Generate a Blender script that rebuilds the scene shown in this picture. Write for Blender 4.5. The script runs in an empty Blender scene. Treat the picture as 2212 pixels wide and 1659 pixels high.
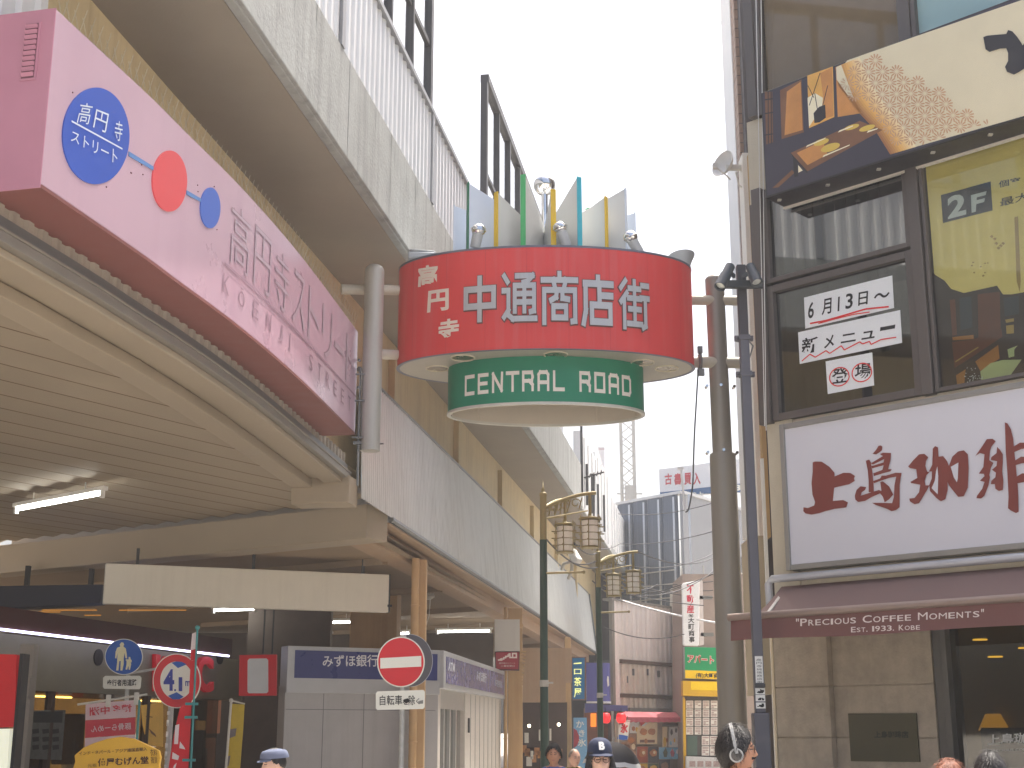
import bpy, bmesh, math, random
from mathutils import Vector, Matrix
random.seed(7)
SC = bpy.context.scene
COL = SC.collection
rad = math.radians
# ------------------------------------------------------------------ camera, sky, sun, exposure
FPX = 2946.0                       # focal length in pixels of the 2212-wide view of the photograph
PITCH = math.atan(5370 / 21150)
CAM = Vector((0, 0, 1.6))
cd = bpy.data.cameras.new('camera'); cam = bpy.data.objects.new('camera', cd); COL.objects.link(cam)
cam.location = CAM; cam.rotation_euler = (rad(90) + PITCH, 0, 0)
cd.sensor_width = 36; cd.lens = 36 * FPX / 2212; cd.clip_start = .1; cd.clip_end = 3000
SC.camera = cam
SUN_EL, SUN_AZ = rad(67), rad(27)
w = bpy.data.worlds.new("World"); SC.world = w; w.use_nodes = True
nt = w.node_tree; bg = nt.nodes['Background']
sky = nt.nodes.new('ShaderNodeTexSky'); sky.sky_type = 'NISHITA'; sky.sun_disc = False
sky.sun_elevation = SUN_EL; sky.sun_rotation = SUN_AZ; sky.air_density = 1.0; sky.dust_density = 9.0; sky.ozone_density = 1.0
nt.links.new(sky.outputs[0], bg.inputs[0]); bg.inputs[1].default_value = 0.15
sl = bpy.data.lights.new('sun', 'SUN'); sun = bpy.data.objects.new('sun', sl); COL.objects.link(sun)
sl.energy = 3.6; sl.angle = rad(.6); sl.color = (1, .95, .87)
sv = Vector((math.cos(SUN_EL) * math.sin(SUN_AZ), math.cos(SUN_EL) * math.cos(SUN_AZ), math.sin(SUN_EL)))
sun.rotation_euler = sv.to_track_quat('Z', 'Y').to_euler(); sun.location = (0, 30, 60)
SC.view_settings.view_transform = 'Standard'; SC.view_settings.look = 'None'
SC.view_settings.gamma = 1; SC.view_settings.exposure = 1.12
SC.view_settings.use_curve_mapping = False
try:
    SC.cycles.max_bounces = 8; SC.cycles.diffuse_bounces = 5; SC.cycles.transparent_max_bounces = 12
    SC.cycles.sample_clamp_indirect = 6
except Exception: pass

# ------------------------------------------------------------------ pixel -> world helpers (2212x1659 view of the photo)
cP, sP = math.cos(PITCH), math.sin(PITCH)
def ray(x, y):
    a = (x - 1106) / FPX; u = -(y - 829.5) / FPX
    return Vector((a, cP - u * sP, sP + u * cP))
def atY(x, y, Y): d = ray(x, y); return CAM + d * (Y / d.y)
def atZ(x, y, z): d = ray(x, y); return CAM + d * ((z - CAM.z) / d.z)
def atP(x, y, o, n): d = ray(x, y); return CAM + d * ((o - CAM).dot(n) / d.dot(n))
def crop(x0, y0, s):
    return lambda p: ((x0 + p[0] / s) / 1.82278, (y0 + p[1] / s) / 1.82278)
Z = Vector((0, 0, 1)); X = Vector((1, 0, 0)); YV = Vector((0, 1, 0))

# ------------------------------------------------------------------ materials
def s2l(c):
    c /= 255.0
    return c / 12.92 if c <= .04045 else ((c + .055) / 1.055) ** 2.4
def lin(c, k=1.0): return tuple(min(1, s2l(v) * k) for v in c)
MATS = {}
def mat(name, rgb, rough=.6, metal=0., var=.08, sc=3., bump=0., bsc=40., streak=0., scol=(60, 55, 48), ssc=3., emit=0., spec=.5, coat=0.):
    if name in MATS: return MATS[name]
    m = bpy.data.materials.new(name); m.use_nodes = True; MATS[name] = m
    N = m.node_tree.nodes; L = m.node_tree.links; b = N['Principled BSDF']
    c = lin(rgb)
    b.inputs['Roughness'].default_value = rough; b.inputs['Metallic'].default_value = metal
    b.inputs['Specular IOR Level'].default_value = spec
    if coat: b.inputs['Coat Weight'].default_value = coat
    tc = N.new('ShaderNodeTexCoord'); out = None
    no = N.new('ShaderNodeTexNoise'); no.inputs['Scale'].default_value = sc; no.inputs['Detail'].default_value = 7; no.inputs['Roughness'].default_value = .62
    L.new(tc.outputs['Object'], no.inputs['Vector'])
    mr = N.new('ShaderNodeMapRange'); mr.inputs[1].default_value = .25; mr.inputs[2].default_value = .75
    mr.inputs[3].default_value = 1 - var; mr.inputs[4].default_value = 1 + var
    L.new(no.outputs['Fac'], mr.inputs[0])
    mx = N.new('ShaderNodeMix'); mx.data_type = 'RGBA'; mx.blend_type = 'MULTIPLY'; mx.inputs['Factor'].default_value = 1
    mx.inputs['A'].default_value = (*c, 1); L.new(mr.outputs[0], mx.inputs['B']); out = mx.outputs['Result']
    if streak:
        mp = N.new('ShaderNodeMapping'); mp.inputs['Scale'].default_value = (ssc * 3, ssc * 3, ssc * .12)
        L.new(tc.outputs['Object'], mp.inputs['Vector'])
        n2 = N.new('ShaderNodeTexNoise'); n2.inputs['Scale'].default_value = 1; n2.inputs['Detail'].default_value = 6; n2.inputs['Roughness'].default_value = .6
        L.new(mp.outputs[0], n2.inputs['Vector'])
        r2 = N.new('ShaderNodeMapRange'); r2.inputs[1].default_value = .48; r2.inputs[2].default_value = .75
        r2.inputs[3].default_value = 0; r2.inputs[4].default_value = streak
        L.new(n2.outputs['Fac'], r2.inputs[0])
        m2 = N.new('ShaderNodeMix'); m2.data_type = 'RGBA'; L.new(r2.outputs[0], m2.inputs['Factor'])
        L.new(out, m2.inputs['A']); m2.inputs['B'].default_value = (*lin(scol), 1); out = m2.outputs['Result']
    L.new(out, b.inputs['Base Color'])
    rr = N.new('ShaderNodeMapRange'); rr.inputs[1].default_value = .3; rr.inputs[2].default_value = .7
    rv = min(.08, var); rr.inputs[3].default_value = max(0.02, rough - rv); rr.inputs[4].default_value = min(1, rough + rv)
    L.new(no.outputs['Fac'], rr.inputs[0]); L.new(rr.outputs[0], b.inputs['Roughness'])
    if bump:
        n3 = N.new('ShaderNodeTexNoise'); n3.inputs['Scale'].default_value = bsc; n3.inputs['Detail'].default_value = 4
        L.new(tc.outputs['Object'], n3.inputs['Vector'])
        bu = N.new('ShaderNodeBump'); bu.inputs['Strength'].default_value = bump; bu.inputs['Distance'].default_value = .02
        L.new(n3.outputs['Fac'], bu.inputs['Height']); L.new(bu.outputs[0], b.inputs['Normal'])
    if emit:
        L.new(out, b.inputs['Emission Color']); b.inputs['Emission Strength'].default_value = emit
    return m
def glass(name, tint=(200, 210, 210), mixf=.5, rough=.03):
    """window glass: see-through share + mirror-like share rising at grazing angles"""
    if name in MATS: return MATS[name]
    m = bpy.data.materials.new(name); m.use_nodes = True; MATS[name] = m
    N = m.node_tree.nodes; L = m.node_tree.links; N.remove(N['Principled BSDF'])
    t = N.new('ShaderNodeBsdfTransparent'); t.inputs[0].default_value = (*lin(tint), 1)
    g = N.new('ShaderNodeBsdfGlossy'); g.inputs['Roughness'].default_value = rough; g.inputs[0].default_value = (.9, .9, .9, 1)
    lw = N.new('ShaderNodeLayerWeight'); lw.inputs[0].default_value = .5
    pw_ = N.new('ShaderNodeMath'); pw_.operation = 'POWER'; pw_.inputs[1].default_value = 3.0; L.new(lw.outputs['Facing'], pw_.inputs[0])
    ma = N.new('ShaderNodeMath'); ma.operation = 'MULTIPLY_ADD'; ma.inputs[1].default_value = .75; ma.inputs[2].default_value = .02 + mixf * .2; L.new(pw_.outputs[0], ma.inputs[0])
    tc = N.new('ShaderNodeTexCoord'); no = N.new('ShaderNodeTexNoise'); no.inputs['Scale'].default_value = 1.3
    L.new(tc.outputs['Object'], no.inputs['Vector'])
    bu = N.new('ShaderNodeBump'); bu.inputs['Strength'].default_value = .02; L.new(no.outputs['Fac'], bu.inputs['Height'])
    L.new(bu.outputs[0], g.inputs['Normal'])
    mx = N.new('ShaderNodeMixShader'); L.new(ma.outputs[0], mx.inputs[0]); L.new(t.outputs[0], mx.inputs[1]); L.new(g.outputs[0], mx.inputs[2])
    L.new(mx.outputs[0], N['Material Output'].inputs[0])
    return m
def emis(name, rgb, st):
    if name in MATS: return MATS[name]
    m = bpy.data.materials.new(name); m.use_nodes = True; MATS[name] = m
    N = m.node_tree.nodes; L = m.node_tree.links
    N.remove(N['Principled BSDF']); e = N.new('ShaderNodeEmission'); e.inputs[0].default_value = (*lin(rgb), 1); e.inputs[1].default_value = st
    L.new(e.outputs[0], N['Material Output'].inputs[0]); return m

# ------------------------------------------------------------------ things
LOC = {}
def tag(o, label=None, cat=None, group=None, kind=None):
    if label: o['label'] = label
    if cat: o['category'] = cat
    if group: o['group'] = group
    if kind: o['kind'] = kind
    return o
def thing(name, label, cat, loc=(0, 0, 0), group=None):
    o = bpy.data.objects.new(name, None); COL.objects.link(o); o.location = loc; o.empty_display_size = .2
    LOC[o.name] = Vector(loc); return tag(o, label, cat, group)
def copy_tree(o, parent=None):
    c = o.copy(); COL.objects.link(c); c.parent = parent
    LOC[c.name] = LOC.get(o.name, Vector()).copy()
    for ch in list(o.children): copy_tree(ch, c)
    return c

class MB:
    def __init__(s): s.v = []; s.f = []; s.m = []
    def add(s, vs, fs, mi=0):
        n = len(s.v); s.v += [Vector(p) for p in vs]; s.f += [tuple(i + n for i in f) for f in fs]; s.m += [mi] * len(fs); return s
    def quad(s, *p, mi=0): return s.add(p, [tuple(range(len(p)))], mi)
    def hexa(s, p, mi=0):          # p: 4 bottom (ccw from above), 4 top
        return s.add(p, [(3, 2, 1, 0), (4, 5, 6, 7), (0, 1, 5, 4), (1, 2, 6, 5), (2, 3, 7, 6), (3, 0, 4, 7)], mi)
    def box(s, c, d, ax=X, ay=YV, az=Z, mi=0):
        c = Vector(c); a = Vector(ax) * d[0] / 2; b = Vector(ay) * d[1] / 2; e = Vector(az) * d[2] / 2
        return s.hexa([c - a - b - e, c + a - b - e, c + a + b - e, c - a + b - e, c - a - b + e, c + a - b + e, c + a + b + e, c - a + b + e], mi)
    def bb(s, x0, x1, y0, y1, z0, z1, mi=0): return s.box(((x0 + x1) / 2, (y0 + y1) / 2, (z0 + z1) / 2), (abs(x1 - x0), abs(y1 - y0), abs(z1 - z0)), mi=mi)
    def bar(s, p0, p1, w, h, up=Z, mi=0):
        p0 = Vector(p0); p1 = Vector(p1); d = (p1 - p0); L = d.length; d.normalize()
        if abs(d.dot(up)) > .99: up = YV
        a = d.cross(up).normalized(); b = a.cross(d)
        return s.box((p0 + p1) / 2, (w, L, h), a, d, b, mi)
    def tube(s, p0, p1, r0, r1=None, n=12, mi=0, cap=True):
        return s.sweep([p0, p1], [r0, r1 if r1 is not None else r0], n, mi, cap)
    def sweep(s, pts, r, n=8, mi=0, cap=True):
        pts = [Vector(p) for p in pts]
        if not isinstance(r, (list, tuple)): r = [r] * len(pts)
        rings = []; prev = None
        for i, p in enumerate(pts):
            d = (pts[min(i + 1, len(pts) - 1)] - pts[max(i - 1, 0)]).normalized()
            if prev is None:
                a = d.orthogonal().normalized()
            else: a = (prev - d * prev.dot(d)).normalized()
            prev = a; b = d.cross(a)
            rings.append([p + (a * math.cos(2 * math.pi * k / n) + b * math.sin(2 * math.pi * k / n)) * r[i] for k in range(n)])
        vs = [q for R in rings for q in R]; fs = []
        for i in range(len(rings) - 1):
            for k in range(n):
                fs.append((i * n + k, i * n + (k + 1) % n, (i + 1) * n + (k + 1) % n, (i + 1) * n + k))
        if cap: fs += [tuple(reversed(range(n))), tuple(range((len(rings) - 1) * n, len(rings) * n))]
        return s.add(vs, fs, mi)
    def lathe(s, c, prof, n=24, axis=Z, mi=0, cap=True):   # prof: (radius, height)
        axis = Vector(axis).normalized(); a = axis.orthogonal().normalized(); b = axis.cross(a); c = Vector(c)
        vs = [c + axis * h + (a * math.cos(2 * math.pi * k / n) + b * math.sin(2 * math.pi * k / n)) * r for r, h in prof for k in range(n)]
        fs = []
        for i in range(len(prof) - 1):
            for k in range(n): fs.append((i * n + k, i * n + (k + 1) % n, (i + 1) * n + (k + 1) % n, (i + 1) * n + k))
        if cap: fs += [tuple(reversed(range(n))), tuple(range((len(prof) - 1) * n, len(prof) * n))]
        return s.add(vs, fs, mi)
    def ball(s, c, r, n=20, mi=0, sx=1, sy=1, sz=1):
        c = Vector(c); m = max(6, n // 2); vs = []; fs = []
        for i in range(m + 1):
            t = math.pi * i / m
            for k in range(n):
                p = 2 * math.pi * k / n
                vs.append(c + Vector((r * sx * math.sin(t) * math.cos(p), r * sy * math.sin(t) * math.sin(p), r * sz * math.cos(t))))
        for i in range(m):
            for k in range(n): fs.append(((i + 1) * n + k, (i + 1) * n + (k + 1) % n, i * n + (k + 1) % n, i * n + k))
        return s.add(vs, fs, mi)
    def torus(s, c, R, r, axis=Z, n=32, k=8, mi=0, a0=0, a1=2 * math.pi):
        axis = Vector(axis).normalized(); a = axis.orthogonal().normalized(); b = axis.cross(a); c = Vector(c)
        full = abs(a1 - a0 - 2 * math.pi) < 1e-6
        pts = [c + (a * math.cos(a0 + (a1 - a0) * i / n) + b * math.sin(a0 + (a1 - a0) * i / n)) * R for i in range(n + 1)]
        return s.sweep(pts, r, k, mi, not full)
    def build(s, name, mats, parent=None, smooth=None, bevel=0, base=None, mods=None):
        if not isinstance(mats, (list, tuple)): mats = [mats]
        off = Vector()
        q = parent
        if q is not None:
            while q.parent is not None: q = q.parent
            off = LOC[q.name]
        elif base is not None: off = Vector(base)
        me = bpy.data.meshes.new(name); me.from_pydata([v - off for v in s.v], [], s.f)
        for m in mats: me.materials.append(m)
        for p, mi in zip(me.polygons, s.m): p.material_index = mi
        bm = bmesh.new(); bm.from_mesh(me); bmesh.ops.remove_doubles(bm, verts=bm.verts, dist=1e-6)
        bmesh.ops.recalc_face_normals(bm, faces=bm.faces) if not getattr(s, 'flat', False) else None
        bm.to_mesh(me); bm.free()
        if smooth:
            me.shade_smooth()
            try: me.set_sharp_from_angle(angle=rad(smooth if smooth > 1 else 40))
            except Exception: pass
        o = bpy.data.objects.new(name, me); COL.objects.link(o)
        if parent is not None: o.parent = parent
        elif base is not None: o.location = base; LOC[o.name] = Vector(base)
        else: LOC[o.name] = Vector()
        if bevel:
            b = o.modifiers.new('bevel', 'BEVEL'); b.width = bevel; b.segments = 2; b.limit_method = 'ANGLE'; b.angle_limit = rad(50)
        return o

# ------------------------------------------------------------------ flat and curved sign surfaces
class Frame:
    """vertical plane: origin o, ax runs to the reader's right, n points at the reader"""
    def __init__(s, o, ax, up=Z):
        s.o = Vector(o); s.ax = Vector(ax).normalized(); s.up = Vector(up).normalized(); s.n = s.ax.cross(s.up).normalized()
    def W(s, a, b, out=0.): return s.o + s.ax * a + s.up * b + s.n * out
    def px(s, x, y, out=0.):
        p = atP(x, y, s.o + s.n * out, s.n) - s.o
        return (p.dot(s.ax), p.dot(s.up))
    def box(s, mb, a0, a1, b0, b1, o0, o1, mi=0):
        P = s.W
        return mb.hexa([P(a0, b0, o0), P(a1, b0, o0), P(a1, b0, o1), P(a0, b0, o1), P(a0, b1, o0), P(a1, b1, o0), P(a1, b1, o1), P(a0, b1, o1)], mi)
    def poly(s, mb, pts, out, th=0., mi=0):
        n = len(pts); f = [s.W(a, b, out) for a, b in pts]
        if not th: return mb.add(f, [tuple(range(n))], mi)
        k = [s.W(a, b, out - th) for a, b in pts]
        return mb.add(f + k, [tuple(range(n)), tuple(reversed(range(n, 2 * n)))] + [(i, (i + 1) % n, n + (i + 1) % n, n + i) for i in range(n)], mi)
    def pxpoly(s, mb, pts, out, th=0., mi=0): return s.poly(mb, [s.px(x, y, out) for x, y in pts], out, th, mi)
    split = 0
def FY(Y): return Frame((0, Y, 0), X)

class Curve:
    def __init__(s, pts):
        s.p = [Vector((a, b)) for a, b in pts]; s.t = [0]
        for i in range(1, len(s.p)): s.t.append(s.t[-1] + (s.p[i] - s.p[i - 1]).length)
        s.split = .12
    def pt(s, t):
        i = 0
        while i < len(s.t) - 2 and t > s.t[i + 1]: i += 1
        f = (t - s.t[i]) / (s.t[i + 1] - s.t[i]); return s.p[i].lerp(s.p[i + 1], f), (s.p[i + 1] - s.p[i]).normalized()
    def W(s, t, z, out=0.):
        p, _ = s.pt(t); e = .15
        d = (s.pt(t + e)[0] - s.pt(t - e)[0]).normalized()
        return Vector((p.x + d.y * out, p.y - d.x * out, z))
    def px(s, x, y, out=0.):
        d = ray(x, y); best = None
        for i in range(len(s.p) - 1):
            q = s.p[i]; e = (s.p[i + 1] - q); n = Vector((e.y, -e.x, 0)).normalized()
            o = Vector((q.x, q.y, 0)) + n * out
            dn = d.dot(n)
            if abs(dn) < 1e-9: continue
            P = CAM + d * ((o - CAM).dot(n) / dn)
            t = (Vector((P.x, P.y)) - Vector((o.x, o.y))).dot(e.normalized())
            lo = -1e-3 if i else -2; hi = e.length + (1e-3 if i < len(s.p) - 2 else 3)
            if P.y > 0 and lo <= t <= hi:
                if best is None or dn < 0: best = (s.t[i] + t, P.z)
        return best
    def poly(s, mb, pts, out, th=0., mi=0): flat2d(s, mb, [Vector((a, b, 0)) for a, b in pts], [tuple(range(len(pts)))], out, th, mi)
    def pxpoly(s, mb, pts, out, th=0., mi=0): s.poly(mb, [s.px(x, y, out) for x, y in pts], out, th, mi)

def flat2d(F, mb, vs, fs, out, th=0., mi=0):
    """put a flat 2D mesh (a,b) on a surface; on a curve it is cut into narrow strips first"""
    if F.split:
        bm = bmesh.new(); V = [bm.verts.new(v) for v in vs]
        for f in fs:
            try: bm.faces.new([V[i] for i in f])
            except Exception: pass
        lo = min(v.x for v in vs); hi = max(v.x for v in vs); k = math.ceil(lo / F.split)
        while k * F.split < hi:
            g = bm.verts[:] + bm.edges[:] + bm.faces[:]
            bmesh.ops.bisect_plane(bm, geom=g, plane_co=(k * F.split, 0, 0), plane_no=(1, 0, 0)); k += 1
        bm.verts.ensure_lookup_table(); bm.verts.index_update()
        vs = [v.co.copy() for v in bm.verts]; fs = [tuple(v.index for v in f.verts) for f in bm.faces]; bm.free()
    W = [F.W(v.x, v.y, out) for v in vs]
    if not th: return mb.add(W, fs, mi)
    n = len(W); B = [F.W(v.x, v.y, out - th) for v in vs]
    ec = {}
    for f in fs:
        for i in range(len(f)):
            a, b = f[i], f[(i + 1) % len(f)]; ec.setdefault((min(a, b), max(a, b)), []).append((a, b))
    sd = [(e[0][1], e[0][0], e[0][0] + n, e[0][1] + n) for e in ec.values() if len(e) == 1]
    return mb.add(W + B, list(fs) + sd, mi)

TXT = {}
def tmesh(s, bold=0., align='LEFT', ls=1.0):
    k = (s, bold, align, ls)
    if k in TXT: return TXT[k]
    cu = bpy.data.curves.new('t', 'FONT'); cu.body = s; cu.offset = bold; cu.resolution_u = 3; cu.align_x = align; cu.space_line = ls; cu.fill_mode = 'FRONT'
    o = bpy.data.objects.new('t', cu); COL.objects.link(o)
    me = bpy.data.meshes.new_from_object(o.evaluated_get(bpy.context.evaluated_depsgraph_get()))
    vs = [v.co.copy() for v in me.vertices]; fs = [tuple(p.vertices) for p in me.polygons]
    bpy.data.objects.remove(o); bpy.data.curves.remove(cu); bpy.data.meshes.remove(me)
    x0 = min(v.x for v in vs); x1 = max(v.x for v in vs); y0 = min(v.y for v in vs); y1 = max(v.y for v in vs)
    vs = [Vector(((v.x - x0) / (x1 - x0), (v.y - y0) / max(1e-6, y1 - y0), 0)) for v in vs]
    TXT[k] = (vs, fs, (x1 - x0) / max(1e-6, y1 - y0)); return TXT[k]
def bil(q, u, v):   # q: BL BR TR TL
    return tuple((q[0][i] * (1 - u) + q[1][i] * u) * (1 - v) + (q[3][i] * (1 - u) + q[2][i] * u) * v for i in (0, 1))
def text(F, mb, s, q, out, bold=0., th=0., mi=0, px=True, align='LEFT', ls=1.0, flip=False):
    """lettering s fitted to the four corners q (BL,BR,TR,TL)"""
    if len(q) == 2: q = [(q[0][0], q[0][1]), (q[1][0], q[0][1]), (q[1][0], q[1][1]), (q[0][0], q[1][1])]
    if px: q = [F.px(x, y, out) for x, y in q]
    vs, fs, _ = tmesh(s, bold, align, ls)
    flat2d(F, mb, [Vector((*bil(q, (1 - v.x) if flip else v.x, v.y), 0)) for v in vs], fs, out, th, mi)
def strokes(F, mb, lines, q, w, out, th=.0, px=True, mi=0):
    """square lettering: polylines on a 0..100 grid, each stroke a bar of width w (grid units)"""
    if px: q = [F.px(x, y, out) for x, y in q]
    i = 0
    for ln in lines:
        for (x0, y0), (x1, y1) in zip(ln, ln[1:]):
            dx, dy = x1 - x0, y1 - y0; L = math.hypot(dx, dy); dx /= L; dy /= L; h = w / 2
            P = [(x0 - dx * h + dy * h, y0 - dy * h - dx * h), (x1 + dx * h + dy * h, y1 + dy * h - dx * h), (x1 + dx * h - dy * h, y1 + dy * h + dx * h), (x0 - dx * h - dy * h, y0 - dy * h + dx * h)]
            P = [bil(q, a / 100, b / 100) for a, b in P]
            flat2d(F, mb, [Vector((*p, 0)) for p in P], [(0, 1, 2, 3)], out + i * .0007, th, mi); i += 1
def circ(c, rx, ry=None, n=40): return [(c[0] + rx * math.cos(2 * math.pi * k / n), c[1] + (ry or rx) * math.sin(2 * math.pi * k / n)) for k in range(n)]
def catmull(P, per=6):
    P = [Vector(p) for p in P]; out = []
    for i in range(len(P) - 1):
        p0 = P[max(i - 1, 0)]; p1 = P[i]; p2 = P[i + 1]; p3 = P[min(i + 2, len(P) - 1)]
        for k in range(per):
            t = k / per
            out.append(.5 * (2 * p1 + (p2 - p0) * t + (2 * p0 - 5 * p1 + 4 * p2 - p3) * t * t + (3 * p1 - p0 - 3 * p2 + p3) * t ** 3))
    return out + [P[-1]]
def ribs(mb, C, t0, t1, z0, z1, pitch, dep, set_top=0., out=0., mi=0, duty=.5):
    """folded sheet: box ribs running up the wall along a curve"""
    prof = []; t = t0
    while t < t1:
        for f, o in ((0, 0), (duty - .12, 0), (duty, dep), (.88, dep)):
            if t + f * pitch < t1: prof.append((t + f * pitch, o))
        t += pitch
    lo = [C.W(t, z0, out + o) for t, o in prof]; hi = [C.W(t, z1, out + o - set_top) for t, o in prof]
    n = len(prof); mb.add(lo + hi, [(i, i + 1, n + i + 1, n + i) for i in range(n - 1)], mi)
def sag(p0, p1, s, n=14):
    p0 = Vector(p0); p1 = Vector(p1)
    return [p0.lerp(p1, i / n) - Z * s * 4 * (i / n) * (1 - i / n) for i in range(n + 1)]

# shared materials
concrete = mat('concrete', (156, 159, 158), .85, var=.14, sc=2.2, bump=.3, bsc=18, streak=.5, scol=(106, 108, 104), ssc=1.5)
soffit_m = mat('soffit_concrete', (146, 139, 128), .9, var=.1, sc=.7, bump=.1, bsc=30)
yellow_wall = mat('yellow_painted_steel', (206, 190, 152), .7, var=.12, sc=1.2, streak=.35, scol=(150, 122, 84))
beige = mat('beige_painted_steel', (160, 147, 128), .62, var=.07, sc=.9, bump=.04, bsc=12)
tan = mat('tan_painted_steel', (166, 140, 114), .65, var=.1, sc=1.5, streak=.25, scol=(140, 100, 66))
ribmetal = mat('ribbed_grey_metal', (208, 210, 206), .42, .25, var=.06, sc=2, streak=.3, scol=(140, 138, 128), ssc=2)
whitemetal = mat('white_metal_panel', (222, 224, 226), .35, .1, var=.04, sc=2, streak=.15, scol=(165, 165, 160))
greymetal = mat('grey_metal', (120, 122, 122), .45, .4, var=.06)
darkmetal = mat('dark_bronze_metal', (72, 70, 70), .45, .5, var=.06)
white = mat('white_paint', (226, 226, 222), .5, var=.03)
offwhite = mat('offwhite_panel', (206, 202, 192), .5, var=.04, sc=1.2, streak=.1, scol=(150, 144, 132))
black = mat('black_paint', (24, 24, 26), .5)
darkgrey = mat('dark_grey_paint', (62, 62, 64), .55)
chrome = mat('chrome', (225, 225, 225), .06, 1., var=.02)
silver = mat('silver_paint', (184, 182, 176), .42, .25, var=.05, streak=.25, scol=(110, 106, 98))
red_p = mat('red_sign_paint', (205, 32, 44), .4, var=.05)
blue_p = mat('blue_sign_paint', (28, 88, 178), .4, var=.05)
# ================================================================== ground
asphalt = mat('asphalt', (122, 122, 122), .9, var=.2, sc=6, bump=.3, bsc=120)
paving = mat('paving', (176, 170, 160), .85, var=.14, sc=3, bump=.2, bsc=60)
mb = MB(); mb.quad((-400, -200, 0), (400, -200, 0), (400, 700, 0), (-400, 700, 0)); tag(mb.build('ground', paving), 'wide pale paved ground running under the whole street', 'ground', kind='structure')
mb = MB(); mb.quad((-3.2, -60, .004), (1.2, -60, .004), (14.5, 160, .004), (9.5, 160, .004)); tag(mb.build('road', asphalt), 'narrow grey asphalt shopping road running away under the arch', 'road', kind='structure')

# ================================================================== railway viaduct
VX = lambda Y: -2.63 + .157 * (Y - 12.55)
vd = Vector((.157, 1, 0)).normalized(); vn = Vector((vd.y, -vd.x, 0))
def VP(Y, out, z): return Vector((VX(Y), Y, z)) + vn * out
def vbox(mb, Y0, Y1, o0, o1, z0, z1, mi=0):
    return mb.hexa([VP(Y0, o0, z0), VP(Y1, o0, z0), VP(Y1, o1, z0), VP(Y0, o1, z0), VP(Y0, o0, z1), VP(Y1, o0, z1), VP(Y1, o1, z1), VP(Y0, o1, z1)], mi)
via = thing('railway_viaduct', 'long grey concrete railway viaduct with a white ribbed barrier crossing the upper left', 'viaduct', (VX(20), 20, 0))
mb = MB(); vbox(mb, -12, 110, -9, -.16, 8.6, 9.3); mb.build('deck_slab', soffit_m, via)
mb = MB(); vbox(mb, -12, 110, -.16, -.05, 8.6, 8.9)
vbox(mb, -12, 44, -.16, 0, 8.62, 9.97)
# shallow drip groove and joints
for Y in range(-8, 44, 6): vbox(mb, Y, Y + .03, -.02, .006, 8.63, 9.96)
mb.build('concrete_fascia', concrete, via, bevel=.015)
random.seed(31)
mb = MB()
for k in range(46):
    Y = random.uniform(6, 43); w_ = random.uniform(.015, .09); h_ = random.uniform(.25, 1.1); n_ = 6
    pl_ = [VP(Y + w_ * (.5 + .4 * math.sin(j * 1.7 + k)) * (1 - j / n_) * .5, .0032, 9.95 - h_ * j / n_) for j in range(n_ + 1)] + [VP(Y - w_ * (.5 + .4 * math.cos(j * 1.3 + k)) * (1 - j / n_) * .5 - .004, .0032, 9.95 - h_ * j / n_) for j in range(n_, -1, -1)]
    mb.add(pl_, [tuple(range(len(pl_)))])
tag(mb.build('drip_stain', mat('drip_stain', (124, 127, 124), .9, var=.2, sc=6), via), kind='stuff')
C_edge = Curve([(VP(-12, 0, 0).x, VP(-12, 0, 0).y), (VP(44, 0, 0).x, VP(44, 0, 0).y)]); C_edge.split = 0
mb = MB(); ribs(mb, C_edge, .1, C_edge.t[-1] - 5, 9.97, 11.56, .26, .035, out=-.06, duty=.62)
mb.build('noise_barrier', whitemetal, via)
mb = MB(); vbox(mb, -12, 39.1, -.14, .02, 11.56, 11.64)
for Y in (15.6, 20.9, 26.3, 31.8): vbox(mb, Y, Y + .14, -.1, .012, 9.98, 11.56)
mb.build('barrier_rail', mat('grey_rail', (150, 152, 156), .4, .4), via)
screen_gl = glass('screen_glass', (236, 240, 242), .25)
def screen(Y0, Y1, step, zt):
    mb = MB(); Ys = []
    Y = Y1 if Y1 < 22 else Y0
    while Y0 - .01 <= Y <= Y1 + .01: Ys.append(Y); Y += -step if Y1 < 22 else step
    for i, Y in enumerate(Ys):
        wd = .16 if i == 0 else .085
        vbox(mb, Y - wd / 2, Y + wd / 2, -.16, -.02, 11.64, zt)
    vbox(mb, Y0, Y1, -.18, 0, zt, zt + .18); vbox(mb, Y0, Y1, -.13, -.05, 12.75, 12.84)
    f = mb.build('platform_screen', darkmetal, via)
    mb = MB(); vbox(mb, Y0, Y1, -.1, -.085, 11.66, zt - .02); mb.build('pane', screen_gl, f)
screen(5, 20.9, 1.35, 15.0); screen(26.2, 40.5, 1.5, 14.8)
mb = MB()
for i, (Y0, Y1, zt) in enumerate([(44.05, 49, 11.2), (49.05, 55, 11.5), (55.05, 63, 11.0), (63.05, 80, 11.2)]):
    vbox(mb, Y0, Y1, -.3, -.02 - .02 * i, 8.62, zt)
    for k in range(4): vbox(mb, Y0 + .6 + k * 1.3, Y0 + .64 + k * 1.3, -.05, .02 - .02 * i, 8.7, zt - .1)
mb.build('cladding_panel', whitemetal, via)
for Y, h0, h1 in ((43.6, 9.0, 11.9), (45.2, 8.9, 10.3), (47.0, 8.9, 10.3), (49.1, 8.9, 10.3), (51.5, 8.9, 10.3)):
    mb = MB(); vbox(mb, Y, Y + .05, -.02, .06, h0, h1); mb.build('downpipe', darkgrey, via)
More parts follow.
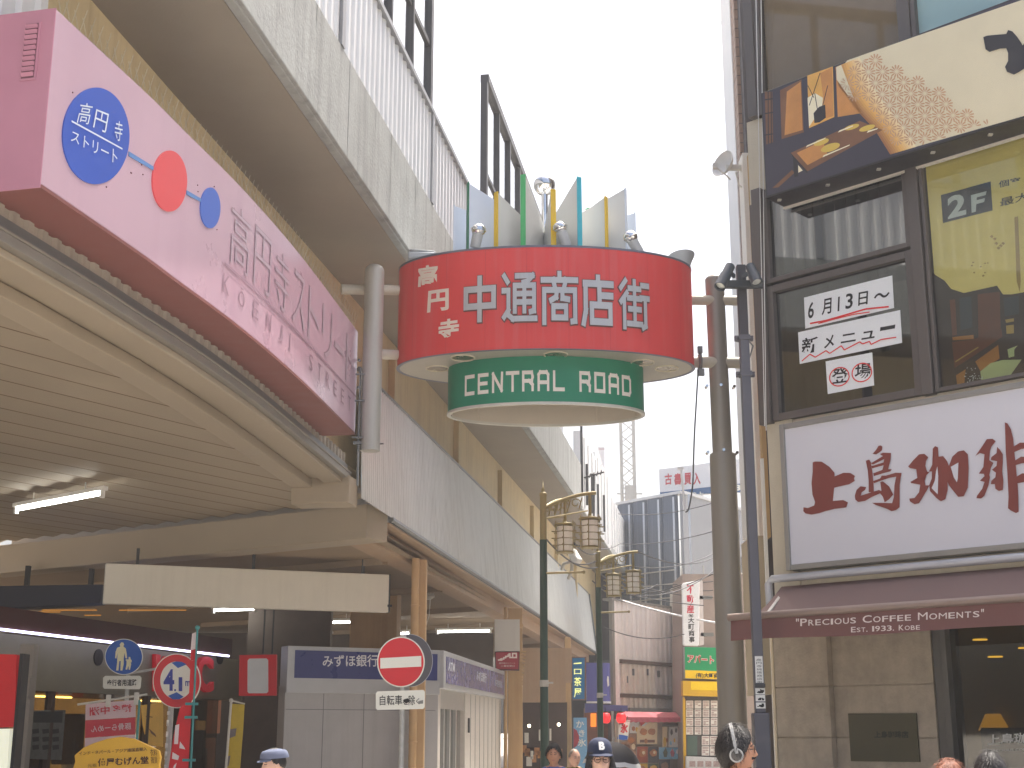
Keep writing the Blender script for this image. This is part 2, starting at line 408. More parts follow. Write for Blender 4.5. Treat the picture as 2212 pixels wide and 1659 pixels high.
# yellow steel girder wall below the overhang
mb = MB(); vbox(mb, -12, 100, -1.8, -1.45, 5.75, 8.6)
for Y in range(24, 60, 6): vbox(mb, Y, Y + .3, -1.45, -1.33, 5.75, 8.4)
mb.build('girder_wall', yellow_wall, via)
Cw = Curve([(VP(-12, -1.4, 0).x, VP(-12, -1.4, 0).y), (VP(10.6, -1.4, 0).x, VP(10.6, -1.4, 0).y)]); Cw.split = 0
mb = MB(); ribs(mb, Cw, .1, Cw.t[-1], 5.5, 8.4, .3, .04, out=.22); mb.build('cladding_panel', whitemetal, via)

# ================================================================== station canopy above the concourse, pink sign in front of it
ZB, ZT = 5.61, 7.12
pb = [(86.6, 405), (297, 549), (384, 613), (518, 712), (648, 823), (767, 940)]
pp = [atZ(x, y, ZB) for x, y in pb]
pp = [Vector((p.x, p.y)) for p in pp]
e0 = (pp[0] - pp[1]).normalized()
PC = Curve([(p.x, p.y) for p in catmull(pp, 5)])
def off_curve(C, out, ext0=0, ext1=0):
    P = []
    for t in C.t: q = C.W(t, 0, out); P.append(Vector((q.x, q.y)))
    d0 = (P[0] - P[1]).normalized(); d1 = (P[-1] - P[-2]).normalized()
    if ext0: P = [P[0] + d0 * ext0] + P
    if ext1: P = P + [P[-1] + d1 * ext1]
    return Curve([(p.x, p.y) for p in P])
def ribbon(mb, C, z0, z1, t0=0, t1=None, o0=0., o1=0., mi=0):
    """closed band along a curve between two offsets and heights"""
    t1 = C.t[-1] if t1 is None else t1
    ts = [t0] + [t for t in C.t if t0 + .01 < t < t1 - .01] + [t1]; n = len(ts)
    v = []
    for t in ts: v += [C.W(t, z0, o0), C.W(t, z0, o1), C.W(t, z1, o1), C.W(t, z1, o0)]
    f = [(0, 1, 2, 3), tuple(4 * (n - 1) + k for k in (3, 2, 1, 0))]
    for i in range(n - 1):
        for k in range(4): f.append((4 * i + k, 4 * i + 4 + k, 4 * i + 4 + (k + 1) % 4, 4 * i + (k + 1) % 4))
    return mb.add(v, f, mi)
can = thing('station_canopy', 'broad beige station canopy with stepped boards underneath, carrying the pink sign', 'canopy', (-4, 15, 0))
FC = off_curve(PC, -.5, 9, 1.6)
mb = MB(); ribbon(mb, FC, 5.34, 5.62, o0=-.1, o1=-.02)
ribs(mb, FC, .05, FC.t[-1], 5.36, 5.66, .21, .03, out=0)
mb.build('ribbed_fascia', mat('fascia_grey', (168, 160, 148), .6, .1, var=.1, streak=.35, scol=(110, 100, 88)), can)
mb = MB(); ribbon(mb, FC, 5.27, 5.36, o0=-.05, o1=.1); ribbon(mb, FC, 5.36, 5.385, o0=-.0, o1=.115); mb.build('gutter', mat('gutter_grey', (140, 134, 126), .5, .3), can, bevel=.008)
mb = MB(); ribbon(mb, FC, 5.20, 5.27, o0=-.28, o1=.02); ribbon(mb, FC, 5.13, 5.26, o0=-.75, o1=-.45); ribbon(mb, FC, 5.27, 5.33, o0=-.8, o1=-.06)
mb.build('edge_trim', beige, can, bevel=.012)
# stepped soffit boards running at az 33.6 deg, cut along the trim line
rd = Vector((math.sin(rad(33.6)), math.cos(rad(33.6)), 0)); rn = Vector((-rd.y, rd.x, 0))   # rn points left/away
IC = off_curve(FC, -.45)
beamA = Vector((-2.35, 21.9, 0)); beamB = Vector((-10.6, 27.3, 0))
bd = (beamB - beamA).normalized()
poly = [Vector((*IC.W(t, 0).xy, 0)) for t in IC.t] + [beamA, beamB, Vector((-16, 24, 0)), Vector((-16, -3, 0))]
poly = [p for p in poly]
# clip polygon into rib strips with bmesh
bm = bmesh.new(); bm.faces.new([bm.verts.new(p) for p in poly]); bmesh.ops.triangulate(bm, faces=bm.faces[:])
pitch = .56; lo = min(p.dot(rn) for p in poly); hi = max(p.dot(rn) for p in poly); k = math.floor(lo / pitch)
while k * pitch < hi:
    bmesh.ops.bisect_plane(bm, geom=bm.verts[:] + bm.edges[:] + bm.faces[:], plane_co=rn * (k * pitch), plane_no=rn)
    bmesh.ops.bisect_plane(bm, geom=bm.verts[:] + bm.edges[:] + bm.faces[:], plane_co=rn * ((k + .91) * pitch), plane_no=rn)
    bmesh.ops.bisect_plane(bm, geom=bm.verts[:] + bm.edges[:] + bm.faces[:], plane_co=rn * ((k + .875) * pitch), plane_no=rn); k += 1
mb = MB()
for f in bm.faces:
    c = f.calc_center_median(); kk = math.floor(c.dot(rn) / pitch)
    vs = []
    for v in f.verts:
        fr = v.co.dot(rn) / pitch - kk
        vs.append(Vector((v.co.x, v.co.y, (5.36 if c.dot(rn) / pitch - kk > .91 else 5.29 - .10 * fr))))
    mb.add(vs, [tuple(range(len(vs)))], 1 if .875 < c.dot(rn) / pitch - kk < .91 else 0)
# the lips of the grooves between the boards
for e in bm.edges:
    a, b = e.verts[0].co, e.verts[1].co
    fa_ = a.dot(rn) / pitch; fb_ = b.dot(rn) / pitch
    if abs(fa_ - fb_) > 1e-3: continue
    fr = fa_ - math.floor(fa_ + 1e-4)
    if abs(fr - .91) < 1e-3: zl = 5.29 - .091
    elif fr < 1e-3: zl = 5.29
    else: continue
    mb.add([Vector((a.x, a.y, zl)), Vector((b.x, b.y, zl)), Vector((b.x, b.y, 5.36)), Vector((a.x, a.y, 5.36))], [(0, 1, 2, 3)])
bm.free()
mb.build('stepped_soffit', [beige, mat('soffit_lip_dirt_shade', (112, 94, 74), .8)], can)  # dark strip at board lips: dirt and gap shade put into the colour
mb = MB(); ribbon(mb, IC, 5.42, 5.5, o0=-13, o1=.5); mb.build('roof', greymetal, can)
# cross beam at the back of the boards
mb = MB(); mb.hexa([beamA + Z * 4.6, beamB + Z * 4.6, beamB + Vector((.3, .5, 4.6)), beamA + Vector((.3, .5, 4.6)), beamA + Z * 5.16, beamB + Z * 5.16, beamB + Vector((.3, .5, 5.16)), beamA + Vector((.3, .5, 5.16))])
mb.hexa([beamA + bd * 1.2 + Vector((.35, .55, 4.9)), beamB + Vector((.35, .55, 4.9)), beamB + Vector((.5, .8, 4.9)), beamA + bd * 1.2 + Vector((.5, .8, 4.9)), beamA + bd * 1.2 + Vector((.35, .55, 5.6)), beamB + Vector((.35, .55, 5.6)), beamB + Vector((.5, .8, 5.6)), beamA + bd * 1.2 + Vector((.5, .8, 5.6))])
mb.build('cross_beam', beige, can, bevel=.02)
mb = MB(); q = FC.W(FC.t[-1], 0, 0); mb.box((q.x - .3, q.y + .1, 5.1), (.9, .5, .42), vn, vd); mb.build('end_block', beige, can, bevel=.02)

# fluorescent lamps
tube_e = emis('lit_tube', (250, 250, 244), 14.0)
def tube_lamp(p0, p1, label, housing=True, r=.022, hang=.12):
    p0 = Vector(p0); p1 = Vector(p1); m = (p0 + p1) / 2; d = (p1 - p0).normalized()
    t = thing('fluorescent_lamp', label, 'ceiling light', m, 'fluorescent tubes under the canopies')
    mb = MB(); mb.tube(p0, p1, r); mb.build('lamp_tube', tube_e, t, smooth=40)
    mb = MB(); mb.bar(p0 - d * .06 + Z * .075, p1 + d * .06 + Z * .075, .09, .06)
    for p in (p0, p1): mb.bar(p - d * .03, p + d * .015, .06, .13)
    for f in (.2, .8): q = p0.lerp(p1, f); mb.tube(q + Z * .1, q + Z * (.1 + hang), .012, n=6)
    mb.build('housing', white, t)
tube_lamp(atZ(36, 1101, 4.98), atZ(222, 1066, 4.98), 'long lit tube lamp under the stepped beige boards, nearest of the lamps')

# ------------------------------------------------------------------ pink sign
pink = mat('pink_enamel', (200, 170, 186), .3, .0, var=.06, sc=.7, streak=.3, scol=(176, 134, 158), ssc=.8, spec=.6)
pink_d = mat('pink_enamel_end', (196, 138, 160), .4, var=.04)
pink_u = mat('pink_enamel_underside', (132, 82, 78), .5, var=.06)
ps = thing('curved_shop_street_sign', 'long curved pink sign board with blue and red discs over the station canopy', 'sign', (PC.p[0].x, PC.p[0].y, ZB))
L = PC.t[-1]
mb = MB(); ribbon(mb, PC, ZB + .03, ZT, o0=-.5, o1=0); mb.build('face', pink, ps, bevel=.01, smooth=30)
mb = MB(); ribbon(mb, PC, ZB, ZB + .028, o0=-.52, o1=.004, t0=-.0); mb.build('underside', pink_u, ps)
n0 = PC.W(0, 0, 0) - PC.W(.2, 0, 0); n0.z = 0; n0.normalize()
A = PC.W(0, ZB - .004, .004) + n0 * .012; lft = (PC.W(0, 0, -1) - PC.W(0, 0, 0)); lft.z = 0; lft.normalize()
EF = Frame(A, -lft)      # end face, reader's right is the street side
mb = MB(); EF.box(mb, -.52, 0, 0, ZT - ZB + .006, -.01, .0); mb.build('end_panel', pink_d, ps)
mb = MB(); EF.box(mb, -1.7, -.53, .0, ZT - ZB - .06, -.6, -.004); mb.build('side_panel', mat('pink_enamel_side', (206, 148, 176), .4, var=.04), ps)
a0, b0 = EF.px(47, 131); a1, b1 = EF.px(89, 56)
mb = MB(); EF.box(mb, a0, a1, ZT - ZB - .60, ZT - ZB - .1, .0, .012); mb.build('vent_plate', pink_d, ps, bevel=.004)
mb = MB(); EF.box(mb, a0 + .015, a1 - .015, ZT - ZB - .585, ZT - ZB - .115, .008, .0135); mb.build('vent_gap', mat('vent_gap_pink', (112, 70, 84), .6), ps)
mb = MB()
for k in range(10):
    z = ZT - ZB - .57 + k * .046
    P = EF.W
    mb.add([P(a0 + .02, z, .014), P(a1 - .02, z, .014), P(a1 - .02, z + .026, .034), P(a0 + .02, z + .026, .034), P(a0 + .02, z + .030, .014), P(a1 - .02, z + .030, .014)], [(0, 1, 2, 3), (3, 2, 5, 4), (0, 3, 4), (1, 5, 2)])
mb.build('louvre_vent', pink_d, ps)
def pdisc(cx, yt, yb, m, rx):
    ct, zt = PC.px(cx, yt); _, zb = PC.px(cx, yb); c = PC.px(cx, (yt + yb) / 2); r = (zt - zb) / 2
    mb = MB(); PC.pxpoly(mb, circ((cx, (yt + yb) / 2), rx, (yb - yt) / 2, 56), .012, .012); return mb.build('disc', m, ps), ((c[0], (zt + zb) / 2), r)
blue_d = mat('blue_disc', (58, 92, 190), .4, var=.03); red_d = mat('red_disc', (222, 84, 90), .42, var=.03)
d1, (c1, r1) = pdisc(208, 189, 398, blue_d, 72); d2, (c2, r2) = pdisc(367, 325, 457, red_d, 37.5); d3, (c3, r3) = pdisc(455, 405, 493, mat('blue_disc_small', (76, 110, 200), .4, var=.03), 21.5)
for q in ([(279, 327), (332, 360), (332, 368), (279, 337)], [(404, 411), (438, 431), (438, 438), (404, 420)]): mb = MB(); PC.pxpoly(mb, q, .01, .008); mb.build('link_bar', mat('link_blue', (96, 140, 200), .4), ps)
ltw = mat('sign_letter_pale', (214, 226, 240), .5)
K = crop(0, 0, 1.659)
mb = MB(); text(PC, mb, '高', [K((498, 800)), K((580, 815)), K((610, 680)), K((530, 668))], .018)
text(PC, mb, '円', [K((608, 830)), K((690, 870)), K((712, 745)), K((630, 712))], .024)
text(PC, mb, '寺', [K((745, 915)), K((795, 925)), K((805, 800)), K((755, 785))], .024)
text(PC, mb, 'ストリート', [K((462, 920)), K((765, 1075)), K((768, 985)), K((470, 850))], .024)
PC.pxpoly(mb, [K((468, 785)), K((800, 968)), K((800, 978)), K((468, 797))], .024)
mb.build('lettering', ltw, d1)
# raised letters: dark backing slightly fatter than the pale relief
K9 = crop(700, 800, 2.37)
big = [K9((445, 560)), (744, 822), (760, 728), K9((480, 90))]
q = [PC.px(*p) for p in big]; tl = q[0][0]; tr = q[1][0]; zb_ = (q[0][1] + q[1][1]) / 2; zt_ = (q[2][1] + q[3][1]) / 2
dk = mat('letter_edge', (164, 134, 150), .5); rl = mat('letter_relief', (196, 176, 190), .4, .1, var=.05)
chars = '高円寺ストリート'; n = len(chars); wch = (L - .12 - tl) / n
mb = MB(); mb2 = MB(); zlo, zhi = zb_ + .04, zb_ + .04 + .66
for i, ch in enumerate(chars):
    x0 = tl + i * wch + wch * .1; x1 = x0 + wch * .78
    if ch == 'ー': b = [(x0, zlo + .28), (x1, zlo + .28), (x1, zlo + .36), (x0, zlo + .36)]
    else: b = [(x0, zlo), (x1, zlo), (x1, zhi), (x0, zhi)]
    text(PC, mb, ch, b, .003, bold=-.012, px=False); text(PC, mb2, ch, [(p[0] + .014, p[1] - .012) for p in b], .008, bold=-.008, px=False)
s2 = 'KŌENJI STREET'; j = 0; tA = PC.px(481, 600)[0]; tB = L - .1
for i, ch in enumerate(s2):
    if ch == ' ': continue
    x0 = tA + (tB - tA) * i / len(s2)
    wd = .04 if ch in 'I' else .17
    text(PC, mb, ch, [(x0, zlo - .37), (x0 + wd, zlo - .37), (x0 + wd, zlo - .17), (x0, zlo - .17)], .006, px=False)
PC.poly(mb, [(tl - .05, zlo - .09), (L - .05, zlo - .09), (L - .05, zlo - .06), (tl - .05, zlo - .06)], .01)
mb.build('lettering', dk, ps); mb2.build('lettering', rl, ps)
mb = MB()
random.seed(3)
t = .15
while t < L - .05:
    for dx in (-.05, .05): mb.tube(PC.W(t, ZT, -.04), PC.W(t + dx * .3, ZT + .22, -.04 + dx), .003, n=4)
    t += .13
mb.bar(PC.W(.1, ZT + .006, -.04), PC.W(2, ZT + .006, -.04), .02, .012)
tag(mb.build('bird_spike', mat('spike_steel', (196, 190, 170), .35, .6), ps), kind='stuff')
mb = MB()
for k in range(12): mb.tube(PC.W(.25 + k * .16, ZT, -.2), PC.W(.35 + k * .16, ZT + .09 + .02 * (k % 3), -.2), .007, n=5)
mb.sweep([PC.W(.1, ZT + .05, -.15), PC.W(.8, ZT + .12, -.15), PC.W(2.2, ZT + .03, -.12)], .009, 5); mb.build('cable', darkgrey, ps)
# small rivets in the face
mb = MB()
for x, y in [(282, 373), (283, 374), (305, 356), (308, 377), (360, 430), (399, 380), (426, 400), (427, 414), (462, 403), (468, 496), (156, 200), (229, 404)]:
    t, z = PC.px(x, y); mb.ball(PC.W(t, z, .004), .007, 8)
mb.build('rivet', mat('rivet_brown', (120, 80, 90), .5), ps)

# ================================================================== street canopy along the viaduct
sc_ = thing('street_canopy', 'white ribbed canopy roof with tan underside running along the viaduct', 'canopy', (0, 40, 0))
bA = atY(828, 1108, 22.0); bB = atY(1287, 1409, 60.0); tA = atY(825, 848, 22.4); tB = atY(1270, 1283, 60.0)
bA.z += 0
n_ = 300; mb = MB(); vs = []
dirc = (bB - bA); dirc.z = 0; outv = Vector((dirc.y, -dirc.x, 0)).normalized()
P0 = []; P1 = []
start = -1.5
for i in range(n_ * 4 + 1):
    f = start / dirc.length + (1 - start / dirc.length) * i / (n_ * 4); o = (.03, .03, 0, 0)[i % 4]
    P0.append(bA.lerp(bB, f) + outv * o); P1.append(tA.lerp(tB, f) + outv * o)
m_ = len(P0); mb.add(P0 + P1, [(i, i + 1, m_ + i + 1, m_ + i) for i in range(m_ - 1)]); mb.build('ribbed_fascia', ribmetal, sc_)
mb = MB(); b0 = bA.lerp(bB, .014); t0 = tA.lerp(tB, -.04)
mb.sweep([t0 + Z * .02, tB + Z * .02], .045, 6); mb.sweep([b0 - Z * .02, bB - Z * .02], .05, 6); mb.sweep([bB + outv * .04, tB + outv * .04], .05, 6); mb.build('edge_flashing', greymetal, sc_)
inw = -outv
mb = MB()
mb.hexa([b0 + inw * .75 - Z * .42, bB + inw * .75 - Z * .42, bB + inw * .3 - Z * .42, b0 + inw * .3 - Z * .42, b0 + inw * .75 - Z * .08, bB + inw * .75 - Z * .08, bB + inw * .3 - Z * .08, b0 + inw * .3 - Z * .08])
mb.hexa([b0 + inw * .3 - Z * .12, bB + inw * .3 - Z * .12, bB + inw * .02 - Z * .12, b0 + inw * .02 - Z * .12, b0 + inw * .3 - Z * .07, bB + inw * .3 - Z * .07, bB + inw * .02 - Z * .07, b0 + inw * .02 - Z * .07])
mb.build('edge_beam', tan, sc_, bevel=.02)
mb = MB(); zc = 4.66
mb.hexa([Vector((-26, 20, zc)), Vector((b0.x - .74, b0.y, zc)), Vector((bB.x - .74, bB.y, zc)), Vector((-26, 62, zc)), Vector((-26, 20, zc + .1)), Vector((b0.x - .74, b0.y, zc + .1)), Vector((bB.x - .74, bB.y, zc + .1)), Vector((-26, 62, zc + .1))][:8])
mb.v = []; mb.f = []; mb.m = []
c0 = [Vector((*(beamB + Vector((-8, 3, 0))).xy, zc)), Vector((*(beamB + Vector((.2, .4, 0))).xy, zc)), Vector((*(beamA + Vector((.2, .4, 0))).xy, zc)), Vector((bB.x - .74, bB.y, zc)), Vector((-20, 62, zc))]
mb.add(c0 + [p + Z * .1 for p in c0], [(0, 1, 2, 3, 4), (9, 8, 7, 6, 5)])
for k in range(7):
    f = (k + .6) / 7.5; p = bA.lerp(bB, f); mb.bar(Vector((p.x - .7, p.y, zc - .06)), Vector((p.x - 9, p.y + 5.5, zc - .06)), .16, .12)
mb.build('ceiling', mat('canopy_ceiling', (146, 128, 106), .8, var=.12, sc=.8), sc_)
mb = MB(); mb.hexa([tA + inw * 4, tB + inw * 4, tB, tA, tA + inw * 4 + Z * .03, tB + inw * 4 + Z * .03, tB + Z * .01, tA + Z * .01]); mb.build('roof_sheet', greymetal, sc_)
# columns and their downpipes
colm = mat('ochre_column_paint', (186, 154, 112), .6, var=.1, sc=2, streak=.3, scol=(150, 108, 64))
def column(xc, xw, Y, yb, ztop, pipe=None, zt2=None):
    p = atY(xc, yb, Y); w_ = xw / FPX * Y
    mb = MB(); mb.bb(p.x - w_ / 2, p.x + w_ / 2, Y, Y + w_ * 1.1, 0, ztop); mb.bb(p.x - w_ / 2 - .02, p.x + w_ / 2 + .02, Y - .02, Y + w_ * 1.1 + .02, 0, .3)
    mb.build('column', colm, sc_, bevel=.02)
    if pipe:
        q = atY(pipe[0], pipe[2], Y - .12); r = pipe[1] / FPX * Y / 2
        mb = MB(); mb.tube((q.x, q.y, 0), (q.x, q.y, ztop), r, n=14)
        for z in (1.4, 2.6, 3.8): mb.torus((q.x, q.y, z), r + .004, .012, n=16, k=5)
        mb.build('drainpipe', colm, sc_, smooth=40)
column(903, 28, 25.2, 1500, 4.66, (893, 17, 1500))
column(1113, 31, 35.5, 1560, 4.66, (1092, 8, 1560))
column(1228, 13, 46, 1560, 4.6)
column(806, 100, 31, 1360, 4.66); 
tube_lamp(atZ(700, 1345, 4.35), atZ(760, 1344, 4.35), 'lit tube half hidden behind the lower edge of the blank board')
tube_lamp(atZ(945, 1365, 4.3), atZ(1060, 1363, 4.3), 'long lit tube between the drainpipe and the red stairs sign')
tube_lamp(atZ(850, 1370, 4.3), atZ(886, 1368, 4.3), 'short lit tube just left of the drainpipe')
tube_lamp(atZ(556, 1376, 4.3), atZ(636, 1372, 4.3), 'long lit tube above the red square sign')
tube_lamp(atZ(648, 1374, 4.3), atZ(714, 1372, 4.3), 'lit tube above the dark blue bank sign')
tube_lamp(atZ(462, 1319, 4.4), atZ(552, 1316, 4.4), 'lit tube just below the blank white board')
# overhead bits on the canopy ceiling (speaker with cable)
mb = MB(); p = atZ(925, 1280, 4.6); mb.lathe(p, [(.05, 0), (.12, -.02), (.15, -.1), (.06, -.16)], 16); mb.sweep([p + Vector((.05, 0, -.1)), p + Vector((.02, .1, -.5)), p + Vector((-.12, .1, -1.0)), p + Vector((-.1, .1, -1.5))], .012, 5)
mb.build('ceiling_speaker', offwhite, sc_, smooth=40)
# ================================================================== arch sign over the road
DC = Vector((0, 19.2)); _l = atY(860, 700, 19.2); _r = atY(1496, 700, 19.2)
DCx = (_l.x + _r.x) / 2; RA = (_r.x - _l.x) / 2; RB = 1.1
Z0, Z1, ZG = 6.70, 8.18, 6.0
def ell(cx, cy, a, b, n=96, a0=-180, a1=0): return [(cx + a * math.cos(rad(a0 + (a1 - a0) * i / n)), cy + b * math.sin(rad(a0 + (a1 - a0) * i / n))) for i in range(n + 1)]
DF = Curve(ell(DCx, 19.2, RA, RB)); DF.split = .06
gate = thing('shopping_street_arch_sign', 'red oval arch sign with a green ring hung between grey steel poles over the road', 'sign', (DCx, 19.2, 0))
drum_red = mat('drum_red', (212, 62, 62), .42, var=.07, sc=1.2, streak=.4, scol=(206, 112, 116), ssc=2.2, spec=.45)
full = [Vector((x, y, 0)) for x, y in ell(DCx, 19.2, RA, RB, 128, -180, 180)[:-1]]
N = len(full)
mb = MB(); mb.add([p + Z * Z0 for p in full] + [p + Z * Z1 for p in full], [(i, (i + 1) % N, N + (i + 1) % N, N + i) for i in range(N)])
mb.build('sign_drum', drum_red, gate, smooth=30)
mb = MB()
for t in (.35, .48): pass
for k in range(1, 9):
    t = DF.t[-1] * k / 9; mb.add([DF.W(t, Z0 + .01, .002), DF.W(t + .012, Z0 + .01, .002), DF.W(t + .012, Z1 - .01, .002), DF.W(t, Z1 - .01, .002)], [(0, 1, 2, 3)])
mb.build('panel_seam', mat('drum_seam', (202, 58, 60), .5), gate)
mb = MB()
def ering(mb, a, b, da, z0, z1, mi=0, n=128):
    o = [(a, b), (a - da, b - da)]; vs = []
    for (aa, bb), z in ((o[0], z0), (o[0], z1), (o[1], z1), (o[1], z0)):
        vs += [Vector((DCx + aa * math.cos(2 * math.pi * k / n), 19.2 + bb * math.sin(2 * math.pi * k / n), z)) for k in range(n)]
    mb.add(vs, [(r * n + k, r * n + (k + 1) % n, ((r + 1) % 4) * n + (k + 1) % n, ((r + 1) % 4) * n + k) for r in range(4) for k in range(n)], mi)
ering(mb, RA + .012, RB + .012, .05, Z0 - .008, Z0 + .0); ering(mb, RA + .008, RB + .008, .05, Z1, Z1 + .03)
mb.build('edge_rim', mat('rim_grey', (112, 114, 128), .4, .4), gate, smooth=40)
mb = MB(); mb.add([Vector((DCx + (p.x - DCx) * .985, 19.2 + (p.y - 19.2) * .985, Z0 - .004)) for p in full], [tuple(range(N))])
mb.build('underside', mat('drum_underside', (176, 170, 158), .45, var=.06, streak=.2, scol=(150, 140, 125)), gate)
mb = MB(); mb.add([Vector((DCx + (p.x - DCx) * .99, 19.2 + (p.y - 19.2) * .99, Z1 + .01)) for p in full], [tuple(range(N))]); mb.build('top_deck', greymetal, gate)
# lower green ring
ga, gb = 1.42, .735
green = mat('sign_green', (16, 130, 98), .4, var=.06, streak=.1, scol=(60, 150, 120))
mb = MB(); ering(mb, ga, gb, .03, ZG + .03, Z0 - .005); mb.build('lower_ring', green, gate, smooth=40)
mb = MB(); ering(mb, ga + .012, gb + .012, .055, ZG, ZG + .035); mb.build('ring_rim', mat('ring_rim', (200, 200, 192), .4, .2), gate, smooth=40)
mb = MB(); ering(mb, ga - .035, gb - .035, .01, ZG + .035, Z0 - .01)
for k in range(9):
    a = 2 * math.pi * (k + .4) / 9; c = Vector((DCx + (ga - .05) * math.cos(a), 19.2 + (gb - .05) * math.sin(a), (ZG + Z0) / 2)); mb.box(c, (.03, .03, Z0 - ZG - .06))
mb.build('ring_lining', mat('ring_lining', (196, 188, 174), .6, var=.05), gate, smooth=40)
mb = MB(); mb.add([Vector((DCx + (ga - .05) * math.cos(2 * math.pi * k / 64), 19.2 + (gb - .05) * math.sin(2 * math.pi * k / 64), Z0 - .012)) for k in range(64)], [tuple(range(64))]); mb.build('ring_ceiling', MATS['ring_lining'], gate)
# downlights
dl_in = mat('downlight_reflector', (170, 160, 140), .25, .7)
for x, y in [(1000, 772), (1200, 765), (1388, 782), (945, 795), (962, 831), (1010, 838), (1390, 838), (1440, 795)]:
    p = atZ(x, y, Z0); inside = ((p.x - DCx) / (RA - .15)) ** 2 + ((p.y - 19.2) / (RB - .12)) ** 2
    if inside > 1.25 or ((p.x - DCx) / (ga + .1)) ** 2 + ((p.y - 19.2) / (gb + .1)) ** 2 < .8: continue
    p.z = Z0
    mb = MB(); mb.torus(p - Z * .008, .165, .012, n=32, k=8); ri = mb.build('downlight', mat('downlight_ring', (206, 198, 176), .4), gate, smooth=40)
    mb = MB(); mb.lathe(p, [(.16, -.006), (.13, -.008), (.07, -.007), (.0, -.007)], 28, cap=False); mb.build('reflector', dl_in, ri, smooth=40)
# big square lettering, each stroke with a dark edge under it
ltg = mat('letter_grey', (186, 188, 192), .4, .35, var=.06, streak=.2, scol=(120, 120, 120)); lte = mat('letter_outline', (108, 72, 68), .6)
G = {'中': [[(7, 72), (93, 72)], [(7, 34), (93, 34)], [(7, 72), (7, 34)], [(93, 72), (93, 34)], [(50, 95), (50, 5)]],
 '通': [[(42, 94), (90, 94), (74, 82), (62, 80)], [(36, 74), (94, 74), (94, 22), (84, 20)], [(36, 74), (36, 22)], [(65, 74), (65, 22)], [(36, 57), (94, 57)], [(36, 40), (94, 40)], [(4, 94), (14, 82)], [(2, 64), (17, 64), (17, 24), (4, 10)], [(17, 14), (30, 6), (98, 6)]],
 '商': [[(2, 86), (98, 86)], [(50, 98), (50, 86)], [(32, 86), (36, 74)], [(68, 86), (64, 74)], [(6, 66), (94, 66), (94, 6), (86, 5)], [(6, 66), (6, 3)], [(42, 64), (40, 52), (26, 46)], [(58, 64), (58, 50), (74, 48)], [(32, 34), (68, 34), (68, 12), (32, 12), (32, 34)]],
 '店': [[(52, 98), (52, 86)], [(8, 86), (98, 86)], [(10, 86), (10, 30), (3, 5)], [(56, 76), (56, 44)], [(56, 62), (96, 62)], [(30, 42), (92, 42), (92, 8), (30, 8), (30, 42)]],
 '街': [[(20, 97), (4, 82)], [(24, 72), (4, 54)], [(15, 60), (15, 3)], [(33, 82), (70, 82)], [(30, 62), (72, 62)], [(51, 96), (51, 62)], [(33, 40), (70, 40)], [(28, 10), (74, 10)], [(51, 52), (51, 10)], [(78, 90), (99, 90)], [(74, 64), (100, 64)], [(89, 64), (89, 8), (80, 4)]]}
boxes = {'中': ((1003, 696), (1072, 696), (1072, 599), (1003, 599)), '通': ((1087, 697), (1158, 696), (1158, 590), (1087, 592)), '商': ((1171, 699), (1246, 703), (1246, 592), (1171, 590)),
 '店': ((1258, 703), (1322, 707), (1322, 603), (1258, 597)), '街': ((1338, 710), (1398, 714), (1398, 610), (1338, 603))}
mb = MB(); mb2 = MB()
def sqchar(ch, q4, w):
    # map quad px -> (t,z), use straight rectangle on the drum surface
    q = [DF.px(*p) for p in q4]
    x0 = (q[0][0] + q[3][0]) / 2; x1 = (q[1][0] + q[2][0]) / 2; z0 = (q[0][1] + q[1][1]) / 2; z1 = (q[2][1] + q[3][1]) / 2
    R = [(x0, z0), (x1, z0), (x1, z1), (x0, z1)]
    strokes(DF, mb, G[ch], R, w + 4.5, .006, px=False); strokes(DF, mb2, G[ch], R, w, .028, px=False, th=.0)
for ch, q in boxes.items(): sqchar(ch, q, 14 if ch in '中店' else 11.5)
mb.build('lettering_backing', lte, gate); mb2.build('lettering', ltg, gate)
mb = MB(); mb2 = MB()
for ch, x0, y0, x1, y1 in [('高', 902, 621, 946, 572), ('円', 923, 676, 970, 625), ('寺', 946, 736, 992, 688)]:
    q = [DF.px(*p) for p in ((x0, y0), (x1, y0 - 6), (x1, y1 - 2), (x0 + 3, y1 + 4))]
    text(DF, mb2, ch, q, .008, bold=.034, px=False)
mb2.build('lettering', mat('letter_cream', (226, 210, 196), .5), gate)
# CENTRAL ROAD on the ring
RC = Curve(ell(DCx, 19.2, ga, gb)); RC.split = .06
H = {'C': [[(88, 92), (12, 92), (12, 8), (88, 8)]], 'E': [[(88, 92), (12, 92), (12, 8), (88, 8)], [(12, 50), (80, 50)]], 'N': [[(12, 8), (12, 92), (84, 10), (88, 92)]],
 'T': [[(4, 92), (96, 92)], [(50, 92), (50, 8)]], 'R': [[(12, 8), (12, 92), (82, 92), (88, 70), (82, 50), (12, 50)], [(60, 50), (88, 30), (88, 8)]], 'A': [[(12, 8), (12, 80), (24, 92), (76, 92), (88, 80), (88, 8)], [(12, 42), (88, 42)]],
 'L': [[(12, 92), (12, 8), (88, 8)]], 'O': [[(12, 8), (12, 92), (88, 92), (88, 8), (12, 8)]], 'D': [[(12, 8), (12, 92), (76, 92), (88, 78), (88, 22), (76, 8), (12, 8)]]}
mb = MB()
q0 = RC.px(1004, 853); q1 = RC.px(1368, 861); q2 = RC.px(1368, 818); q3 = RC.px(1004, 810)
zl = (q0[1] + q1[1]) / 2; zh = (q2[1] + q3[1]) / 2
word = 'CENTRAL ROAD'; adv = (q1[0] - q0[0]) / 11.72
t = q0[0]
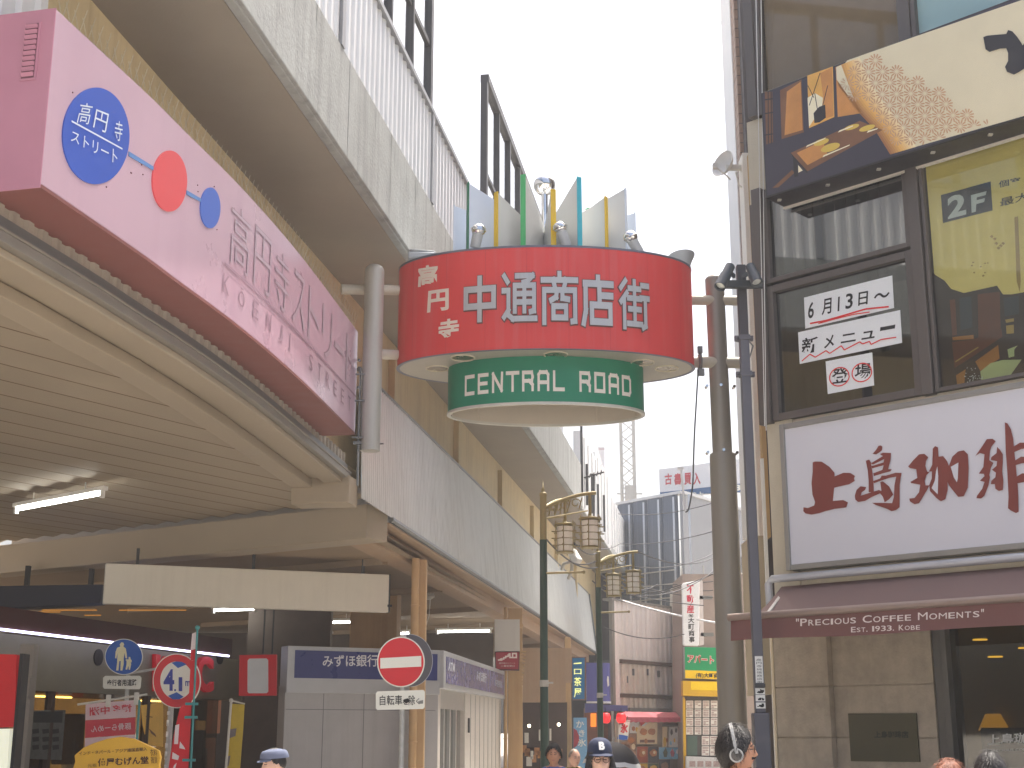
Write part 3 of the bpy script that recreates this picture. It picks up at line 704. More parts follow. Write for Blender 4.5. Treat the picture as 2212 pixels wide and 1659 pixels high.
for ch in word:
    if ch == ' ': t += adv * .72; continue
    strokes(RC, mb, H[ch], [(t, zl), (t + adv * .8, zl), (t + adv * .8, zh), (t, zh)], 19, .006, px=False); t += adv
mb.build('lettering', mat('letter_white', (232, 228, 220), .5), gate)
# fins
fp = mat('fin_panel', (206, 208, 206), .35, .15, var=.04, sc=1)
fb = mat('fin_pale_blue', (206, 216, 230), .35, .1, var=.03)
edge = {'g': mat('fin_edge_green', (70, 178, 110), .45), 'y': mat('fin_edge_yellow', (222, 186, 40), .45), 'c': mat('fin_edge_cyan', (62, 184, 206), .45), 'd': mat('fin_edge_dark_green', (24, 110, 78), .45), 'p': fb}
fins = [(-84, 447, 'p'), (-57, 398, 'd'), (-32, 418, 'y'), (-14, 380, 'g'), (4.5, 412, 'y'), (21, 385, 'c'), (40.5, 428, 'y'), (61, 410, 'p'), (81, 462, 'p'), (-120, 430, 'y'), (120, 430, 'y'), (-150, 400, 'c'), (150, 400, 'g'), (180, 420, 'y')]
fa, fbb = 1.36, .74
for a, yt, e in fins:
    s, c = math.sin(rad(a)), math.cos(rad(a))
    po = Vector((DCx + fa * s, 19.2 - fbb * c, Z1 + .03)); pi_ = Vector((DCx + .16 * s, 19.2 - .1 * c, Z1 + .03)); m = (po - pi_).normalized(); nn = m.cross(Z)
    if abs(a) < 90: zt = atY(1175 + 197 * s, yt, po.y).z
    else: zt = Z1 + 1.0 + .25 * (abs(a) == 150)
    h0 = zt - Z1; th = .035
    po -= m * .012
    mb = MB(); top_i = Z1 + h0 * .55
    mb.hexa([pi_ - nn * th, po - nn * th, po + nn * th, pi_ + nn * th, Vector((*(pi_ - nn * th).xy, top_i)), Vector((*(po - nn * th).xy, zt)), Vector((*(po + nn * th).xy, zt)), Vector((*(pi_ + nn * th).xy, top_i))])
    f = mb.build('fin', fb if a in (-84, -57, 81) else fp, gate)
    mb = MB(); q = po + m * .012; mb.box((q.x, q.y, (Z1 + zt) / 2 + .02), (.02, th * 2 + .006, zt - Z1 - .0), m, nn); mb.build('fin_edge', edge[e], f)
# mast with chrome ball
mb = MB(); top = atY(1175, 400, 19.2); mb.tube((DCx, 19.2, Z1), (DCx, 19.2, top.z), .05, n=20); ms = mb.build('mast', chrome, gate, smooth=40)
mb = MB(); mb.ball((DCx, 19.2, top.z), .165, 40); mb.build('ball', chrome, ms, smooth=40)
# chrome capped spotlights on the rim
spot_g = mat('spotlight_grey', (176, 182, 188), .4, .1, var=.04)
for x0, y0, x1, y1 in [(1026, 535, 1034, 497), (1224, 533, 1210, 492), (1382, 548, 1362, 512)]:
    b = atY(x0, y0, 18.45); t_ = atY(x1, y1, 18.4); d = (t_ - b).normalized()
    mb = MB(); mb.lathe(b, [(.07, 0), (.075, .02), (.078, .2), (.085, (t_ - b).length)], 22, d); mb.bar(b + Vector((.05, .05, -.08)), b + Vector((.02, .02, .04)), .03, .05); mb.bar(b + Vector((.06, .06, -.3)), b + Vector((.05, .05, -.05)), .03, .04); s_ = mb.build('spotlight', spot_g, gate, smooth=35)
    mb = MB(); mb.ball(t_ + d * .0, .105, 28, sz=.9); mb.torus(t_, .102, .014, d, 28, 6); mb.build('reflector_bulb', chrome, s_, smooth=40)
# two large floodlights at the ends
p = atY(912, 553, 19.0)
mb = MB(); mb.hexa([p + Vector(v) for v in ((-.2, -.14, -.09), (.16, -.14, -.05), (.16, .2, -.05), (-.2, .2, -.09), (-.2, -.16, .02), (.22, -.12, .03), (.22, .2, .03), (-.2, .22, .02))])
mb.hexa([p + Vector(v) for v in ((-.12, -.1, .02), (.1, -.1, .03), (.1, .16, .03), (-.12, .16, .02), (-.2, -.16, .06), (.2, -.1, .05), (.2, .18, .05), (-.2, .2, .06))])
mb.bar(p + Vector((-.05, 0, -.3)), p + Vector((-.05, 0, -.06)), .06, .05); mb.build('floodlight', spot_g, gate, bevel=.025)
p = atY(1467, 572, 19.2)
p = atY(1478, 588, 19.2); mb = MB(); mb.lathe(p, [(.08, -.08), (.09, .02), (.115, .1), (.16, .18), (.205, .25), (.21, .27), (.18, .27), (.03, .2)], 24, Vector((-.14, .18, 1))); mb.bar(p + Vector((.06, 0, -.3)), p + Vector((.06, 0, -.05)), .06, .05); mb.build('floodlight', spot_g, gate, smooth=35)
# poles and crossbars
pole_m = mat('pole_metallic_grey', (150, 145, 136), .45, .35, var=.06, sc=2, streak=.12, scol=(100, 95, 88))
p = atY(804, 790, 18.75)
bz, tz = atY(800, 974, 18.75).z, atY(805, 590, 18.75).z
mb = MB(); mb.tube((p.x, p.y, bz), (p.x, p.y, tz), .14, n=32); mb.lathe((p.x, p.y, tz), [(.14, 0), (.136, .05), (.115, .09), (.07, .12), (.0, .13)], 32, cap=False)
mb.build('hanging_pole', silver, gate, smooth=40)
mb = MB()
for zz in (797, 970, 1208):
    q = atY(735, 0, 18.7); y_ = 1000 + (zz) / 1.659; z_ = atY(790, y_ / 1.82278, 18.75).z
    mb.box((p.x - .14, p.y - .1, z_), (.22, .03, .02))
q = Vector((p.x - .16, p.y - .02, bz + .35)); mb.box(q, (.02, .1, 1.7)); mb.box((p.x - .17, p.y - .06, bz + .1), (.12, .06, .04))
mb.tube((p.x + .13, p.y, bz + .1), (p.x + .19, p.y - .02, bz + .1), .01)
for z_ in (bz + .1, bz + .18, bz + .9, bz + 1.3): mb.ball((p.x - .18, p.y - .05, z_), .025, 8)
mb.build('bracket', greymetal, gate)
p2 = atY(1547, 700, 19.45); zt = atY(1545, 605, 19.45).z; zs = atY(1558, 980, 19.45).z
mb = MB(); mb.tube((p2.x + .02, p2.y, zs - .03), (p2.x + .0, p2.y, zt), .142, n=36); mb.lathe((p2.x, p2.y, zt), [(.142, 0), (.138, .02), (.11, .05), (0, .06)], 36, cap=False)
mb.lathe((p2.x + .02, p2.y, 0), [(.21, 0), (.205, .02), (.188, zs - .04), (.18, zs - .005), (.145, zs)], 40)
pole = mb.build('pole', pole_m, gate, smooth=35)
mb = MB()
for x, y in [(1557, 832), (1527, 834), (1586, 835), (1563, 972), (1529, 977), (1592, 978)]:
    q = atY(x, y, 19.3); mb.tube(q + Vector((0, .1, 0)), q + Vector((0, -.03, 0)), .022, n=10)
mb.build('bolt', chrome, gate, smooth=40)
xb_m = mat('crossbar_grey', (192, 186, 172), .55, .1, var=.06)
for y, x1 in ((625, 737), (765, 860)):
    mb = MB()
    a = atY(x1 if x1 < 800 else 812, y, 18.85); b = atY(868, y + 2, 19.1); mb.tube(a, b, .075, n=20); mb.build('crossbar', xb_m, gate, smooth=40)
for y in (648, 782):
    mb = MB()
    a = atY(1488, y, 19.3); b = atY(1606, y + 2, 19.5); mb.tube(a, b, .075 if y < 700 else .085, n=20); mb.build('crossbar', xb_m, gate, smooth=40)
mb = MB(); q = atY(1512, 782, 19.3); mb.torus(q, .1, .03, X, 20, 6); mb.box(q + Vector((0, -.05, .17)), (.07, .07, .1)); mb.box(q + Vector((0, -.05, -.17)), (.1, .07, .1)); mb.build('clamp', greymetal, gate)
mb = MB(); q = atY(1588, 733, 19.35); mb.tube(q, q + Vector((.2, -.05, .02)), .04, n=10); mb.sweep([q + Vector((.18, 0, 0)), q + Vector((.26, 0, -.1)), q + Vector((.2, 0, -.28))], .012, 5); mb.build('junction_box', greymetal, gate)
# thin cable hanging from the arch
pts = [(1508, 800), (1504, 870), (1500, 940), (1498, 1000), (1496, 1050), (1488, 1098), (1481, 1106), (1476, 1060), (1470, 1012)]
P = [atY(x, y, 19.0 + i * .05) for i, (x, y) in enumerate(pts)]
mb = MB(); mb.sweep(catmull(P[:7], 4), .011, 6); cb = mb.build('cable', darkgrey, base=P[0]); tag(cb, 'thin dark cable hanging loose below the red sign', 'cable')
mb = MB(); mb.sweep(catmull(P[6:], 4), .014, 6); mb.box(P[-1], (.08, .05, .04)); o = mb.build('cable_end', mat('cable_white', (230, 230, 232), .4), cb)
# ================================================================== coffee house on the right
KP = atY(1668, 1250, 18.0); KP.z = 0
W = Frame(KP, (.716, -.698, 0))
stucco = mat('cream_stucco', (196, 188, 168), .9, var=.06, sc=3, bump=.35, bsc=60, streak=.2, scol=(150, 140, 120))
stone = mat('brown_stone', (172, 160, 142), .75, var=.2, sc=5, bump=.3, bsc=35, streak=.15, scol=(100, 88, 70))
bronze = mat('bronze_window_frame', (98, 92, 88), .45, .4, var=.05)
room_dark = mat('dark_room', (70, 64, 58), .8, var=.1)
g_win = glass('shop_glass', (185, 190, 186), .8)
cof = thing('coffee_house', 'brown stone and bronze framed coffee house building on the right corner', 'building', KP)
def ab(x, y, o=0): return W.px(x, y, o)
aL = ab(1655, 900)[0]
LEN = 7.5
# bodies: solid side pier, storey walls with openings left for the windows
b_saw = ab(1700, 1260)[1]            # top of awning zone
b_s0 = ab(1712, 1237)[1]; b_s1 = ab(1712, 905)[1]
mb = MB()
W.box(mb, aL - .0, .42, b_saw - .3, b_s1 + .1, -.5, 0)                   # stucco pier beside the big sign
W.box(mb, .42, LEN, b_saw - .25, b_s1 + .0, -.5, -.02)
mb.build('stucco_wall', stucco, cof, bevel=.01)
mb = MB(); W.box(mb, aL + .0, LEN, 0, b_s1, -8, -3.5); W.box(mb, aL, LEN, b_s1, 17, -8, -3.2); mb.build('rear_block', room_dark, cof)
mb = MB(); W.box(mb, aL, LEN, b_s1 - .1, b_s1 - .02, -3.5, -.06); W.box(mb, aL, LEN, 12.55, 12.7, -3.5, -.1); mb.build('floor_slab', offwhite, cof)
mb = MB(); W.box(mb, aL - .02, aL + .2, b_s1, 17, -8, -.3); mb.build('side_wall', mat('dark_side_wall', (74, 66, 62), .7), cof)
# second floor: bronze frames
bw0 = b_s1 - .02; pts = {}
x0, _ = ab(1646, 700); xm, _ = ab(1985, 700); xp, _ = ab(2012, 700)
btr = ab(1692, 610)[1]; btop = ab(1690, 440)[1]; bsill = ab(1705, 905)[1]
def frame_box(a0, a1, b0, b1, wd, o0=-.1, o1=.05):
    mb = MB(); W.box(mb, a0, a0 + wd, b0, b1, o0, o1); W.box(mb, a1 - wd, a1, b0, b1, o0, o1)
    W.box(mb, a0 + wd, a1 - wd, b0, b0 + wd, o0, o1 - .003); W.box(mb, a0 + wd, a1 - wd, b1 - wd, b1, o0, o1 - .003); return mb
aw0 = ab(1650, 760)[0]; aw1 = ab(1990, 760)[0]; aw2 = aw1 + .03
mb = MB(); W.box(mb, aw0 - .03, aw0 + .12, bw0, btop + .3, -.3, .10); W.box(mb, aw0 - .09, aw0 - .04, bw0, btop + .1, -.3, .06); W.box(mb, aw0 - .03, aw0 + .12, 10.07, 12.5, -.3, .08); mb.build('corner_mullion', bronze, cof, bevel=.008)
f = frame_box(aw0 + .12, aw1, bw0 + .02, btr - .02, .1).build('window_frame', bronze, cof, bevel=.008)
mb = MB(); W.box(mb, aw0 + .2, aw1 - .08, bw0 + .1, btr - .1, -.04, -.03); mb.build('pane', g_win, f)
f = frame_box(aw0 + .12, aw1, btr + .02, btop + .25, .07).build('window_frame', bronze, cof, bevel=.008)
mb = MB(); W.box(mb, aw0 + .18, aw1 - .06, btr + .08, btop + .22, -.04, -.03); mb.build('pane', g_win, f)
mb = MB(); W.box(mb, aw1 + .002, aw1 + .16, bw0, btop + .3, -.12, .09); mb.build('mullion', bronze, cof, bevel=.012)
f = frame_box(aw1 + .17, LEN, bw0 + .02, btop + .3, .05).build('window_frame', bronze, cof, bevel=.008)
mb = MB(); W.box(mb, aw1 + .22, LEN - .05, bw0 + .07, btop + .25, -.02, -.01); mb.build('pane', glass('poster_glass', (235, 238, 235), .12), f)
# rooms seen through the glass
mb = MB(); W.box(mb, aL + .2, LEN, b_s1, 12.5, -3.3, -3.2); W.box(mb, aw1 + .02, aw1 + .1, b_s1, 12.5, -3.2, -.2); W.box(mb, .6, 2.0, b_s1, b_s1 + 2.2, -1.9, -1.85); mb.build('room_wall', mat('room_panelling', (190, 176, 146), .7), cof)
mb = MB()
for k in range(9): W.box(mb, aw0 + .2 + k * .17, aw0 + .35 + k * .17, btr + .05, btop + .2, -.32, -.31)
mb.build('vertical_blind', mat('blue_grey_blind', (104, 122, 128), .7), cof)
q = ab(1815, 530, -.6); mb = MB(); mb.lathe(W.W(q[0], q[1] - .16, -.7), [(.13, 0), (.1, .26)], 20); mb.build('lamp_shade', mat('lamp_shade_cream', (210, 200, 160), .6, emit=.15), cof)
# third floor windows behind the upper sign
b3 = 9.05
mb = MB(); W.box(mb, aw0 - .1, LEN, btop + .3, 10.05, -.4, -.02); mb.build('spandrel', stucco, cof); mb = MB(); W.box(mb, aw0 - .12, aw0 + .1, btop + .1, 10.06, -.4, -.018); mb.build('stucco_pier', stucco, cof)
f = frame_box(aw0 + .12, ab(1955, 30)[0], 10.07, 12.5, .09).build('window_frame', bronze, cof)
am = ab(1955, 30)[0]
mb = MB(); W.box(mb, aw0 + .21, am - .09, 10.12, 12.42, -.05, -.04); mb.build('pane', glass('blind_glass', (225, 222, 215), .1), f)
mb = MB()
for k in range(62): 
    z = 10.1 + k * .045
    if z < 12.4: mb.add([W.W(aw0 + .2, z, -.14), W.W(am - .08, z, -.14), W.W(am - .08, z + .04, -.105), W.W(aw0 + .2, z + .04, -.105)], [(0, 1, 2, 3)])
mb.build('venetian_blind', mat('blind_beige', (232, 220, 204), .6), cof)
mb = MB(); W.box(mb, am + .005, am + .09, b3 + .5, 12.5, -.15, .07); mb.build('mullion', bronze, cof)
f = frame_box(am + .1, LEN, b3 + .6, 12.5, .06).build('window_frame', bronze, cof)
mb = MB(); W.box(mb, am + .16, LEN - .06, b3 + .66, 12.4, -.05, -.04); mb.build('pane', mat('frosted_teal_glass', (150, 182, 184), .25, var=.03), f)
mb = MB(); W.box(mb, aL, LEN, 12.72, 17, -.5, -.02); mb.build('upper_wall', bronze, cof)
# ground floor stone: pilaster, wall panel with joints, shop window
bj1 = ab(1700, 1484)[1]; bj2 = ab(1700, 1593)[1]
ap0 = ab(1674, 1480)[0]; ap1 = ab(1790, 1480)[0]; ar1 = ab(2008, 1480)[0]
top = b_saw - .3
rows = [(top, bj1), (bj1, bj2), (bj2, bj2 - .85), (bj2 - .85, 0)]
for a0_, a1_, o_ in ((ap0, ap1, .0), (ap1 + .002, ar1, -.10)):
    mb = MB()
    for (h, l) in rows: W.box(mb, a0_, a1_, l + .006, h - .006, -.6, o_)
    W.box(mb, a0_ + .01, a1_ - .01, 0, top, -.6, o_ - .02)
    mb.build('stone_facing', stone, cof, bevel=.008)
mb = MB(); W.box(mb, ap0 - .035, ap0 - .004, 0, top, -.6, .01); mb.build('corner_trim', mat('pale_trim', (214, 200, 170), .6), cof)
as0 = ar1 + .01
mb = MB(); W.box(mb, as0, as0 + .12, 0, top, -.4, -.12); W.box(mb, as0 + .125, as0 + .2, 0, top, -.4, -.06); W.box(mb, as0 + .2, LEN, top - .25, top, -.4, -.08); W.box(mb, as0 + .2, LEN, 0, .4, -.4, -.08); mb.build('shop_window_frame', mat('shop_frame_grey', (96, 94, 90), .4, .5), cof, bevel=.006)
mb = MB(); W.box(mb, as0 + .2, LEN, .4, top - .25, -.2, -.19); mb.build('shop_pane', glass('shop_glass_clear', (190, 190, 180), .3), cof)
mb = MB(); W.box(mb, as0 + .1, as0 + .55, 0, top, -1.6, -1.4); mb.build('inner_wall', mat('olive_inner_wall', (150, 140, 110), .8), cof)
mb = MB(); W.box(mb, aL, LEN, top, top + .08, -3.5, -.05); W.box(mb, aL, LEN, 0, top, -3.5, -3.4); mb.build('shop_room', mat('shop_room_brown', (156, 138, 112), .8), cof)
warm = emis('warm_lamp', (255, 196, 70), 1.4)
for x, y in ((2117, 1383), (2216, 1401), (2150, 1420)):
    a_, b_ = W.px(x, y, -.9); mb = MB(); mb.lathe(W.W(a_, b_, -.9), [(.09, 0), (.085, .015)], 20); mb.build('downlight', warm, cof)
a_, b_ = W.px(2146, 1560, -1.3)
mb = MB(); mb.lathe(W.W(a_, b_ - .1, -1.3), [(.19, 0), (.09, .2)], 20); mb.build('shade_lamp', emis('amber_shade', (226, 160, 40), .5), cof)
mb = MB(); q = [(2124, 1610), (2240, 1605)]
text(W, mb, '上島珈琲', [(2133, 1611), (2250, 1603), (2250, 1580), (2133, 1587)], -.17, bold=.02); text(W, mb, 'PRECIOUS COFFEE MOMENTS', [(2140, 1624), (2290, 1619), (2290, 1614), (2140, 1619)], -.17)
mb.build('window_lettering', mat('window_letter_grey', (205, 205, 200), .5), cof)
mb = MB(); W.box(mb, W.px(2124, 1600, -.5)[0], LEN, 0, W.px(2124, 1572, -.5)[1], -.55, -.45); mb.build('counter_screen', mat('counter_screen', (78, 76, 70), .5), cof)
# hanging white cables and pipes at the building's left edge
mb = MB()
for x0, x1, y0, y1 in ((1644, 1655, 0, 930), (1633, 1652, 0, 920)): mb.sweep([atP(x0 + (x1 - x0) * i / 10, y0 + (y1 - y0) * i / 10, W.o + W.n * .1, W.n) for i in range(11)], .006, 5)
mb.build('cable', white, cof)

# ------------------------------------------------------------------ big white coffee sign
cs = thing('coffee_sign', 'large white light box sign with brown brush lettering above the awning', 'sign', W.W(.3, b_s0, .2))
O = .22
sa0, _ = W.px(1690, 1080, O); sb0 = W.px(1703, 1232, O)[1]; sb1 = W.px(1684, 917, O)[1]
mb = MB(); wd = .07; sa1 = LEN - .6
W.box(mb, sa0, sa0 + wd, sb0, sb1, -.0, O); W.box(mb, sa1 - wd, sa1, sb0, sb1, 0, O); W.box(mb, sa0 + wd, sa1 - wd, sb0, sb0 + wd, 0, O - .002); W.box(mb, sa0 + wd, sa1 - wd, sb1 - wd, sb1, 0, O - .002)
mb.build('frame', mat('alu_frame', (150, 150, 146), .4, .6, var=.05), cs, bevel=.01)
panel_w = mat('sign_panel_white', (196, 196, 204), .28, var=.004, emit=.04)
mb = MB(); W.box(mb, sa0 + wd, sa1 - wd, sb0 + wd, sb1 - wd, .02, O - .03); mb.build('panel', panel_w, cs)
Q = crop(3032, 1640, 2.212); op = O - .022
brush = [
 [(372,400),(390,392),(450,393),(520,440),(562,490),(563,522),(640,490),(700,492),(742,518),(730,540),(740,560),(690,590),(560,620),(555,660),(548,735),(640,728),(680,748),(665,792),(560,805),(480,825),(430,842),(360,855),(310,845),(290,825),(292,790),(330,797),(385,775),(393,745),(370,680),(362,580),(372,480)],
 [(945,255),(965,252),(980,262),(975,295),(950,315),(925,330),(893,325),(925,290)],
 [(835,385),(865,375),(880,400),(895,500),(905,620),(905,660),(860,660),(860,560),(852,470)],
 [(878,408),(985,345),(958,328),(985,315),(1055,318),(1050,380),(1030,460),(1062,458),(1050,478),(985,495),(905,520),(900,495),(980,465),(990,425),(890,452),(885,432),(990,400),(995,372),(900,418)],
 [(900,562),(960,540),(975,515),(1010,515),(1095,490),(1148,492),(1140,530),(1130,600),(1130,790),(1100,815),(1060,825),(1020,805),(920,770),(890,752),(960,752),(1065,755),(1080,700),(1085,600),(1100,525),(1040,535),(960,562),(905,582)],
 [(740,690),(755,640),(790,608),(840,615),(830,640),(800,660),(790,690),(860,668),(950,640),(972,650),(962,570),(985,565),(1040,610),(1075,680),(1040,720),(1000,748),(985,700),(960,670),(890,700),(830,735),(770,745),(745,725)],
 [(1205,435),(1250,380),(1300,330),(1345,325),(1380,355),(1360,390),(1355,430),(1370,480),(1392,485),(1365,510),(1350,560),(1355,600),(1390,600),(1370,640),(1340,690),(1300,755),(1260,765),(1220,740),(1215,715),(1260,710),(1300,660),(1310,595),(1230,580),(1225,570),(1285,535),(1275,460),(1220,450)],
 [(1420,280),(1440,258),(1465,270),(1470,350),(1510,345),(1545,390),(1560,430),(1590,350),(1640,305),(1690,295),(1725,330),(1732,450),(1725,620),(1690,695),(1640,700),(1600,650),(1560,600),(1548,570),(1550,640),(1530,720),(1490,738),(1450,710),(1395,650),(1388,600),(1410,540),(1412,480),(1385,480),(1415,420)],
 [(1790,345),(1850,260),(1890,198),(1940,195),(1968,215),(1930,265),(1918,300),(1912,380),(1948,405),(1925,450),(1912,510),(1918,530),(1905,600),(1870,690),(1840,715),(1800,712),(1805,690),(1850,630),(1870,570),(1830,560),(1870,520),(1865,500),(1820,498),(1860,440),(1870,330),(1830,320)],
 [(1980,265),(2005,290),(2030,330),(2030,400),(2025,480),(2035,560),(2030,640),(1995,650),(1965,630),(1960,590),(1925,590),(1930,560),(1965,530),(1970,490),(1935,465),(1975,430),(1980,390),(1925,380),(1930,355),(1975,320)],
 [(2048,52),(2070,60),(2100,110),(2120,190),(2130,300),(2140,400),(2150,500),(2160,600),(2165,700),(2168,830),(2145,842),(2100,820),(2075,800),(2080,700),(2070,500),(2055,300)],
 [(2125,262),(2180,228),(2260,230),(2260,275),(2190,285),(2128,312)], [(2135,385),(2190,350),(2260,355),(2260,400),(2190,410),(2140,425)], [(2150,525),(2200,495),(2260,500),(2260,560),(2200,575),(2155,582)]]
holes = [[(1578,440),(1645,402),(1640,540),(1632,575),(1605,530)], [(1462,435),(1470,520),(1465,680),(1412,625),(1440,560),(1450,480)]]
mbo = MB(); mb = MB()
for i, pl in enumerate(brush):
    pq = [W.px(*Q(p), op) for p in pl]; n = len(pq)
    ct = (sum(p[0] for p in pq) / n, sum(p[1] for p in pq) / n)
    W.poly(mb, pq, op + .002 + i * .0006)
for pl in holes: W.poly(mb, [W.px(*Q(p), op) for p in pl], op + .013, mi=1)
text(W, mb, '店', [(LEN - 2.6, sb0 + .75), (LEN - 1.9, sb0 + .75), (LEN - 1.9, sb0 + 1.4), (LEN - 2.6, sb0 + 1.4)], op + .002, bold=.03, px=False)
mb.build('brush_lettering', [mat('brush_brown', (122, 52, 44), .5, var=.04), panel_w], cs)

# ------------------------------------------------------------------ awning
aw = thing('awning', 'brown fabric awning with white lettering on its valance over the coffee house front', 'awning', W.W(1, 2.8, .6))
PO = 1.15
fb0 = W.px(1700, 1331, PO)[1]; vb = W.px(1700, 1379, PO)[1]; fa0 = W.px(1579, 1340, PO)[0]; at = b_saw - .05; ta0 = W.px(1688, 1262, .1)[0]
fab = mat('awning_brown', (130, 106, 100), .8, var=.06, sc=3, bump=.1, bsc=200)
mb = MB(); n = 10
for i in range(n):
    f0, f1 = i / n, (i + 1) / n
    def S(f, a_): return W.W((ta0 if a_ == 0 else LEN) * (1 - f) + (fa0 + .3 if a_ == 0 else LEN) * f, at * (1 - f) + fb0 * f - .02 * math.sin(math.pi * f), .1 * (1 - f) + (PO - .02) * f)
    mb.add([S(f0, 0), S(f0, 1), S(f1, 1), S(f1, 0)], [(0, 1, 2, 3)])
mb.build('canopy_cloth', fab, aw, smooth=50)
mb = MB(); xs = [fa0 + (LEN - fa0) * i / 60 for i in range(61)]
v = [W.W(a_, fb0 - .01, PO + .012 * math.sin(a_ * 3.1)) for a_ in xs] + [W.W(a_, vb + .012 * math.sin(a_ * 2.3), PO + .03 * math.sin(a_ * 3.1 + .4)) for a_ in xs]
mb.add(v, [(i, i + 1, 62 + i, 61 + i) for i in range(60)]); mb.build('valance', mat('awning_valance', (124, 86, 82), .8, var=.05, bump=.1, bsc=200), aw, smooth=50)
mb = MB(); mb.tube(W.W(fa0 - .03, fb0 + .03, PO), W.W(LEN, fb0 + .03, PO), .045, n=14); mb.build('front_tube', mat('awning_tube_brown', (150, 132, 122), .4, .2), aw, smooth=40)
mb = MB(); a0_ = W.px(1661, 1252, .2)[0]; zz = W.px(1700, 1248, .2)[1]
mb.sweep([W.W(a0_, zz - .55, .2), W.W(a0_ - .01, zz - .06, .2), W.W(a0_ + .05, zz, .2), W.W(LEN, zz, .2)], .05, 12); mb.build('top_tube', mat('steel_tube', (196, 200, 206), .35, .3, var=.02), aw, smooth=40)
mb = MB(); mb.bar(W.W(ta0 + .05, at - .05, .1), W.W(fa0 + .5, fb0, PO), .04, .03); mb.bar(W.W(LEN - .4, at - .05, .1), W.W(LEN - .4, fb0, PO), .04, .03); mb.build('arm', offwhite, aw)
V = crop(3000, 2200, 2.0136)
mb = MB()
def vtext(s, q, sm):
    P = [W.px(*V(p), PO) for p in q]; vs = []
    # small caps: first letters full height, others a little lower
    wds = s; tot = sum(.55 if c == ' ' else (1.15 if c in 'MCOQ' else .5 if c in 'I1".' else .95) * (1 if (i == 0 or wds[i - 1] in ' "' or c.isdigit()) else .84) for i, c in enumerate(wds)); x = 0
    for i, c in enumerate(wds):
        big = i == 0 or wds[i - 1] in ' "' or c.isdigit()
        wd_ = .55 if c == ' ' else (1.15 if c in 'MCOQ' else .5 if c in 'I1".' else .95) * (1 if big else .84)
        if c != ' ':
            u0 = (x + .1) / tot; u1 = (x + wd_ - .06) / tot; vl, vh = 0, (1 if big else sm)
            if c == '"': vl, vh = .62, 1.05
            if c == '.': vl, vh, u1 = 0, .2, u0 + .22 / tot
            text(W, mb, c, [bil(P, u0, vl), bil(P, u1, vl), bil(P, u1, vh), bil(P, u0, vh)], PO + .045, bold=0 if c == 'M' else .01, px=False)
        x += wd_
vtext('"PRECIOUS COFFEE MOMENTS"', [(280, 538), (1780, 462), (1780, 402), (280, 480)], .8)
vtext('EST. 1933. KOBE', [(718, 586), (1272, 563), (1272, 520), (718, 543)], .82)
mb.build('lettering', mat('awning_letter', (226, 214, 208), .6), aw)

# ------------------------------------------------------------------ upper picture sign
us = thing('restaurant_picture_sign', 'dark box sign picturing a warm dining room with a black brush character', 'sign', W.W(1, btop + .5, .3))
UO = .5; U = crop(3000, 0, 1.659)
u0 = W.px(1648, 310, UO)[0]; ub0 = W.px(1651, 427, UO)[1]; ub1 = W.px(1646, 191, UO)[1]
# use the sign's own straight edges, averaged from both ends
ub0 = (ub0 + W.px(2150, 277, UO)[1]) / 2; ub1 = (ub1 + W.px(2150, 20, UO)[1]) / 2
mb = MB(); W.box(mb, u0, LEN + .5, ub0, ub1, .05, UO); mb.build('box', mat('sign_box_black', (44, 42, 44), .4, .2), us, bevel=.015)
def U2(p): return W.px(*U(p), UO)
dark = (50, 46, 58)
pm = [mat('picture_navy', (58, 54, 66), .35), mat('picture_cream', (222, 212, 180), .35, var=.05, sc=1.2), mat('picture_orange', (198, 138, 72), .35, var=.18, sc=2), mat('picture_brown', (122, 84, 56), .35, var=.2, sc=3), mat('picture_black', (34, 30, 34), .4), mat('picture_gold', (222, 170, 84), .35, var=.15, sc=3), mat('picture_plate', (216, 186, 84), .35), mat('picture_pale', (240, 232, 200), .35), mat('picture_lattice', (200, 160, 122), .4, var=.08), mat('picture_glow', (236, 204, 138), .35), mat('picture_glow_deep', (212, 164, 92), .35)]
mb = MB(); bo = UO + .004; hh = ub1 - ub0
W.poly(mb, [(u0 + .03, ub0 + .03), (LEN + .45, ub0 + .03), (LEN + .45, ub1 - .03), (u0 + .03, ub1 - .03)], bo, mi=0)
def pp_(pl, mi, k): W.poly(mb, [U2(p) for p in pl], bo + .0012 * k, mi=mi)
pp_([(560, 395), (1000, 240), (1760, -20), (1760, 745), (1200, 905), (900, 990), (780, 830), (640, 700), (560, 560), (490, 480)], 1, 1)
GB = [(480, 440), (500, 560), (600, 700), (740, 850), (840, 1010)]; GC = [(640, 375), (720, 560), (800, 680), (900, 800), (1010, 960)]
for g in range(12):
    f0, f1 = g / 12, (g + 1) / 12; L0 = [(a[0] + (b[0] - a[0]) * f0, a[1] + (b[1] - a[1]) * f0) for a, b in zip(GB, GC)]; L1_ = [(a[0] + (b[0] - a[0]) * f1, a[1] + (b[1] - a[1]) * f1) for a, b in zip(GB, GC)]
    f = (g + .5) / 12; ca, cb = ((150, 100, 60), (226, 176, 96)) if f < .45 else ((226, 176, 96), (238, 226, 188)); f2 = f / .45 if f < .45 else (f - .45) / .55
    pm.append(mat('picture_glow_%s' % 'abcdefghijkl'[g], tuple(ca[i] + (cb[i] - ca[i]) * f2 for i in range(3)), .35, var=.03)); pp_(L0 + L1_[::-1], 8 + 1 + 2 + g, 2)
pp_([(120, 590), (260, 520), (275, 865), (130, 910)], 3, 2); pp_([(165, 600), (255, 535), (268, 850), (150, 885)], 2, 3)
pp_([(20, 600), (70, 600), (75, 930), (30, 945)], 3, 2)
for x in (40, 60): pp_([(x, 600), (x + 6, 600), (x + 8, 940), (x + 2, 940)], 4, 4)
for y in (650, 740, 880): pp_([(20, y), (74, y - 8), (74, y), (20, y + 8)], 4, 5)
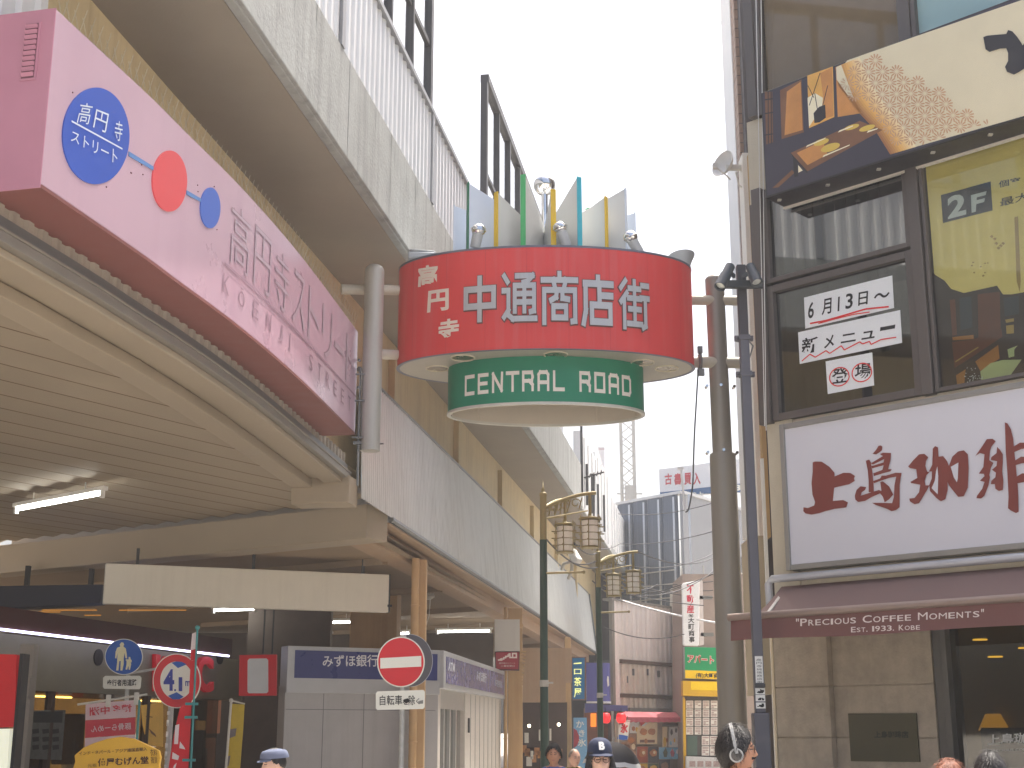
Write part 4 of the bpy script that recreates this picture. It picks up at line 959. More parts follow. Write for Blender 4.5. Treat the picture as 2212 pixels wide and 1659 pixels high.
pp_([(298, 495), (465, 435), (475, 765), (310, 838)], 5, 2); pp_([(300, 640), (350, 610), (400, 640), (395, 700), (330, 800), (310, 830)], 7, 3)
pp_([(382, 480), (460, 440), (470, 760), (420, 775), (400, 620)], 2, 3)
pp_([(340, 740), (375, 700), (415, 685), (420, 770), (380, 800), (345, 805)], 4, 4)
for a_, b_ in (((380, 478), (310, 690)), ((300, 560), (340, 640)), ((430, 560), (395, 700)), ((345, 610), (365, 730))):
    pp_([a_, (a_[0] + 5, a_[1]), (b_[0] + 5, b_[1]), b_], 4, 5)
pp_([(485, 470), (560, 560), (655, 740), (497, 765)], 2, 2); pp_([(487, 440), (520, 425), (570, 560), (600, 640), (560, 620), (490, 520)], 1, 3)
pp_([(190, 1000), (640, 790), (790, 850), (300, 1120)], 3, 3); pp_([(230, 1000), (400, 920), (430, 1010), (300, 1080)], 2, 4)
pp_([(190, 1000), (300, 1120), (300, 1135), (210, 1040)], 4, 5); pp_([(205, 1030), (230, 1050), (240, 1150), (215, 1160)], 4, 5)
for cx, cy, rx, ry in ((390, 930, 50, 20), (450, 965, 62, 26), (590, 832, 48, 16), (690, 838, 52, 18)):
    pp_([(cx + rx * math.cos(t * .2618) , cy + ry * math.sin(t * .2618) - .35 * rx * math.cos(t * .2618) * .8) for t in range(24)], 6, 5)
for a_, b_ in (((398, 1030), (578, 945)), ((290, 965), (420, 900)), ((500, 868), (600, 820)), ((688, 870), (760, 838))): pp_([a_, (a_[0] + 8, a_[1] - 14), (b_[0], b_[1]), (b_[0] - 4, b_[1] + 8)], 7, 6)
pp_([(70, 1230), (200, 1110), (215, 1130), (110, 1225)], 3, 4); pp_([(240, 1080), (270, 1115), (240, 1130)], 7, 5)
# hemp-leaf lattice: slender bars from every star centre of a triangular grid
SP = 92
def star_zone(x, y): return 0 < (x - 500) * .62 + 420 - y + 330 and y > 340 and (y > 395 + (x - 700) * .6 - 70) and y < 960 and x > 540 - 0 and (x - 560) > (y - 480) * .72 - 60 and y < 1010 - (x - 900) * .3
for r in range(-2, 12):
    for c in range(-2, 14):
        cx = 560 + c * SP + (r % 2) * SP / 2; cy = 400 + r * SP * .8 + (560 + c * SP - 560) * -.02
        if not star_zone(cx, cy) : continue
        for k in range(12):
            t = math.pi * k / 6 + .05; r0, r1 = 9, SP * .52
            ca, sa = math.cos(t), math.sin(t); wv = 3.6
            for sg in (1,):
                t2 = t + math.pi / 12
                P = [(cx + r_ * math.cos(t2 + d_), cy + r_ * math.sin(t2 + d_) * .95) for r_, d_ in ((r0, 0), (r1 * .6, -.17), (r1 * .95, -.10), (r1 * .98, .10), (r1 * .6, .17))]
                if all(ub0 + .05 < U2(p)[1] < ub1 - .05 for p in P): pp_(P, 8, 3)
mb.build('picture', pm, us)
mb = MB(); tsu = [(1450, 245), (1475, 236), (1540, 230), (1600, 225), (1612, 199), (1640, 208), (1672, 245), (1700, 285), (1705, 300), (1760, 250), (1790, 300), (1790, 420), (1712, 455), (1680, 475), (1650, 490), (1605, 472), (1592, 440), (1612, 400), (1612, 350), (1600, 318), (1560, 320), (1490, 342), (1465, 325)]
W.poly(mb, [U2(p) for p in tsu], bo + .012); mb.build('brush_lettering', mat('brush_ink', (40, 38, 42), .5), us)
mb = MB()
for k in range(9):
    a_ = u0 + .12 + k * .75; mb.box(W.W(a_, ub0 - .012, UO - .15), (.05, .05, .02)); 
mb.build('fixing_bolt', silver, us)
mb = MB(); W.box(mb, u0, LEN, ub0 - .03, ub0 - .004, .03, .08); mb.build('back_rail', offwhite, us)

# ------------------------------------------------------------------ papers taped inside the window, and the 2F poster
pape = mat('poster_paper', (226, 230, 232), .6, var=.03); ink = mat('ink_black', (32, 32, 34), .6); rink = mat('ink_red', (216, 52, 48), .6)
Rr = crop(3000, 1000, 1.659); PP = -.022
def paper(q, label):
    mb = MB(); W.poly(mb, [W.px(*Rr(p), PP) for p in q], PP, .003); o = mb.build('paper_notice', pape, base=W.W(*W.px(*Rr(q[0]), PP), PP)); return tag(o, label, 'notice', 'paper notices taped to the window')
def brushline(mb, pts, wpx, out, mi=0):
    P = [Vector((*W.px(*Rr(p), PP), 0)) for p in pts]
    for i in range(len(P) - 1):
        d = (P[i + 1] - P[i]).normalized(); n = Vector((-d.y, d.x, 0)) * wpx
        W.poly(mb, [(P[i] - n).xy, (P[i + 1] - n).xy, (P[i + 1] + n).xy, (P[i] + n).xy], out + .0004 * i, mi=mi)
def words(o, items, reds):
    mb = MB()
    for ch, x0, y0, x1, y1, dy in items: text(W, mb, ch, [Rr((x0, y0)), Rr((x1, y0 - dy)), Rr((x1 + 4, y1 - dy)), Rr((x0 + 4, y1))], PP + .003, bold=.018)
    mb.build('lettering', ink, o); mb = MB()
    for r_, w_ in reds: brushline(mb, r_, w_, PP + .005)
    mb.build('underline', rink, o)
o = paper([(283, 487), (863, 352), (851, 140), (275, 285)], 'white paper with a date in black and a red underline, topmost of the three notices')
words(o, [('6', 300, 425, 338, 318, 10), ('月', 390, 402, 452, 298, 14), ('1', 494, 375, 505, 280, 2), ('3', 545, 362, 592, 262, 10), ('日', 628, 340, 690, 252, 12), ('〜', 730, 300, 832, 262, 22)], [([(315, 455), (420, 435), (560, 395), (680, 360), (830, 345)], .011), ([(370, 455), (480, 425), (600, 395), (705, 380)], .007)])
o = paper([(247, 718), (915, 580), (903, 366), (236, 512)], 'white paper with new menu lettering over a red wavy line, middle of the three notices')
words(o, [('新', 258, 655, 365, 552, 16), ('メ', 405, 618, 470, 535, 10), ('ニ', 515, 585, 612, 528, 16), ('ュ', 650, 562, 735, 510, 14), ('ー', 770, 505, 868, 478, 18)], [([(262, 700), (315, 655), (350, 675), (420, 632), (445, 650), (520, 600), (540, 628), (640, 575), (660, 588), (705, 572), (715, 592), (780, 560), (880, 545)], .008)])
o = paper([(430, 915), (733, 858), (720, 643), (416, 702)], 'small square white paper with two red ringed characters, lowest of the three notices')
rg = lambda cx, cy: [(cx + 64 * math.cos(t * .3), cy + 60 * math.sin(t * .3) - 8 * math.cos(t * .3)) for t in range(22)]
words(o, [('登', 455, 850, 560, 752, 14), ('場', 605, 822, 710, 722, 14)], [(rg(508, 803), .008), (rg(655, 775), .008)])
pw = thing('window_poster', 'yellow green window poster with a 2F mark and a dark dining room scene', 'poster', W.W(aw1 + .3, bw0, 0))
F8 = crop(3600, 1000, 2.764); T4 = crop(3000, 0, 1.659); po = -.03
pl = [mat('poster_yellow_green', (250, 228, 138), .4, var=.12, sc=1.5), mat('poster_dark', (62, 46, 42), .4, var=.15), mat('poster_brown', (112, 62, 40), .4, var=.2), mat('poster_amber', (182, 122, 56), .4, var=.1), mat('poster_leaf', (196, 206, 150), .4, var=.06), mat('poster_slate', (62, 66, 70), .4), mat('poster_pale', (222, 228, 226), .4), mat('poster_ochre', (176, 146, 74), .4, var=.1)]
mb = MB(); a0_ = aw1 + .24; b0_ = bw0 + .08; b1_ = btop + .26
W.poly(mb, [(a0_, b0_), (LEN - .06, b0_), (LEN - .06, b1_), (a0_, b1_)], po, .003, mi=0)
def pq(c, pts, mi, k): W.poly(mb, [W.px(*c(p), po) for p in pts], po + .0008 * k, mi=mi)
pq(F8, [(175, 160), (230, 230), (330, 290), (400, 380), (540, 425), (720, 385), (900, 345), (965, 440), (1060, 440), (1400, 380), (1400, 1330), (230, 1520), (190, 900)], 1, 1)
pq(F8, [(385, 500), (445, 495), (465, 880), (415, 890)], 2, 2); pq(F8, [(490, 480), (620, 460), (635, 800), (505, 830)], 5, 2); pq(F8, [(690, 440), (930, 410), (940, 820), (700, 960)], 2, 2)
pq(F8, [(415, 905), (645, 880), (650, 925), (420, 940)], 3, 3); pq(F8, [(440, 1170), (690, 1010), (705, 1020), (455, 1178)], 7, 3)
pq(F8, [(410, 960), (640, 930), (950, 820), (960, 900), (660, 1100), (440, 1240)], 2, 2)
pq(F8, [(665, 1170), (915, 990), (930, 1140), (830, 1200), (720, 1275)], 3, 4); pq(F8, [(455, 1320), (560, 1255), (545, 1420), (470, 1445)], 3, 4)
pq(F8, [(720, 1280), (830, 1190), (960, 1155), (1170, 1150), (1030, 1345), (735, 1400)], 4, 5); pq(F8, [(1015, 1040), (1130, 995), (1090, 1040), (1090, 1115), (1030, 1130)], 4, 5)
pq(F8, [(1000, 780), (1085, 770), (1085, 865), (1005, 870)], 7, 4); pq(F8, [(990, 715), (1085, 700), (1085, 735), (1000, 750)], 7, 4); pq(F8, [(970, 480), (1140, 450), (1140, 650), (985, 680)], 5, 3)
pq(F8, [(1090, -400), (1130, -410), (1160, 290), (1150, 420), (1115, 300)], 7, 3)
pq(T4, [(1170, 1275), (1495, 1185), (1508, 1375), (1183, 1458)], 5, 4)
text(W, mb, '2', [T4((1215, 1432)), T4((1335, 1400)), T4((1330, 1255)), T4((1210, 1288))], po + .005, bold=.035, mi=6); text(W, mb, 'F', [T4((1370, 1390)), T4((1440, 1372)), T4((1468, 1248)), T4((1365, 1275))], po + .005, bold=.035, mi=6)
text(W, mb, '個室', [T4((1548, 1228)), T4((1690, 1195)), T4((1688, 1155)), T4((1546, 1182))], po + .005, bold=.008, mi=5); text(W, mb, '最大30', [T4((1556, 1352)), T4((1850, 1275)), T4((1848, 1222)), T4((1554, 1298))], po + .005, bold=.008, mi=5)
for (x, y) in [(1500, 1545), (1520, 1560), (1560, 1605), (1545, 1620), (1530, 1590), (1575, 1590)]: pq(T4, [(x - 12, y), (x, y - 10), (x + 14, y - 2), (x + 4, y + 12)], 7, 2)
random.seed(5)
for k in range(34):
    x = 630 + random.gauss(0, 55); y = 1350 + random.gauss(0, 45); pq(F8, [(x - 7, y), (x, y - 6), (x + 7, y), (x, y + 6)], 6, 6)
for k in range(10):
    x = random.choice([740, 780, 640]) + random.uniform(-25, 25); y = random.uniform(20, 250); pq(F8, [(x - 12, y), (x, y - 8), (x + 14, y), (x, y + 10)], 7, 6)
mb.build('printed_sheet', pl, pw)
# bronze wall plaque
pk = thing('wall_plaque', 'dark bronze name plaque on the brown stone wall under the awning', 'plaque', W.W(*ab(1835, 1640)))
B2 = crop(3000, 2200, 2.0136)
mb = MB(); W.poly(mb, [W.px(*B2(p), -.07) for p in ((705, 1605), (1248, 1612), (1220, 1225), (683, 1228))], -.07, .03); mb.build('plate', mat('plaque_bronze', (84, 80, 62), .35, .5, var=.1, sc=2), pk)
mb = MB(); text(W, mb, '上島珈琲店', [B2((890, 1422)), B2((1165, 1422)), B2((1160, 1365)), B2((890, 1368))], -.066, bold=.03); mb.build('lettering', mat('plaque_letter', (40, 40, 34), .4, .3), pk)

# ================================================================== blue grey lamp pole with two spotlights in front of the corner
bp = thing('spotlight_pole', 'slim blue grey square pole with two black spotlights at its top beside the coffee house', 'pole', (atY(1640, 1500, 16.4).x, 16.4, 0))
bpm = mat('pole_blue_grey', (92, 92, 100), .45, .2, var=.06)
pt = atY(1601, 570, 16.4); pb_ = atY(1641, 1535, 16.4); xb = pt.x; 
mb = MB(); hw = .088
zj = atY(1636, 1540, 16.4).z; tx = atY(1629, 1200, 16.4).x
mb.bb(tx - .058, tx + .058, 16.4, 16.52, zj, atY(1600, 730, 16.4).z); mb.bb(tx - .092, tx + .092, 16.36, 16.56, 0, zj); mb.build('shaft', bpm, bp, bevel=.012)
mb = MB(); mb.bb(tx - .058, tx + .058, 16.41, 16.51, atY(1600, 728, 16.4).z, pt.z); mb.build('upper_shaft', mat('pole_dark', (58, 56, 60), .5), bp, bevel=.012)
for y in (728, 806):
    z_ = atY(1600, y, 16.4).z; mb = MB(); mb.bb(tx - .07, tx + .07, 16.385, 16.535, z_ - .03, z_ + .03); mb.bb(tx - .115, tx - .07, 16.44, 16.5, z_ - .03, z_ + .03); mb.bb(tx + .07, tx + .115, 16.44, 16.5, z_ - .03, z_ + .03)
    mb.ball((tx - .09, 16.43, z_), .018, 8); mb.ball((tx + .09, 16.43, z_), .018, 8); mb.build('band_clamp', bpm, bp)
mb = MB(); zc_ = atY(1600, 615, 16.4).z; mb.bb(tx - .22, tx + .25, 16.3, 16.37, zc_ - .07, zc_ + .03); mb.build('crossarm', mat('spot_black', (52, 56, 60), .5), bp, bevel=.008)
for x0, y0, x1, y1 in ((1578, 574, 1555, 620), (1620, 574, 1636, 612)):
    a_ = atY(x0, y0, 16.2); b_ = atY(x1, y1, 16.05); d = (b_ - a_).normalized(); L_ = (b_ - a_).length
    mb = MB(); mb.lathe(a_, [(.05, 0), (.062, .01), (.062, L_ * .45), (.072, L_ * .46), (.074, L_), (.06, L_ - .01), (.058, L_ - .05)], 20, d); mb.bar(a_ + d * .1, a_ + d * .1 + Vector((.1 if x0 < 1600 else -.1, .12, -.03)), .03, .05)
    s_ = mb.build('spotlight', mat('spot_slate', (70, 76, 82), .45, .2), bp, smooth=35)
    mb = MB(); mb.lathe(b_ - d * .035, [(.058, 0), (.0, .004)], 18, d, cap=False); mb.build('lens', mat('lens_pale', (200, 205, 200), .1, .3), s_)
PF = Frame((tx, 16.4, 0), X)
D7 = crop(2700, 2300, 2.2917)
mb = MB(); y0 = D7((0, 890))[1]; y1 = D7((0, 650))[1]
za, zb2 = PF.px(1635, y0)[1], PF.px(1635, y1)[1]
PF.box(mb, -.045, .045, za, zb2, .001, .006); st = mb.build('sticker', white, bp); mb = MB()
for i, ch in enumerate('高円寺純情商店街'):
    h = (zb2 - za) / 8.4; z_ = zb2 - .03 - (i + 1) * h; text(PF, mb, ch, [(-.03, z_ + .01), (.03, z_ + .01), (.03, z_ + h), (-.03, z_ + h)], .008, px=False)
mb.build('lettering', ink, st)
for yA, yB in ((995, 938), (1058, 1000), (1122, 1068)):
    z0, z1 = PF.px(1635, D7((0, yA))[1])[1], PF.px(1635, D7((0, yB))[1])[1]
    mb = MB(); PF.box(mb, -.056, .056, z0, z1, .001, .006); st = mb.build('sticker', white, bp); mb = MB()
    random.seed(int(yA))
    for k in range(6): a_ = random.uniform(-.05, .02); z_ = random.uniform(z0 + .01, z1 - .04); PF.box(mb, a_, a_ + random.uniform(.01, .04), z_, z_ + random.uniform(.008, .03), .006, .008)
    mb.build('print', ink, st)
mb = MB(); z_ = PF.px(1635, D7((0, 912))[1])[1]; PF.box(mb, -.06, .06, z_ - .025, z_ + .015, .001, .03); mb.build('band', darkgrey, bp)

# ================================================================== tall neighbour behind the coffee house, seen edge-on
nb = thing('tall_neighbour_building', 'tall pale building with a strip of brown tiles, seen edge on behind the coffee house', 'building', (5.2, 25, 0))
tile = mat('brown_wall_tile', (150, 122, 100), .6, var=.15, sc=8)
def strip(nm, x0, x1, yb, yt, Y, m, dep=1.2, par=nb):
    p0 = atY(x0, (yb + yt) / 2, Y); p1 = atY(x1, (yb + yt) / 2, Y); zb_ = atY(x0, yb, Y).z; zt_ = atY(x0, yt, Y).z
    mb = MB(); mb.bb(p0.x, p1.x, Y, Y + dep, max(0, zb_), zt_); return mb.build(nm, m, par)
strip('white_pier', 1599, 1611, 1150, -60, 27, white); strip('drainpipe', 1595, 1598, 1150, -60, 27.3, offwhite, .08)
p0 = atY(1611, 600, 26.6); p1 = atY(1626, 600, 26.6)
mb = MB(); z = atY(1611, 1145, 26.6).z; zt_ = atY(1611, -60, 26.6).z
while z < zt_: mb.bb(p0.x, p1.x, 26.6, 27.5, z, z + .2); z += .222
mb.build('tile_strip', tile, nb, bevel=.006)
mb = MB(); mb.bb(p0.x + .005, p1.x, 26.62, 27.8, 0, zt_); mb.build('tile_backing', mat('grout', (90, 82, 74), .8), nb)
strip('dark_bay', 1626, 1660, 1300, -60, 26.3, mat('neighbour_dark', (60, 52, 50), .6), 1.5)
strip('window_strip', 1640, 1680, 400, -60, 25.5, mat('neighbour_glass', (110, 118, 122), .15), .3)
strip('stucco_pier', 1622, 1640, 1160, 330, 25.8, mat('bright_stucco', (226, 222, 210), .9, bump=.3, bsc=60, var=.05), .5)
strip('ochre_edge', 1636, 1646, 1160, 330, 25.6, mat('ochre_edge', (182, 150, 96), .7), .5)
strip('beige_panel', 1632, 1660, 1500, 1157, 20.5, mat('beige_panel', (178, 166, 142), .6), 1.0)
strip('pale_trim', 1651, 1657, 1300, 990, 19.5, white, .1)
mb = MB(); mb.bb(7.4, 18, 27.8, 40, 0, 22); mb.build('main_block', offwhite, nb)
# satellite dishes on its edge
def dish(cx, cy, rx, ry, Y, label, lnb=True):
    c = atY(cx, cy, Y); r = ry / FPX * Y
    t = thing('satellite_dish', label, 'satellite dish', c, 'satellite dishes on the pale building edge')
    ax = Vector((-.8, -.55, .25)).normalized()
    mb = MB(); mb.lathe(c, [(0, 0), (r * .4, .03), (r * .75, .09), (r, .17), (r * 1.01, .165), (r * .74, .07), (r * .4, .01), (0, -.02)], 32, ax, cap=False); mb.build('reflector', mat('dish_grey', (206, 204, 198), .5, var=.04), t, smooth=50)
    if lnb:
        mb = MB(); q = c + Vector((-.06, -.05, -.2)); f_ = c + ax * .45 + Vector((.05, 0, -.2)); mb.sweep([q + Vector((.1, .1, -.05)), q, f_], .015, 6); mb.box(f_, (.1, .1, .1)); mb.build('feed_arm', offwhite, t)
    mb = MB(); mb.sweep([c - ax * .02, c + Vector((.2, .05, -.0)), c + Vector((.5, .1, -.05))], .03, 8); mb.box(c + Vector((.12, .03, .0)), (.35, .12, .1)); mb.sweep([c + Vector((.15, 0, -.1)), c + Vector((.2, 0, -.4)), c + Vector((.45, .1, -.5))], .02, 6); mb.build('mount', offwhite, t, bevel=.01)
dish(1573, 361, 18, 33, 26, 'round grey satellite dish halfway up the edge of the pale building')
dish(1584, 46, 12, 22, 28, 'small satellite dish near the top of the photo on the pale building', False)
# ================================================================== bank booth under the canopy
bz_ = 3.05
pA = atZ(620, 1395, bz_); pB = atZ(948, 1405, bz_); pC = atZ(1082, 1450, bz_)
pA.z = pB.z = pC.z = 0
bkm = mat('bank_panel_grey', (168, 167, 168), .45, .15, var=.06, streak=.2, scol=(126, 124, 122))
bank = thing('bank_booth', 'grey panelled bank booth with dark blue name bands under the canopy', 'bank booth', pB)
BF = Frame(pA, pB - pA); BS = Frame(pB, pC - pB); lF = (pB - pA).length; lS = (pC - pB).length
sb = BS.px(955, 1488)[1]
mb = MB(); BF.box(mb, 0, lF, 0, sb - .0, -.35, 0)
for k in range(1, 5): pass
mb.build('front_panel', bkm, bank, bevel=.01)
mb = MB(); BF.box(mb, .0, lF, sb - .12, bz_, -.3, .06); mb.build('band_frame', mat('bank_frame', (176, 178, 182), .4, .4), bank, bevel=.01)
navy = mat('bank_navy', (44, 52, 112), .3, var=.05)
a0, b0 = BF.px(636, 1467, .08); b1 = BF.px(636, 1404, .08)[1]
b0 = (b0 + BF.px(820, 1465, .08)[1]) / 2
mb = MB(); BF.box(mb, a0, lF - .06, b0, b1, .05, .072); nv = mb.build('name_band', navy, bank)
mb = MB(); text(BF, mb, 'みずほ銀行', [(697, 1441), (816, 1440), (816, 1414), (697, 1415)], .08, bold=.012); mb.build('lettering', mat('bank_letter', (206, 208, 216), .5), nv)
mb = MB()
for k in (.24, .5, .76): BF.box(mb, lF * k, lF * k + .012, .02, sb - .02, .0, .004)
BF.box(mb, .02, lF * .98, 1.95, 1.962, 0, .004); mb.build('panel_joint', greymetal, bank)
mb = MB(); aw_ = lS * .33
BS.box(mb, 0, .28, 0, sb, -.3, 0); BS.box(mb, lS * .36, lS, 0, sb, -.3, 0)
mb.build('side_panel', mat('bank_side_panel', (200, 194, 186), .45, .1), bank, bevel=.01)
mb = MB()
for k in range(8): BS.box(mb, lS * (.44 + k * .075), lS * (.44 + k * .075) + .03, 0, sb - .02, 0, .005)
mb.build('panel_joint', greymetal, bank)
mb = MB(); BS.box(mb, .0, lS, sb, bz_, -.2, .1); mb.build('side_band_frame', MATS['bank_frame'], bank, bevel=.01)
mb = MB(); BS.box(mb, .25, lS - .25, sb + .1, bz_ - .1, .1, .112); nv = mb.build('side_name_band', mat('bank_navy_pale', (96, 92, 138), .25, var=.12), bank)
mb = MB(); text(BS, mb, 'みずほ銀行', [(lS * .45, sb + .28), (lS * .62, sb + .28), (lS * .62, sb + .5), (lS * .45, sb + .5)], .118, bold=.01, px=False); text(BS, mb, 'ATM', [(.4, sb + .34), (1.2, sb + .34), (1.2, sb + .5), (.4, sb + .5)], .118, bold=.02, px=False)
text(BS, mb, '高円寺駅前', [(lS * .78, sb + .26), (lS * .92, sb + .26), (lS * .92, sb + .42), (lS * .78, sb + .42)], .118, px=False); mb.build('lettering', MATS['bank_letter'], nv)
mb = MB()
for a_ in (.3, .9, 1.6, 2.35): BS.box(mb, a_, a_ + .12, 0, sb - .35, -.14, -.04)
BS.box(mb, .28, lS * .36, sb - .36, sb - .0, -.16, -.02); mb.build('sliding_door_frame', mat('alu_door', (168, 168, 164), .35, .6), bank)
mb = MB(); BS.box(mb, .42, lS * .35, .05, sb - .36, -.1, -.09); mb.build('door_pane', g_win, bank)
mb = MB(); BS.box(mb, 1.1, 1.5, 1.6, 2.1, -.12, -.105); BS.box(mb, 2.0, 2.25, .6, sb - .5, -.13, -.11); mb.build('door_poster', offwhite, bank)
mb = MB(); BS.box(mb, lS * .40, lS * .405, 1.55, 1.85, 0, .04); mb.build('intercom', darkgrey, bank)
# blank white board hanging above it
zB = 3.7
wA = atZ(222.6, 1304, zB); wB = atZ(839, 1323, zB); wA.z = wB.z = 0
HF = Frame(wA, wB - wA); hb = thing('blank_signboard', 'long blank white signboard hanging from the canopy ceiling', 'sign board', Vector((wA.x, wA.y, zB)))
lH = (wB - wA).length; ht = HF.px(230, 1214)[1]; ht = (ht + HF.px(838, 1243)[1]) / 2
mb = MB(); HF.box(mb, 0, lH, zB, ht, -.16, 0); mb.build('board', mat('blank_board_white', (222, 216, 204), .5, var=.03, streak=.1, scol=(160, 150, 134)), hb, bevel=.012)
mb = MB(); HF.box(mb, lH, lH + .03, zB, ht, -.18, -.01); HF.box(mb, lH - .02, lH + .05, zB + .1, zB + .14, 0, .05)
for k in (.1, .5, .9): HF.box(mb, lH * k, lH * k + .05, ht, 4.68, -.1, -.05)
mb.build('bracket', darkgrey, hb)

# ================================================================== chicken shop at the back left
kA = atZ(1, 1362, 3.25); kB = atZ(494, 1419, 3.25); kA.z = kB.z = 0
KF = Frame(kA, kB - kA); lK = (kB - kA).length
ks = thing('chicken_shop', 'dim fried chicken shop front with red letters and a violet light strip under the canopy', 'shop front', kB)
kwall = mat('shop_grey_wall', (150, 146, 126), .7, var=.12, sc=1.5)
mb = MB(); KF.box(mb, -1, lK + 1.6, 2.3, 3.25, -.5, -.35); KF.box(mb, -3, -0.05, 0, 4.6, -.5, -.3); mb.build('upper_wall', kwall, ks)
mb = MB(); KF.box(mb, -1.5, lK + .2, 3.30, 3.66, -.5, -.02); mb.build('fascia', mat('shop_dark_red', (84, 50, 48), .5, var=.1), ks)
strip_e = emis('violet_strip', (214, 214, 255), 3.0)
mb = MB()
for f0, f1 in ((0, .28), (.285, .56), (.565, .8), (.805, 1.0)): mb.tube(KF.W(lK * f0, 3.27, .0), KF.W(lK * f1, 3.27, .0), .022, n=8)
mb.build('light_strip', strip_e, ks)
mb = MB()
for x in (212, 475): a_, b_ = KF.px(x, 1420, -.34); mb.lathe(KF.W(a_, b_, -.36), [(.16, 0), (.16, .04), (.0, .045)], 20, KF.n, cap=False)
mb.build('round_vent', mat('vent_black', (40, 36, 34), .6), ks)
mb = MB(); Kc = crop(0, 2150, 1.898)
a_, b_ = KF.px(400, 1450, -.3)
for ch, x0, x1 in (('K', 338, 376), ('F', 384, 418), ('C', 428, 462)): text(KF, mb, ch, [(x0, 1493), (x1, 1497), (x1, 1421), (x0, 1413)], -.22, bold=.03, th=.1)
mb.build('letter', mat('shop_red_letter', (200, 36, 48), .4, emit=.1), ks)
# lit interior behind the window band; back wall glow stands in for lamplight
mb = MB(); KF.box(mb, -1, lK + 3, 0, 2.35, -3.2, -3.0); mb.build('back_room_wall', mat('warm_room_glow', (188, 146, 82), .7, var=.35, sc=1.2, emit=.4), ks)
mb = MB(); KF.box(mb, -1, lK + 1.5, 2.3, 2.34, -3, -.4); mb.build('room_ceiling', mat('room_ceiling', (120, 100, 66), .8), ks)
mb = MB()
for x, y in ((95, 1513), (75, 1508), (120, 1520), (52, 1526), (330, 1500)): 
    q = KF.px(x, y, -1.8); mb.bar(KF.W(q[0] - .5, 2.26, -1.8), KF.W(q[0] + .5, 2.26, -1.8), .12, .03)
mb.build('ceiling_lamp', emis('warm_tube', (255, 214, 120), 8.0), ks)
mb = MB()
for a_ in (.0, .9, 2.3, 4.4, 5.9, 7.4): KF.box(mb, a_, a_ + .12, 0, 2.3, -.5, -.36)
mb.build('window_post', mat('shop_post_brown', (80, 60, 50), .5), ks)
mb = MB(); KF.box(mb, -1, lK + .5, .1, 2.3, -.45, -.44); mb.build('shop_pane', glass('shop_glass_dim', (205, 200, 185), .25), ks)
pgrey = mat('menu_grey', (104, 106, 104), .5, var=.3, sc=9); ppl = mat('menu_dark', (56, 60, 60), .5, var=.2)
mb = MB(); KF.pxpoly(mb, [Kc((230, 1230)), Kc((490, 1225)), Kc((460, 1600)), Kc((210, 1590))], -.36, .02); o = mb.build('menu_poster', pgrey, ks)
mb = MB(); KF.pxpoly(mb, [Kc((245, 1240)), Kc((470, 1235)), Kc((465, 1320)), Kc((250, 1320))], -.352)
random.seed(9)
for k in range(9): 
    x = 240 + (k % 3) * 75; y = 1370 + (k // 3) * 60; KF.pxpoly(mb, [Kc((x, y)), Kc((x + 50, y - 6)), Kc((x + 52, y + 28)), Kc((x + 4, y + 34))], -.352)
mb.build('print', ppl, o)
mb = MB(); KF.pxpoly(mb, [Kc((1060, 1190)), Kc((1220, 1170)), Kc((1220, 1500)), Kc((1100, 1480)), Kc((1070, 1330))], -.37, .02)
o = mb.build('yellow_poster', mat('poster_amber_face', (206, 160, 70), .5, var=.2, sc=1.5, emit=.1), ks)
mb = MB(); KF.pxpoly(mb, [Kc((1090, 1270)), Kc((1140, 1275)), Kc((1140, 1282)), Kc((1090, 1278))], -.36); KF.pxpoly(mb, [Kc((1110, 1360)), Kc((1160, 1405)), Kc((1170, 1430)), Kc((1130, 1400))], -.36); mb.build('print', mat('poster_brown_line', (120, 70, 36), .5), o)
mb = MB()
for x, y, r in ((520, 1500, .3), (1480, 1500, .34), (1400, 1420, .25), (560, 1400, .34), (1500, 1620, .3)):
    a_, b_ = KF.px(*Kc((x, y)), -.8); mb.box(KF.W(a_, b_, -.9), (r * 1.4, .3, r * 2.2))
mb.build('counter_machine', mat('counter_machine', (70, 62, 52), .5, var=.3, sc=4), ks, bevel=.03)
random.seed(12)
for k, (x, y, w_, h_, m_) in enumerate([(300, 1560, 70, 120, 'menu_dark'), (560, 1560, 60, 70, 'counter_pale'), (1420, 1330, 70, 90, 'menu_dark'), (1500, 1420, 60, 90, 'poster_amber_face'), (1560, 1560, 90, 100, 'counter_rust'), (1620, 1250, 60, 120, 'counter_rust'), (510, 1480, 50, 60, 'counter_pale'), (1450, 1560, 60, 80, 'counter_pale'), (170, 1560, 40, 150, 'counter_rust')]):
    a_, b_ = KF.px(*Kc((x, y)), -1.2); mm = mat(m_, {'counter_pale': (176, 160, 130), 'counter_rust': (140, 84, 50)}.get(m_, (80, 80, 80)), .5, var=.3, sc=4, emit=.12)
    mb = MB(); KF.box(mb, a_ - w_ * .004, a_ + w_ * .004, b_ - h_ * .004, b_ + h_ * .004, -1.35, -1.2); mb.build('wall_menu_board', mm, ks, bevel=.02)
